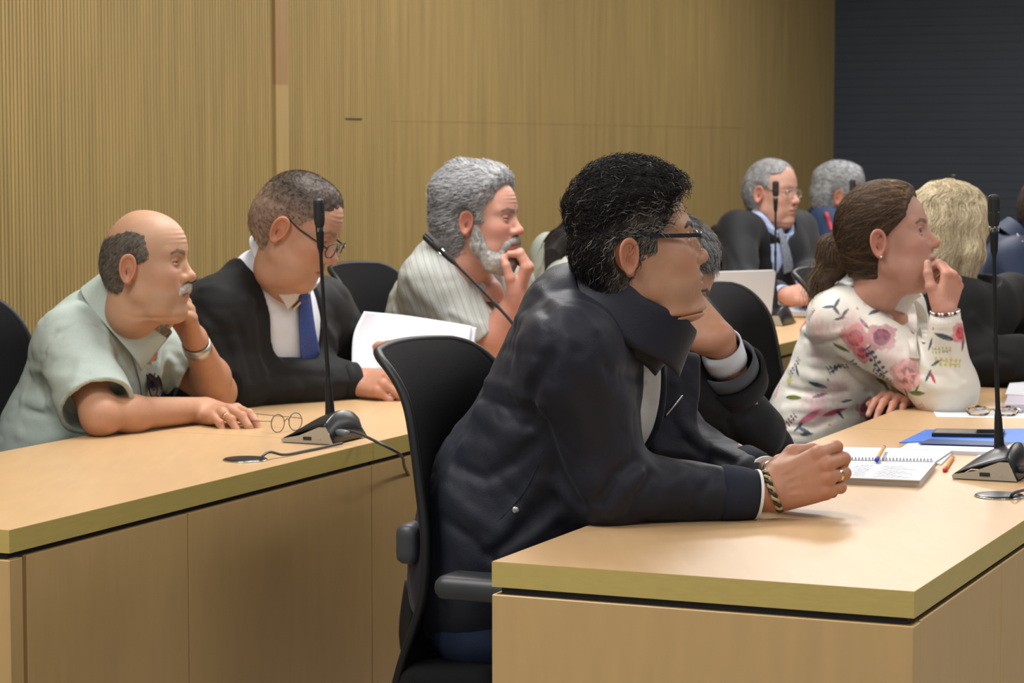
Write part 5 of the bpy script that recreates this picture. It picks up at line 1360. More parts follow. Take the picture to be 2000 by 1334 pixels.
    def beard(Q):
        A = Q.copy(); A[:, 1] = np.abs(A[:, 1]); nz_ = .0022 * noise(Q, 95, 3) + .001 * noise(Q, 230, 4)
        d = smin(chain(A, [(.012, .066, -.015), (.018, .060, -.060), (.050, .038, -.098), (.072, .0, -.112)], [.012, .020, .028, .030], .02), cap(A, (.03, .0, -.112), (.062, .0, -.115), .03, .026), .02)
        d = smin(d, cap(A, (.084, .034, -.058), (.070, .040, -.075), .010, .014), .012)
        d = smin(d, smin(cap(A, (.100, .0, -.044), (.092, .026, -.053), .0085, .007), cap(A, (.092, .026, -.053), (.082, .036, -.070), .007, .006), .004), .006)
        d = smin(d, ell(A, (.096, 0, -.080), (.009, .016, .009)), .008)
        mouth = ell(A, (.104, 0, -.0612), (.02, .022, .0055)); d = smax(d, -mouth, .004)
        return d + nz_
    bc = lambda Q: np.where((np.abs(Q[:, 2] + .09) < .04)[:, None], (.46, .45, .44), (.36, .33, .31))
    S.append(hair_shell(H, beard, .0022, bc, 180, .25))
    S.append(hair_strands(H, 2600, lambda Q: (Q[:, 2] < -.02) * (Q[:, 0] > -.0) * 1.0, .016, lambda Q: np.stack([.25 + 0 * Q[:, 0], Q[:, 1] * 2, -1 + 0 * Q[:, 0]], 1), (.0005, .0035), .0008, .0005, mixcol((.55, .54, .53), (.24, .21, .19), .22), 9, 4, .0002, 180, beard))
    hair_obj('hair', S, M_HAIR, p, label='wavy grey hair and full grey beard')
    trousers(p, T.c[0], FW, LF, M_DARKT)
build_p3()
# ================================================================ the man in the navy jacket, nearest
def build_p4():
    Yh = 4.37; base = (0.455, 0.240, 0.148)
    p = person('person in a dark navy zip jacket with hands clasped on the near desk', W(1000, 1100, 4.5))
    H = Head(W(1246, 491, Yh), rot(0.06, -0.13), 1.05, crown=1.05, lid=.28, nose=.60, nosew=1.1, occ=.84, cs=-.002, ex=-.016, ear=.92, stubble=((.16, .10, .075), .30), browc=(.025, .018, .015), browm=1.15, flush=.9, jowl=.15, dbl=.05, gaze=(1, 0, .02), lipm=.5, lip=(.30, .13, .10), mous=((.10, .085, .075), .75))
    # joints
    sr, sl = W(1112, 690, 4.27), W(1222, 655, 4.62)
    er = WZ(1192, 1024, DZ) + (-.0, 0.02, .066); wr_ = WZ(1478, 1013, DZ) + (0, .0, .042)
    el = W(1300, 850, 4.78); wl = W(1492, 935, 4.52)
    hmp = W(1116, 622, 4.42)
    T = Torso([W(985, 1140, 4.52), W(1002, 985, 4.50), W(1122, 785, 4.46)], (.135, .136, .140), LF, 1.30, (sr, sl), .064, W(1140, 600, 4.43))
    # hands
    HR = Hand(wr_ + (.022, 0, .004), W(1600, 925, 4.36) - (wr_ + (.022, 0, .004)), (-.05, -1, .22), 1, ((46, 82, 45), (50, 84, 45), (50, 86, 45), (48, 82, 45)), (3, 1, -1, -3), [(.022, .028, -.016), (.055, .046, -.030), (.085, .040, -.046), (.106, .024, -.056)], 1.13, 1.05)
    HL = Hand(W(1512, 935, 4.50), W(1600, 912, 4.47) - W(1512, 935, 4.50), (.0, 1, .35), -1, ((40, 70, 50),) * 4, (4, 1, -2, -6), [(.022, .026, -.010), (.058, .040, -.018), (.090, .046, -.024), (.113, .043, -.030)], 1.05)
    arms = [(lambda P: smin(forearm(P, er, HR.W, .042, .0285), HR.d(P), .02), HR.pts() + [er * .4 + HR.W * .6], .0014),
            (lambda P: smin(forearm(P, el, HL.W, .042, .0280), HL.d(P), .02), HL.pts() + [el * .4 + HL.W * .6], .0018)]
    nb = W(1160, 610, 4.42)
    skin_obj(p, H, base, [H.wld((-.035, 0, -.05)), H.wld((-.050, 0, -.11)), nb], [.060, .062, .075], arms, (HR, HL), hh=.0014)
    # shirt under the jacket
    M_TEE = cloth('pale_grey_tshirt', (.42, .43, .42))
    def tee(P): return smax(smax(T.d(P) - .004, cap(P, H.wld((-.05, 0, -.08)), nb, .062, .075) * -1 + .008, .01), halfspace(P, W(1030, 960, 4.4), (-.2, 0, -1)), .01)
    lo, hi = bbox([W(980, 1000, 4.5), W(1300, 600, 4.3), W(1300, 600, 4.7), W(1300, 950, 4.5), W(1150, 800, 4.7)], .05)
    def teef(P): return tee(P) + wr(P, .0015, (14, 14, 5), 3)
    sdf_obj('tshirt', [(teef, lo, hi, .004)], M_TEE, p)
    # jacket
    Mt = np.stack([FW, LF, (0, 0, 1.0)], 1)
    ca = W(1270, 760, 4.42)
    def jbase(P):
        d = smin(T.d(P) - .012, cap(P, W(1122, 785, 4.46), hmp, .13, .088, (LF, 1.25)), .05)
        Q = (P - ca) @ Mt
        hem = cap(P, W(975, 1120, 4.52), W(1060, 1050, 4.50), .150, .150, (LF, 1.35)); d = smin(d, hem, .05)
        # open front: a wedge cut round the zip line
        wedge = smax(-(Q[:, 0] + .085), np.abs(Q[:, 1] + .010) - np.clip(.060 + (-Q[:, 2]) * .10, .045, .09), .01)
        d = smax(d, -wedge, .006)
        a = arm(P, sr, er, wr_ + (-.035, 0, 0), (.082, .066, .046), .035); a = smin(a, sph(P, er + (-.01, 0, .005), .066), .04)
        d = smin(d, a, .045)
        b = arm(P, sl, el, wl + (-.03, 0.01, 0), (.078, .064, .044), .035)
        d = smin(d, b, .045)
        # far front panel hanging open
        pan = rbox(P, W(1318, 790, 4.60), (.045, .014, .100), .014, axes((.93, .15, -.10), (.16, .25, 1)))
        d = smin(d, pan, .04)
        nk = cap(P, H.wld((-.045, 0, -.06)), nb, .070, .078) * -1 + .002
        return smax(d, nk, .008)
    J0 = lambda P: jbase(P)
    fl = tfold(J0, [
        ([(1075, 700), (1040, 760), (1035, 830)], -.010, .012), ([(1060, 600), (1090, 660), (1075, 740)], -.006, .012),
        ([(950, 745), (1000, 760), (1060, 790)], .006, .011), ([(930, 800), (985, 840), (1030, 845)], .005, .016), ([(905, 870), (960, 880), (1000, 860)], .004, .018),
        ([(940, 775), (1000, 800), (1050, 810)], -.004, .009), ([(890, 910), (950, 935), (1010, 900), (1060, 850)], -.005, .012),
        ([(1060, 830), (1090, 920), (1130, 985)], -.012, .013), ([(1110, 760), (1150, 850), (1160, 930)], .005, .02), ([(1180, 780), (1190, 870), (1180, 950)], .004, .018),
        ([(1240, 900), (1200, 930), (1170, 980)], -.010, .011), ([(1255, 925), (1225, 955), (1190, 1000)], .006, .010), ([(1270, 930), (1245, 970), (1230, 1005)], -.006, .010),
        ([(1150, 700), (1180, 760), (1240, 800)], .004, .014), ([(1130, 690), (1200, 730), (1250, 740)], -.004, .012),
        ([(1330, 930), (1300, 960), (1270, 1000)], .004, .012), ([(1400, 925), (1370, 960), (1350, 1000)], -.004, .010), ([(1440, 930), (1420, 965), (1400, 1005)], .003, .010),
        ([(1050, 940), (1010, 1000), (960, 1060)], .006, .014), ([(1100, 1000), (1040, 1050), (980, 1090)], .006, .014), ([(1080, 975), (1020, 1035), (960, 1080)], -.006, .012),
        ([(870, 960), (930, 1010), (980, 1040)], .005, .014), ([(865, 1010), (920, 1050), (960, 1090)], -.004, .012),
        ([(1045, 560), (1100, 600), (1160, 640)], .004, .012), ([(1010, 620), (1060, 640), (1110, 660)], .004, .012), ([(985, 680), (1030, 690), (1070, 700)], -.003, .010),
        ([(1320, 750), (1330, 820), (1370, 870)], .005, .012), ([(1350, 840), (1390, 870), (1440, 890)], .004, .010), ([(1335, 860), (1380, 890), (1430, 905)], -.004, .009),
    ], 3.9, 5.2)
    Mw = axes((.5, 0, -.6), (0, 1, 0))
    def jf(P): return jbase(P) - folds(P, fl) + wr(P, .0016, (7, 16, 20), 5, Mw) + wr(P, .0011, (16, 32, 36), 8, Mw)
    lo, hi = bbox([W(850, 1150, 4.5), W(1480, 1015, 4.36), W(1130, 510, 4.4), W(1440, 640, 4.4), sl, sr, el, er, T.c[0] + LF * .2, T.c[0] - LF * .2], .10)
    jk, JV, JF = sdf_obj('jacket', [(jf, lo, hi, .0034)], M_NAVY, p)
    # ribbed cuffs with a white edge
    M_CUFF = cloth('navy_knit', (.016, .020, .034), .9, bump=.5, bs=900); M_WHT = cloth('white_piping', (.72, .72, .70))
    for (e_, w_, r0, r1) in ((er, wr_, .047, .044), (el, wl, .044, .041)):
        ax = (w_ - e_) / np.linalg.norm(w_ - e_); Mx = axes(ax, (0, 0, 1)); Mz = np.stack([Mx[:, 1], Mx[:, 2], Mx[:, 0]], 1)
        c = MB(); c.lathe([(r0 - .008, -.075), (r0 + .003, -.062), (r0 + .001, -.03), (r1 - .001, -.004), (r1 - .007, -.004), (r1 - .010, -.03)], Mz, w_, 36); k = c.build('cuff', M_CUFF, jk, smooth=True, label='ribbed knit cuff')
        c = MB(); c.lathe([(r1 - .008, -.0045), (r1 + .0008, -.0045), (r1 + .0010, .0005), (r1 - .008, .0005)], Mz, w_, 36); c.build('cuff_edging', M_WHT, k, smooth=False, label='white cuff edging')
    # standing collar, folded open
    Cb = W(1203, 628, 4.41); Mc = axes((.83, .12, -.56), (.56, -.02, .83))
    nA = 48; an = np.linspace(.40, 2 * math.pi - .40, nA); rows = []
    for q, (o, z) in enumerate(((-.004, -.035), (-.002, .0), (.0, .032), (.002, .062), (.007, .071), (.013, .065), (.020, .030), (.030, -.012))):
        ro = []
        for a in an:
            fr = (1 + math.cos(a)) / 2; e = (abs(a - math.pi) / (math.pi - .4)) ** 3
            rr = .086 + o + .024 * fr
            ro.append((rr * math.cos(a) * 1.06, rr * math.sin(a) * (.98 + .10 * e), z + .004 * math.sin(5 * a)))
        rows.append(ro)
    G = np.array(rows) @ Mc.T + Cb; G = surf(G, 22, 70)
    col = MB().sheet(G, .004).build('collar', M_NAVY, jk, smooth=True)
    MB().tube(np.concatenate([G[2:12, 0]]), .0022, 8).build('collar_piping', M_WHT, jk, smooth=True)
    MB().tube(np.concatenate([G[2:12, -1]]), .0022, 8).build('collar_piping', M_WHT, jk, smooth=True)
    # pocket zip on the far panel, seam and snap on the near side
    a, b = trace(jf, 1332, 772, 4, 5.2), trace(jf, 1300, 812, 4, 5.2); o_ = np.array((0, -.004, 0))
    m = MB(); m.tube(spline([a + o_, (a + b) / 2 + o_ * 1.5, b + o_], 12), .0024, 8); m.build('pocket_zip', M_STEEL, jk, smooth=True, label='metal pocket zip')
    s_ = trace(jf, 1007, 996, 4, 5.2); MB().lathe([(.0065, 0), (.0065, .002), (.004, .0035), (.001, .0035)], axes((1, 0, 0), (0, -1, 0)), s_ + (0, -.001, 0), 20).build('snap_button', M_STEEL, jk, smooth=True)
    sm = [trace(jf, x, y, 4, 5.2) + (0, -.0008, 0) for x, y in ((1060, 880), (1045, 920), (1020, 965), (985, 1005), (950, 1035))]
    MB().tube(spline(sm, 30), .0012, 6).build('welt_seam', M_CUFF, jk, smooth=True)
    # jeans
    trousers(p, T.c[0], FW, LF, M_DENIM)
    # watch on the left wrist, braided bracelet on the right, ring
    ax = HL.M[:, 0]; Mx = np.stack([HL.M[:, 1], HL.M[:, 2], ax], 1)
    w = MB(); w.lathe([(.0300, -.010), (.0325, -.009), (.0325, .009), (.0300, .010)], Mx, HL.W - ax * .006, 36); ww = w.build('wristwatch', M_STEEL, p, smooth=True)
    w = MB(); w.lathe([(.017, .0), (.017, .007), (.0155, .009), (.001, .009)], axes((1, 0, 0), (-.35, -.75, .55)), HL.W - ax * .004 + np.array((-.1, -.75, .62)) * .031, 28); w.build('dial', M_CHROME, ww, smooth=True)
    ax = HR.M[:, 0]; an = np.linspace(0, 2 * math.pi, 60, endpoint=False); u_, v_ = HR.M[:, 1], HR.M[:, 2]; cb = HR.W + ax * .006
    br = MB(); bk = MB()
    for ph in (0, math.pi):
        pts = [cb + ax * (.004 * math.sin(11 * a + ph)) + (u_ * math.cos(a) * 1.12 + v_ * math.sin(a)) * (.0335 + .0022 * math.cos(11 * a + ph)) for a in an]
        (br if ph else bk).tube(pts, .0030, 7, closed=True)
    bo = bk.build('bracelet', mat('dark_leather_braid', (.030, .024, .014), .5), p, smooth=True, label='dark and straw braided bracelet'); br.build('light_strand', mat('straw_braid', (.42, .33, .15), .5), bo, smooth=True)
    f = HR.fing[2]; ax = f[1] - f[0]; ax = ax / np.linalg.norm(ax); c = f[0] + (f[1] - f[0]) * .62
    rg = MB(); Mx = axes(ax, HR.M[:, 2]); Mx = np.stack([Mx[:, 1], Mx[:, 2], Mx[:, 0]], 1)
    rg.lathe([(.0105, -.0035), (.0122, -.003), (.0122, -.0012), (.0117, -.0006), (.0122, .0), (.0122, .003), (.0105, .0035)], Mx, c, 32); rg.build('ring', mat('pale_gold', (.78, .68, .48), .2, metal=1), p, smooth=True, label='gold wedding ring')
    # hair: dark curls on top, greying short sides
    g = H.p
    def hairline(Q):
        x, y, z = Q.T; ay = np.abs(y)
        front = .078 - x - .35 * np.clip(.085 - z, 0, .1) + (z > .10) * 0.02 + .004 * noise(Q, 120, 8)
        low = np.where(x > .000, np.minimum(z - (.016 + 1.2 * np.clip(x - .024, 0, .1)), .060 - x + (z > .075) * .03), z + .078 + .9 * np.clip(x + .02, -.1, .02) * 0 + .9 * np.clip(x + .035, 0, .035) * -2.2)
        burn = np.minimum(np.minimum(x + .010, .026 - x), z + .022)
        val = np.maximum(np.minimum(front, low), burn)
        ear = ell(np.stack([x, ay, z], 1), (-.028, .085, -.004), (.020, .03, .032))
        return np.minimum(val, ear)
    def thick(Q):
        x, y, z = Q.T; top = np.clip((z - .045) / .05, 0, 1)
        return .004 + .023 * top + .002 * np.clip((-x) / .06, 0, 1) * np.clip((z + .04) / .05, 0, 1)
    def shell(Q):
        d = skull(Q, g) - thick(Q) + .003 * noise(Q, 85, 2) + .0015 * noise(Q, 190, 5)
        return smax(d, -hairline(Q) * .8, .006)
    grey = lambda Q: np.clip(1.5 - (Q[:, 2] - .015) / .050 - np.clip(-Q[:, 0] - .02, 0, 1) * 14, 0, 1) * np.clip((Q[:, 0] + .07) / .03, 0, 1)
    def sc(Q): k = grey(Q)[:, None]; return np.array((.014, .012, .012)) * (1 - k) + np.array((.075, .060, .050)) * k
    def cf(Q, rng):
        k = grey(Q); n = len(Q); wht = rng.random(n) < (.05 + .46 * k)
        c = np.tile((.012, .010, .010), (n, 1)) * rng.uniform(.6, 1.8, (n, 1)); c[wht] = np.array((.33, .305, .285)) * rng.uniform(.5, 1.2, (wht.sum(), 1)); return c
    comb_top = lambda Q: np.stack([0.75 - Q[:, 0] * 2, Q[:, 1] * 5, .15 - Q[:, 0] * 2], 1)
    comb_side = lambda Q: np.stack([-.55 + 0 * Q[:, 0], 0 * Q[:, 0], -.9 + 0 * Q[:, 0]], 1)
    S1 = hair_shell(H, shell, .0018, sc, 120, .35)
    reg = lambda Q: (hairline(Q) > .002) * 1.0
    sh = lambda Q: skull(Q, g) - thick(Q)
    S2 = hair_strands(H, 2600, lambda Q: reg(Q) * (Q[:, 2] > .030), .034, comb_top, (.001, .006), .0040, .00075, cf, 3, 9, .0005, 260, sh)
    S3 = hair_strands(H, 7500, lambda Q: reg(Q) * (Q[:, 2] < .085), .010, comb_side, (.0006, .002), .0008, .00042, cf, 4, 5, .0003, 200, sh)
    S4 = hair_strands(H, 2400, lambda Q: reg(Q) * (Q[:, 0] < .0) * (Q[:, 2] > -.03), .022, comb_side, (.001, .005), .0030, .00065, cf, 6, 7, .0005, 260, sh)
    hair_obj('hair', [S1, S2, S3, S4], M_HAIR, p, label='short curly dark hair, grey at the temples')
    eyeglasses(H, p, mat('grey_metal_rim', (.30, .30, .31), .3, metal=1), w=.024, hh=.0155, full=False, tmat=M_GLOSS, tz=.020, thick=.0034, drop=.003, slide=.008, tw=1.07)
build_p4()
# ================================================================ figures seen further back or partly hidden
def figure(label, root, H, base, F, T, arms, collar_, outer, oname, vee=None, shirt=None, hair=None, infl=.016, h=.006, hh=.0025, legs=M_DARKT, folds_=None, Yr=(4, 12), up=None, wa=.003, lapel=None, extra=None, sleeve_r=(.078, .070, .056), cuffs=None, neckr=(.060, .064, .066), rname=None):
    """arms: list of (shoulder, elbow, wrist, Hand or None); collar_: (centre, forward, up, rx, ry, gap, fold)"""
    p = person(label, root); F = np.asarray(F); L = np.array((-F[1], F[0], 0))
    Cb, fw, upv, rx, ry, gap, fold = collar_; Mc = axes(fw, upv)
    ch = H.wld((-.042, 0, -.11)); nb = Cb - Mc[:, 2] * .03
    hands = [a[3] for a in arms if a[3] is not None]
    skin_obj(p, H, base, [H.wld((-.03, 0, -.05)), ch, nb, Cb + Mc[:, 0] * .03 - Mc[:, 2] * .05], list(neckr) + [.05],
             [((lambda P, E=E, Hd=Hd: smin(forearm(P, E, Hd.W, .04, .029), Hd.d(P), .02)), Hd.pts() + [Hd.W * .6 + E * .4], .0024) for S, E, Wr, Hd in arms if Hd is not None], hands, hh=hh)
    upf = (lambda P, k: smin(T.d(P), cap(P, T.c[2], np.asarray(up), .11, .080, (L, 1.15)), .05) - k) if up is not None else (lambda P, k: T.d(P) - k)
    bxp = [c + L * s * .2 for c in T.c for s in (-1, 1)] + [c + F * .1 for c in T.c] + [a[i] for a in arms for i in (0, 1, 2)] + [Cb]
    M2 = np.stack([F, L, (0, 0, 1.0)], 1)
    if shirt is not None:
        s_, sf, _ = garment(p, 'shirt', shirt, lambda P: smax(upf(P, .005), -neckcut(P, Cb, Mc, rx - .012, .03, ry - .010), .008), None, [c + L * s * .1 for c in T.c for s in (-1, 1)] + [Cb], .006, .001, fine=False)
        G, th = collar(Cb - Mc[:, 2] * .02, Mc, rx, ry, .042, fold, gap=gap, flare=.005, tip=.028, n=44, back=.006)
        MB().sheet(surf(G, 20, 70), .003).build('collar', shirt, s_, smooth=True)
    def b0(P):
        d = upf(P, infl)
        if vee is not None:
            Q = (P - vee[0]) @ M2
            d = smax(d, -smax(np.abs(Q[:, 1]) - np.clip(vee[1] + vee[2] * Q[:, 2], .0, .10), -(Q[:, 0] + .16), .008), .006)
        for S, E, Wr, Hd in arms: d = smin(d, sleeve(P, S, E, Wr, sleeve_r), .045)
        return smax(d, -neckcut(P, Cb, Mc, rx + .004, .028, ry + .004), .008)
    fl = tfold(b0, folds_, *Yr) if folds_ else None
    o, f, V = garment(p, oname, outer, b0, fl, bxp, h, wa, None, (7, 9, 11), 4, fine=h < .005)
    if shirt is None or lapel:
        G, th = collar(Cb - Mc[:, 2] * (.02 if shirt is None else .035), Mc, rx + (.0 if shirt is None else .012), ry + (.0 if shirt is None else .012), .040, fold + (.0 if shirt is None else .02), gap=gap + (.0 if shirt is None else .3), flare=.008, tip=.03, n=44, back=.004)
        MB().sheet(surf(G, 20, 70), .004).build('collar', outer, o, smooth=True)
    if cuffs:
        for (S, E, Wr, Hd), c in zip(arms, cuffs):
            if c: ax = axes(Wr - E, (0, 0, 1)); band(Wr, ax, [(.036, -.03), (.040, -.03), (.039, c[1]), (.034, c[1])], c[0], 'shirt_cuff', o)
    if hair: hair_obj('hair', hair, M_HAIR, p, **({'label': rname} if rname else {}))
    if legs: trousers(p, T.c[0], F, L, legs)
    return p, o, f
F0 = FW; L0 = LF
# ---- the grey-haired man hidden behind the foreground man, face propped on a fist
def build_p5():
    Y = 5.05; H = Head(W(1287, 551, Y), rot(-.05, .55), 1.0, lid=.1, jowl=.3, browc=(.03, .025, .022), browm=1.0, stubble=((.16, .12, .10), .2))
    F = FW; sr, sl = W(1240, 700, 4.95), W(1330, 700, 5.3)
    er = WZ(1468, 896, DZ) + (0, 0, .058); wv = W(1420, 688, 4.95); 
    T = Torso([W(1150, 1050, 5.2), W(1170, 900, 5.2), W(1235, 760, 5.15)], (.135, .135, .130), LF, 1.3, (sr, sl), .062)
    HR = Hand(W(1404, 664, 4.95), W(1350, 612, 4.98) - W(1404, 664, 4.95), (.30, -.93, .25), 1, ((58, 85, 50), (62, 88, 50), (64, 88, 50), (64, 85, 50)), (3, 1, -1, -4), [(.022, .026, -.014), (.050, .034, -.034), (.072, .020, -.046), (.088, .004, -.050)], 1.12, 1.15)
    el = W(1420, 860, 5.5); wl = W(1500, 880, 5.45)
    def line(Q):
        x, y, z = Q.T
        return np.minimum(np.minimum(.086 - x - .2 * np.clip(.095 - z, 0, .2), np.where(x > 0, z - .02 - .9 * np.clip(x - .02, 0, .1), z + .07)), earcut(Q))
    S = short_hair(H, line, lambda Q: .006 + .012 * np.clip((Q[:, 2] - .04) / .05, 0, 1), (.16, .16, .165), mixcol((.42, .43, .44), (.06, .055, .055), .45), 4200, .024, lambda Q: np.stack([.7 + 0 * Q[:, 0], Q[:, 1] * 3, .2 - Q[:, 0] * 6], 1), 3, .001, .0005, (.001, .007), .002, 6, .003)
    M_R = cloth('black_robe_wool', (.0065, .0065, .0078), .8)
    p, o, f = figure('grey-haired person in a black robe, mouth on a fist, behind the foreground man', W(1200, 1000, 5.2), H, (.43, .225, .14), F, T,
        [(sr, er, HR.W + (er - HR.W) * .86, HR), (sl, el, wl, None)], (W(1262, 668, 5.10), (.72, 0, -.69), (.69, 0, .72), .09, .082, .4, .04), M_R, 'robe', shirt=M_WSHIRT, vee=(W(1330, 760, 5.1), .05, .2), hair=S, h=.0045, hh=.002, up=W(1235, 690, 5.12), sleeve_r=(.078, .062, .058), rname='thick grey hair combed forward',
        folds_=[([(1440, 800), (1470, 850), (1500, 880)], .005, .012), ([(1420, 820), (1440, 870), (1460, 900)], -.005, .010)])
    d = er - wv; d /= np.linalg.norm(d); ax = axes(d, (0, -1, 0)); w0 = HR.W
    band(w0 + d * .060, ax, [(.036, -.042), (.0395, -.042), (.0405, .03), (.036, .03)], M_WSHIRT, 'shirt_cuff', o, sc=(1.1, .95), label='white shirt cuff')
    band(w0 + d * .108, ax, [(.050, -.026), (.0545, -.026), (.057, .03), (.050, .03)], cloth('grey_suit_wool', (.085, .088, .102)), 'suit_cuff', o, sc=(1.12, .95), label='dark grey suit cuff')
    band(w0 + d * .150, ax, [(.058, -.026), (.066, -.026), (.064, .04), (.050, .06)], M_R, 'robe_cuff', o, sc=(1.15, .95))
build_p5()
# ---- the blond person in black
def build_p7():
    Y = 7.0; H = Head(W(1852, 455, Y), rot(.30, .12), 1.0, female=1, lid=.4)
    sr, sl = W(1872, 600, 6.9), W(1975, 590, 7.25); er = W(1905, 712, 6.85); wv = W(1990, 700, 6.75); el = W(2040, 715, 7.25); wl = W(2080, 705, 7.0)
    T = Torso([W(1800, 860, 7.1), W(1820, 760, 7.1), W(1862, 660, 7.06)], (.125, .125, .125), LF, 1.3, (sr, sl), .056)
    HR = Hand(wv + (-.02, 0, .01), (1, -.3, -.12), (.1, -.5, 1), 1, ((20, 30, 20),) * 4, (4, 1, -2, -6), None, .95)
    rng = np.random.default_rng(5); n = 5200
    g = H.p
    def env(Q):
        x, y, z = Q.T; ay = np.abs(y)
        d = skull(Q, g) - .020
        A = np.stack([x, ay, z], 1)
        d = smin(d, chain(A, [(.03, .070, .03), (.030, .078, -.05), (.024, .070, -.125)], [.034, .036, .028], .02), .03)
        d = smin(d, chain(A, [(-.05, .04, -.02), (-.060, .045, -.09), (-.055, .040, -.140)], [.055, .050, .035], .02), .03)
        face = smax(ell(Q, (.10, 0, -.02), (.055, .050, .10)), -(x - .045), .01)
        return smax(d + .004 * noise(Q, (60, 60, 14), 3) + .002 * noise(Q, (150, 150, 30), 4), -face, .01)
    S1 = hair_shell(H, env, .0028, lambda Q: np.array((.62, .52, .34)) * (1 + .25 * noise(Q, (150, 150, 12), 6)[:, None]), 90, .12)
    S2 = hair_strands(H, n, lambda Q: (Q[:, 0] < .06) * 1.0, lambda Q: .10 + .06 * (Q[:, 2] > 0), lambda Q: np.stack([.45 * np.sin(Q[:, 2] * 75 + Q[:, 1] * 40) - .05, .3 * np.sin(Q[:, 2] * 75), -1 + 0 * Q[:, 0]], 1), (.0005, .004), .003, .0008, mixcol((.76, .66, .46), (.46, .36, .22), .3, (.75, 1.2)), 4, 12, .0003, 40, env)
    M_B = cloth('black_wool', (.0065, .007, .008), .8)
    figure('person with wavy shoulder-length blond hair in a black jacket, seen from behind', W(1820, 1000, 7.1), H, (.50, .28, .20), FW, T,
        [(sr, er, wv, HR), (sl, el, wl, None)], (W(1868, 560, 7.03), (.80, 0, -.6), (.6, 0, .8), .085, .078, .5, .04), M_B, 'jacket', hair=[S1, S2], h=.006, up=W(1848, 575, 7.04), sleeve_r=(.078, .076, .066), rname='wavy blond hair',
        folds_=[([(1900, 620), (1925, 660), (1960, 680)], .006, .012), ([(1890, 700), (1930, 690), (1970, 700)], -.005, .012)])
build_p7()
# ---- the person in the blue jacket at the right edge
def build_p8():
    Y = 7.85; H = Head(W(2068, 418, Y), rot(-.05, .15), 1.05, lid=.3)
    sr, sl = W(1985, 520, 7.75), W(2090, 520, 8.1); er = W(2040, 665, 7.6); wv = W(2120, 700, 7.4); el = W(2150, 680, 8.0); wl = W(2200, 700, 7.8)
    T = Torso([W(1935, 800, 7.95), W(1950, 700, 7.95), W(1985, 590, 7.92)], (.150, .150, .145), LF, 1.3, (sr, sl), .064)
    def line(Q):
        x, y, z = Q.T; return np.minimum(np.minimum(.08 - x, np.where(x > 0, z - .02, z + .06)), earcut(Q))
    S = short_hair(H, line, .010, (.03, .022, .018), mixcol((.03, .022, .018), (.15, .12, .1), .2), 1500, .015, BACKC, 3, h=.003)
    M_BL = cloth('blue_jacket_cloth', (.010, .022, .060), .6, sheen=.05)
    p, o, f = figure('person in a dark blue jacket cut off by the right edge of the photo', W(1960, 1000, 7.95), H, (.45, .22, .14), FW, T,
        [(sr, er, wv, None), (sl, el, wl, None)], (W(2008, 478, 7.9), (.75, 0, -.66), (.66, 0, .75), .095, .085, .3, .045), M_BL, 'jacket', hair=S, h=.007, hh=.0035, up=W(1985, 500, 7.9), sleeve_r=(.086, .080, .06), wa=.004,
        folds_=[([(1900, 520), (1940, 560), (1960, 620)], -.006, .014), ([(1910, 490), (1960, 520), (1990, 580)], .006, .016), ([(1890, 600), (1930, 620), (1960, 610)], .005, .014)])
    q = [trace(f, x, y, 6.8, 8.6) + (0, -.004, 0) for x, y in ((1981, 440), (1987, 458), (1997, 472))]
    MB().tube(spline(q, 12), .0025, 6).build('collar_piping', mat('tan_piping', (.45, .42, .33), .7), o, smooth=True)
build_p8()
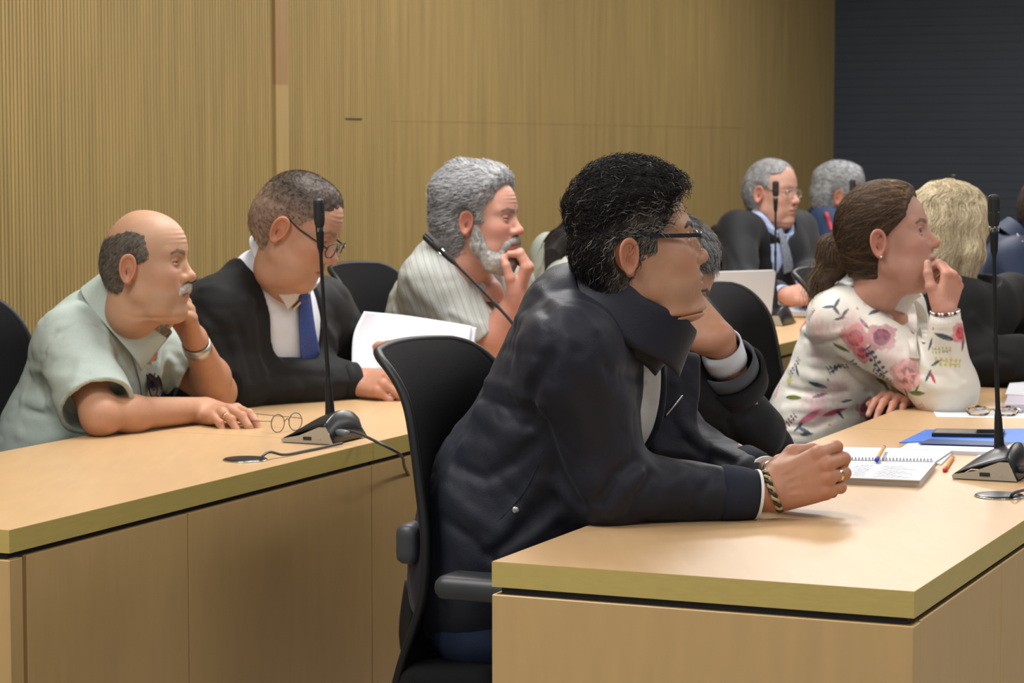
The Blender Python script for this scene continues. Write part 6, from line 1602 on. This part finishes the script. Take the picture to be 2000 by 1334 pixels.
# ---- the suited man at the back
def build_p9():
    Y = 10.2; yaw = -.62; H = Head(W(1508, 378, Y), rot(yaw, .06), 1.06, lid=.25, jowl=.35, dbl=.3, flush=1.0, browc=(.2, .16, .13), browm=.5)
    F = np.array((math.cos(-.75), math.sin(-.75), 0)); L = np.array((-F[1], F[0], 0))
    sr, sl = W(1442, 452, 10.05), W(1556, 450, 10.45)
    er = W(1448, 560, 9.85); wv = W(1536, 578, 9.55); el = W(1592, 540, 10.3); wl = W(1572, 548, 9.75)
    T = Torso([W(1470, 700, 10.35), W(1480, 620, 10.35), W(1500, 500, 10.28)], (.150, .150, .140), L, 1.32, (sr, sl), .064)
    HR = Hand(wv, (.9, -.25, .10), (.2, -.8, .5), 1, ((25, 40, 30),) * 4, (4, 1, -2, -6), None, 1.05)
    HL = Hand(wl, (.75, -.6, .0), (.3, .1, 1), -1, ((25, 40, 30),) * 4, (4, 1, -2, -6), None, 1.05)
    def line(Q):
        x, y, z = Q.T
        return np.minimum(np.minimum(.062 - x - .35 * np.clip(.10 - z, 0, .1) + .25 * np.abs(y) * (z > .06), np.where(x > 0, np.minimum(z - .02, .03 - x + (z > .08) * .05), z + .06)), earcut(Q))
    S = short_hair(H, line, .006, (.26, .26, .27), mixcol((.42, .43, .45), (.15, .14, .14), .3), 2200, .014, BACKC, 3, h=.003, rad=.0006)
    M_SUIT = cloth('charcoal_suit', (.011, .012, .015), .7, sheen=.06); M_LB = cloth('pale_blue_shirt', (.38, .46, .68), .8, bump=.1)
    p, o, f = figure('person in a charcoal suit and patterned tie with hands on the far desk', W(1480, 1000, 10.35), H, (.50, .28, .21), F, T,
        [(sr, er, wv + (er - wv) * .22, HR), (sl, el, wl + (el - wl) * .15, HL)], (W(1508, 436, 10.2), (F[0] * .75, F[1] * .75, -.66), (F[0] * .66, F[1] * .66, .75), .090, .080, .12, .034), M_SUIT, 'suit_jacket', shirt=M_LB, vee=(W(1530, 500, 10.1), .030, .30), hair=S, h=.007, hh=.003, up=W(1495, 450, 10.24), lapel=True,
        cuffs=[(M_LB, .06), (M_LB, .05)], folds_=[([(1420, 480), (1440, 520), (1450, 560)], -.006, .016), ([(1460, 470), (1480, 510), (1500, 545)], .005, .014)])
    sf = lambda P: T.d(P) - .008
    strip(p, 'tie', mat('silver_patterned_tie', (.22, .24, .29), .5, noise_s=150, noise_a=.6), sf, [(1520, 448), (1527, 470), (1534, 500), (1538, 530)], (.012, .016, .022, .026), 9.5, 10.8, .008, .004)
    eyeglasses(H, p, M_STEEL, w=.025, hh=.016, drop=.002, slide=.004, rimr=.0011, tz=.012)
build_p9()
# ---- the man with the red lanyard
def build_p10():
    Y = 11.0; H = Head(W(1640, 384, Y), rot(-.1, .12), 1.05, lid=.3)
    sr, sl = W(1612, 442, 10.85), W(1690, 442, 11.2); er = W(1650, 545, 10.6); wv = W(1700, 560, 10.4); el = W(1740, 545, 11.1); wl = W(1760, 560, 10.9)
    T = Torso([W(1595, 640, 11.1), W(1600, 570, 11.1), W(1622, 490, 11.05)], (.145, .145, .135), LF, 1.3, (sr, sl), .062)
    def line(Q):
        x, y, z = Q.T; return np.minimum(np.minimum(.095 - x - .1 * np.clip(.095 - z, 0, .1), np.where(x > 0, np.minimum(z - .010, .045 - x + (z > .06) * .05), z + .075)), earcut(Q))
    S = short_hair(H, line, lambda Q: .010 + .014 * np.clip((Q[:, 2] - .04) / .05, 0, 1), (.34, .35, .36), mixcol((.50, .52, .55), (.2, .2, .2), .25), 2400, .022, lambda Q: np.stack([.6 + 0 * Q[:, 0], 0 * Q[:, 0], -.1 - Q[:, 0] * 3], 1), 3, .001, .0007, h=.003)
    M_BJ = cloth('blue_suit_cloth', (.020, .040, .095), .75)
    p, o, f = figure('person with silver hair, blue jacket and red lanyard at the far desk', W(1600, 1000, 11.1), H, (.48, .26, .18), FW, T,
        [(sr, er, wv, None), (sl, el, wl, None)], (W(1634, 428, 11.02), (.75, 0, -.66), (.66, 0, .75), .088, .080, .3, .04), M_BJ, 'jacket', shirt=M_WSHIRT, vee=(W(1680, 480, 11), .03, .2), hair=S, h=.008, hh=.0035, up=W(1618, 442, 11.03), lapel=True)
    q = [trace(f, x, y, 10, 11.8, 400) + (0, -.006, 0) for x, y in ((1607, 398), (1613, 415), (1619, 432), (1624, 450))]
    G = np.stack([np.array(q) - (.008, 0, 0), np.array(q) + (.008, 0, 0)], 1); MB().sheet(surf(G, 12, 3), .002).build('lanyard', mat('red_ribbon', (.45, .03, .06), .7), p, smooth=True, label='red lanyard')
build_p10()
# ---- the long-haired person behind the foreground man
def build_p3b():
    Y = 8.4; H = Head(W(1172, 472, Y), rot(-.1, .25), 1.04, female=1)
    sr, sl = W(1105, 545, 8.3), W(1190, 545, 8.65); er = W(1150, 650, 8.1); wv = W(1210, 660, 7.95); el = W(1230, 650, 8.5); wl = W(1260, 660, 8.3)
    T = Torso([W(1085, 760, 8.5), W(1090, 680, 8.5), W(1110, 590, 8.45)], (.125, .125, .120), LF, 1.28, (sr, sl), .056)
    g = H.p
    def env(Q):
        x, y, z = Q.T; A = np.stack([x, np.abs(y), z], 1)
        d = skull(Q, g) - .012
        d = smin(d, chain(Q, [(-.065, -.04, .03), (-.115, -.09, -.04), (-.150, -.165, -.13), (-.165, -.185, -.25)], [.050, .046, .042, .034], .02), .03)
        d = smin(d, chain(Q, [(-.05, .03, .02), (-.075, .05, -.09), (-.065, .05, -.20)], [.055, .045, .03], .02), .03)
        face = smax(ell(Q, (.10, 0, -.02), (.06, .056, .10)), -(x - .035), .01)
        return smax(d + .003 * noise(Q, (60, 60, 12), 3), -face, .01)
    S = [hair_shell(H, env, .003, (.014, .010, .009), 90, .2), hair_strands(H, 2200, lambda Q: (Q[:, 0] < .05) * 1.0, .12, lambda Q: np.stack([-.2 + 0 * Q[:, 0], 0 * Q[:, 0], -1 + 0 * Q[:, 0]], 1), (.0005, .003), .001, .0008, mixcol((.012, .009, .008), (.05, .035, .03), .2), 4, 8, .0003, 40, env)]
    figure('person with long dark hair and pale top half hidden by the foreground man', W(1090, 1000, 8.5), H, (.48, .26, .18), FW, T,
        [(sr, er, wv, None), (sl, el, wl, None)], (W(1128, 528, 8.42), (.8, 0, -.6), (.6, 0, .8), .08, .075, .3, .03), cloth('pale_sage_cloth', (.42, .45, .40)), 'blouse', hair=S, h=.008, hh=.0035, up=W(1090, 503, 8.46), rname='long dark hair')
build_p3b()
# ================================================================ the woman in the floral blouse
def build_p6():
    Y = 6.3; base = (0.50, 0.265, 0.195)
    p = person('person in a white floral blouse with a brown ponytail, fingers at the mouth', W(1600, 1000, 6.5))
    H = Head(W(1735, 470, Y), rot(-.32, -.16), 1.07, female=1, lid=.62, nose=.95, nosew=.95, jowl=.45, dbl=.6, chin=.9, brow=.75, browc=(.12, .07, .05), browm=.8, iris=(.10, .13, .14), lip=(.40, .15, .14), lipm=.85, flush=1.3, gaze=(1, -.45, .0), handc=(1.06, .98, .94), cheek=1.1)
    sr, sl = W(1640, 622, 6.32), W(1752, 606, 6.66)
    er = WZ(1850, 800, DZ) + (0, 0, .052); wr_ = W(1846, 612, 6.15); el = W(1660, 812, 6.62); wl = W(1722, 800, 6.40)
    el = WZ(1815, 768, DZ) + (0, 0, .050); wl = WZ(1768, 790, DZ) + (0, 0, .028)
    T = Torso([W(1585, 980, 6.55), W(1605, 840, 6.53), W(1668, 690, 6.48)], (.135, .130, .135), LF, 1.24, (sr, sl), .056, W(1672, 590, 6.45))
    HR = Hand(wr_, W(1862, 550, 6.17) - wr_, (.62, -.75, -.05), 1, ((52, 66, 30), (60, 70, 35), (66, 72, 38), (72, 70, 35)), (5, 1, -2, -5), [(.020, .028, -.012), (.050, .050, -.022), (.082, .062, -.032), (.106, .066, -.038)], 1.0, 1.0)
    HL = Hand(wl, WZ(1712, 806, DZ) + (0, 0, .022) - wl, (-.1, -.5, 1), -1, ((14, 24, 15), (14, 26, 18), (16, 28, 18), (18, 30, 20)), (6, 2, -2, -8), None, .98)
    Mc = axes((.80, .10, -.50), (.50, -.05, .84)); Cb = W(1724, 556, 6.40)
    nb = W(1716, 585, 6.41); ch = H.wld((-.042, 0, -.11)); cs = W(1735, 625, 6.40)
    body, bf = skin_obj(p, H, base, [H.wld((-.03, 0, -.05)), ch, nb, cs], [.054, .056, .057, .05], [(lambda P: smin(forearm(P, er, HR.W, .038, .0265), HR.d(P), .02), HR.pts() + [HR.W * .7 + er * .3], .0017),
        (lambda P: smin(forearm(P, el, HL.W, .036, .026), HL.d(P), .02), HL.pts() + [HL.W * .7 + el * .3], .0018)], (HR, HL), hh=.0018)
    Mt = np.stack([FW, LF, (0, 0, 1.0)], 1); Q0 = W(1765, 640, 6.45)
    def base_(P):
        d = smin(T.d(P), cap(P, T.c[2], W(1690, 575, 6.44), .11, .078, (LF, 1.2)), .05) - .010
        d = smin(d, sleeve(P, sr, er, wr_ + (er - wr_) * .16, (.072, .072, .042)), .045)
        d = smin(d, sph(P, er + (-.01, 0, .006), .062), .04)
        d = smin(d, sleeve(P, sl, el, wl, (.064, .060, .046)), .04)
        Q = (P - Q0) @ Mt
        vee = smax(np.abs(Q[:, 1]) - np.clip(.004 + Q[:, 2] * .5, 0, .05), -(Q[:, 0] + .10), .008); d = smax(d, -vee, .005)
        return smax(d, -neckcut(P, Cb, Mc, .088, .022, .074), .008)
    fl = tfold(base_, [([(1560, 640), (1600, 655), (1640, 650)], .005, .010), ([(1570, 660), (1610, 672), (1650, 660)], -.004, .008), ([(1545, 720), (1590, 740), (1640, 745)], .006, .012), ([(1640, 720), (1690, 760), (1740, 800)], -.009, .011),
        ([(1540, 760), (1590, 770), (1650, 765)], -.004, .010), ([(1530, 800), (1590, 800), (1660, 790)], .005, .012), ([(1525, 830), (1590, 835), (1640, 810)], -.004, .010), ([(1640, 690), (1690, 720), (1750, 740)], .005, .012),
        ([(1770, 640), (1775, 690), (1770, 740)], .005, .009), ([(1785, 650), (1792, 700), (1790, 740)], -.006, .008), ([(1800, 740), (1830, 760), (1870, 760)], .004, .010), ([(1790, 690), (1810, 720), (1815, 760)], .004, .010), ([(1850, 690), (1860, 720), (1880, 740)], -.004, .009)], 5.6, 7.2)
    rng = np.random.default_rng(11)
    hold = {}
    def f0(P): return base_(P) - folds(P, fl)
    def col(V):
        """printed flowers and leaves, each stamped in its own patch of the cloth"""
        c = np.tile((.70, .67, .60), (len(V), 1))
        c = c * (1 + .02 * noise(V, 40, 3)[:, None])
        def stamp(ctr, kind, size, rot_, color):
            nonlocal c
            size = size * {'rose': 1.35, 'leaf': 1.15, 'sprig': 1.1, 'wash': 1.1}.get(kind, 1)
            d2 = ((V - ctr) ** 2).sum(1); k = np.where(d2 < (size * 1.3) ** 2)[0]
            if len(k) == 0: return
            e = 2e-3; P = ctr[None]; g = np.array([(f0(P + np.eye(3)[i] * e) - f0(P - np.eye(3)[i] * e))[0] for i in range(3)]); g /= np.linalg.norm(g) + 1e-9
            u = np.cross(g, (0, 0, 1.)); u /= np.linalg.norm(u) + 1e-9; v = np.cross(u, g) * -1
            D_ = V[k] - ctr; x = D_ @ u; y = D_ @ v
            x, y = x * math.cos(rot_) + y * math.sin(rot_), -x * math.sin(rot_) + y * math.cos(rot_); x, y = x / size, y / size
            a = np.arctan2(y, x); r = np.hypot(x, y); nz = noise(V[k], 150, 6); col_ = np.tile(np.array(color, float), (len(k), 1))
            if kind == 'leaf': m = np.clip((.22 * (1 - x * x * 1.2) - np.abs(y)) / .06, 0, 1) * (np.abs(x) < .9); col_ *= (1 + .3 * np.sign(y) * .5 + .2 * nz)[:, None]
            elif kind == 'rose':
                pet = .80 + .10 * np.cos(4 * a + 3 * r) + .12 * nz; m = np.clip((pet - r) / .10, 0, 1) * .95; col_ *= (1 + .45 * np.sin(a * 2.5 + 9 * r + 2 * nz))[:, None].clip(.45, 1.5)
                col_ = col_ * (1 - .5 * (r > .45)[:, None]) + np.array((.75, .45, .45)) * .5 * (r > .45)[:, None]
            elif kind == 'wash': m = np.clip(1 - r + .35 * nz, 0, 1) * .65
            elif kind == 'sprig': m = np.maximum(np.clip((.05 - np.abs(y + .1 * np.sin(4 * x))) / .03, 0, 1) * (np.abs(x) < .8), np.clip((.16 - np.hypot(((x * 3.2) % 1 - .5) * .5, np.abs(y) - .16)) / .06, 0, 1) * (np.abs(x) < .8))
            else: m = np.clip((.6 + .3 * nz - r) / .2, 0, 1) * .8
            m = m[:, None]; c[k] = c[k] * (1 - m) + np.clip(col_, 0, 1) * m
        navy, red, mar, pink, yel, grn = (.045, .070, .105), (.48, .035, .06), (.20, .04, .075), (.66, .33, .34), (.50, .45, .10), (.13, .15, .03)
        L = [(1735, 585 - 25, 'leaf', .020, 0, navy), (1672, 560, 'leaf', .020, .1, navy), (1696, 563, 'leaf', .016, .6, navy), (1620, 600, 'leaf', .020, .1, navy), (1634, 592, 'leaf', .020, 1.2, navy), (1633, 606, 'leaf', .018, -.9, navy), (1650, 612, 'leaf', .018, .9, navy), (1640, 622, 'leaf', .015, .2, navy),
             (1709, 608, 'leaf', .026, .25, navy), (1688, 632, 'leaf', .020, -.9, navy), (1670, 660, 'rose', .034, .4, red), (1722, 658, 'rose', .036, 1.4, mar), (1642, 680, 'leaf', .026, -.5, grn), (1685, 690, 'rose', .026, .3, (.5, .08, .12)), (1665, 640, 'wash', .05, 0, pink),
             (1598, 645, 'wash', .045, 0, pink), (1572, 630, 'rose', .022, 1, red), (1583, 615, 'sprig', .02, 1, mar), (1600, 690, 'wash', .05, 0, (.6, .42, .44)), (1745, 700, 'wash', .055, 0, (.72, .50, .52)), (1768, 735, 'rose', .040, .2, pink), (1725, 745, 'leaf', .028, -.6, grn), (1790, 768, 'leaf', .030, .05, grn), (1770, 770, 'leaf', .02, 1.1, grn), (1790, 760, 'leaf', .015, .9, grn),
             (1710, 705, 'sprig', .045, -1.0, navy), (1700, 690, 'leaf', .016, .2, navy), (1722, 735, 'sprig', .030, -.8, navy), (1813, 735, 'leaf', .018, 1.2, navy), (1822, 738, 'leaf', .018, -1.1, red), (1845, 658, 'leaf', .030, -.3, navy), (1818, 672, 'leaf', .020, 1.2, navy), (1876, 650, 'rose', .026, 1.2, red), (1880, 672, 'leaf', .02, 1.3, mar), (1852, 708, 'sprig', .034, -.1, yel), (1828, 709, 'leaf', .016, .6, navy), (1838, 684, 'sprig', .026, .1, (.35, .38, .15)), (1830, 618, 'leaf', .022, -.8, navy), (1822, 642, 'dot', .006, 0, (.4, .2, .05)),
             (1635, 715, 'sprig', .030, .6, navy), (1632, 720, 'leaf', .018, .8, navy), (1618, 742, 'dot', .007, 0, navy), (1553, 718, 'sprig', .030, 1.1, navy), (1557, 725, 'leaf', .018, -.9, navy), (1543, 742, 'dot', .024, 0, yel), (1597, 752, 'leaf', .030, -.25, navy), (1601, 773, 'leaf', .022, .3, navy), (1548, 776, 'leaf', .030, .05, grn), (1653, 783, 'leaf', .016, .2, navy), (1690, 795, 'rose', .026, .5, mar), (1640, 758, 'wash', .035, 0, pink), (1700, 812, 'rose', .02, .3, (.5, .06, .14)),
             (1600, 800, 'wash', .055, 0, (.60, .22, .30)), (1580, 815, 'leaf', .04, .6, (.55, .15, .22)), (1630, 805, 'leaf', .035, .4, (.5, .07, .12)), (1640, 808, 'leaf', .018, -.9, navy), (1570, 840, 'leaf', .022, -.4, navy), (1560, 835, 'leaf', .018, .8, navy), (1575, 848, 'leaf', .02, .1, navy), (1540, 825, 'sprig', .03, .8, mar), (1620, 830, 'dot', .007, 0, (.35, .15, .05)), (1660, 840, 'leaf', .018, .1, navy), (1795, 795, 'sprig', .028, .2, (.6, .25, .3)), (1675, 602, 'dot', .006, 0, (.4, .2, .05)), (1690, 590, 'sprig', .016, .8, (.5, .2, .15)), (1765, 560, 'leaf', .02, -1, navy), (1790, 600, 'leaf', .02, 1.2, navy), (1782, 580, 'wash', .025, 0, yel), (1785, 650, 'rose', .02, .2, mar)]
        for x, y, kd, sz, ro, cl in L: stamp(trace(f0, x, y, 5.7, 7.2, 300), kd, sz, ro, cl)
        # the far side and the back carry the same print
        far = V[rng.integers(0, len(V), 150)]
        for q in far:
            e = 2e-3; g = np.array([(f0(q[None] + np.eye(3)[i] * e) - f0(q[None] - np.eye(3)[i] * e))[0] for i in range(3)])
            if g[1] > -.05 * np.linalg.norm(g): stamp(q, ('leaf', 'leaf', 'rose', 'wash', 'sprig')[rng.integers(5)], rng.uniform(.018, .036), rng.uniform(0, 6), (navy, navy, red, pink, mar, yel, grn)[rng.integers(7)])
        return np.clip(c, 0, 1)
    M_F = mat('floral_satin', (1, 1, 1), .48, vcol=True, bump=.12, bump_s=400, sheen=.1)
    o, f, V = garment(p, 'blouse', M_F, base_, fl, [W(1520, 1000, 6.5), W(1660, 520, 6.3), W(1800, 560, 6.6), sr, sl, er, wr_, el, wl, T.c[0] + LF * .2, T.c[0] - LF * .2, er + (.05, 0, 0)], .0030, .0018, None, (7, 9, 16), 4, col=col, label='white blouse printed with red and pink flowers and navy leaves')
    # standing ruffled collar with a loose tie
    M_CR = cloth('cream_satin', (.70, .66, .60), .5)
    an = np.linspace(.35, 2 * math.pi - .35, 90); rows = []
    for k, (o_, z) in enumerate(((0, -.03), (.001, 0), (.003, .02), (.008, .035))):
        rows.append([((.092 + o_ + .0035 * k * math.sin(a * 9 + k) * .5) * math.cos(a), (.079 + o_ + .0035 * k * math.sin(a * 9 + k) * .5) * math.sin(a), z + .002 * math.sin(a * 7)) for a in an])
    G = np.array(rows) @ Mc.T + Cb - Mc[:, 2] * .004; MB().sheet(surf(G, 12, 120), .003).build('ruffled_collar', M_CR, o, smooth=True)
    for s, q in enumerate(([(1768, 590), (1772, 625), (1778, 665), (1783, 700)], [(1775, 585), (1790, 610), (1800, 640), (1806, 668)])):
        P = spline([trace(f, x, y, 5.8, 7.2) + (.004, -.006, 0) for x, y in q], 20); sd = np.array((.014, -.006, 0)) * (1 + .4 * np.sin(np.linspace(0, 6, 20)))[:, None]
        MB().sheet(surf(np.stack([P - sd, P + (0, -.006, 0), P + sd], 1), 20, 9), .002).build('neck_tie', M_CR, o, smooth=True)
    band(wr_ + (er - wr_) * .15, axes(er - wr_, (0, -1, 0)), [(.031, -.03), (.037, -.03), (.041, .02), (.034, .02)], M_CR, 'cuff', o)
    # beaded bracelet, earring
    Mb = axes(HR.W - er, (0, -1, 0)); b = MB(); b2 = MB()
    for k in range(26):
        a = 2 * math.pi * k / 26; q = wr_ + Mb @ np.array((.004 + .004 * math.sin(a), .0345 * math.cos(a), .0345 * math.sin(a)))
        (b if k % 3 else b2).lathe([(.0005, -.0042), (.0030, -.003), (.0044, 0), (.0030, .003), (.0005, .0042)], None, q, 10)
    bb = b.build('bead_bracelet', M_CHROME, p, smooth=True, label='bracelet of silver and dark beads'); b2.build('dark_bead', mat('dark_bead', (.08, .03, .05), .2), bb, smooth=True)
    m = MB(); m.lathe([(.0005, -.0035), (.003, -.002), (.0038, 0), (.003, .002), (.0005, .0035)], None, H.wld((-.006, -.0925, -.034)), 12); m.build('earring', M_CHROME, p, smooth=True)
    # hair drawn back to a low ponytail
    def line(Q):
        x, y, z = Q.T
        return np.minimum(np.minimum(.074 - x - .35 * np.clip(.095 - z, 0, .2), np.where(x > .0, np.minimum(z - .012 - .8 * np.clip(x - .012, 0, .1), 1), z + .085 + .2 * (x + .03))), earcut(Q, (.016, .03, .029)) + .001)
    th = lambda Q: .008 + .010 * np.clip((Q[:, 2]) / .1, 0, 1)
    bun = lambda Q: smin(ell(Q, (-.138, 0, -.018), (.040, .040, .052)), cap(Q, (-.095, 0, -.005), (-.12, 0, -.01), .032, .035), .02) 
    def sh(Q):
        d = smax(skull(Q, H.p) - th(Q), -line(Q) * .8, .006)
        d = smin(d, bun(Q), .018)
        d = smin(d, chain(Q, [(-.135, -.01, -.03), (-.160, -.02, -.075), (-.150, -.03, -.135)], [.026, .020, .006], .01), .02)
        return d + .0012 * noise(Q, (30, 150, 150), 2) + .0008 * noise(Q, (50, 320, 320), 5)
    brown = lambda Q: np.array((.060, .034, .020)) * (1 + .8 * np.clip((Q[:, 2] - .06) / .05, 0, 1))[:, None]
    S = [hair_shell(H, sh, .0020, brown, (30, 160, 160), .35)]
    tgt = np.array((-.115, 0, -.005))
    S.append(hair_strands(H, 7500, lambda Q: (line(Q) > np.where(Q[:, 2] < .06, .009, .002)) * (.55 + .45 * (Q[:, 0] > .01)), .085, lambda Q: (tgt - Q) / (np.linalg.norm(tgt - Q, axis=1)[:, None] + 1e-6) + np.array((-.2, 0, .25)) * (Q[:, 2] > .05)[:, None], (.0002, .0014), 0, .0005, mixcol((.050, .028, .017), (.20, .13, .07), .22, (.6, 1.4)), 5, 9, .0004, 50, lambda Q: skull(Q, H.p) - th(Q)))
    S.append(hair_strands(H, 1600, lambda Q: (Q[:, 0] < -.095) * 1.0, .07, lambda Q: np.stack([-.3 - Q[:, 2] * 3, 0 * Q[:, 0] - .1, -1 + 0 * Q[:, 0]], 1), (.001, .006), .0015, .0005, mixcol((.07, .042, .024), (.22, .15, .09), .3, (.6, 1.4)), 7, 8, .0004, 60, bun))
    # the loose tail hanging down
    n = 420; r0 = np.array((-.150, -.012, -.035)); t = np.linspace(0, 1, 10)[None, :, None]
    st = r0 + rng.normal(size=(n, 1, 3)) * np.array((.012, .014, .014)); ln = rng.uniform(.05, .15, (n, 1, 1))
    P = st + np.concatenate([-.035 * np.sin(t * 2.2) * np.ones((n, 1, 1)) + rng.normal(size=(n, 1, 1)) * .012 * t, rng.normal(size=(n, 1, 1)) * .02 * t - .0 * t, -ln * t], 2)
    S.append(strand_mesh(H.wld(P.reshape(-1, 3)).reshape(P.shape), .0005, mixcol((.09, .055, .03), (.22, .15, .09), .3)(np.zeros((n, 3)), rng)))
    hair_obj('hair', S, M_HAIR, p, label='dark brown hair gathered in a low ponytail')
    trousers(p, T.c[0], FW, LF, M_DARKT)
build_p6()
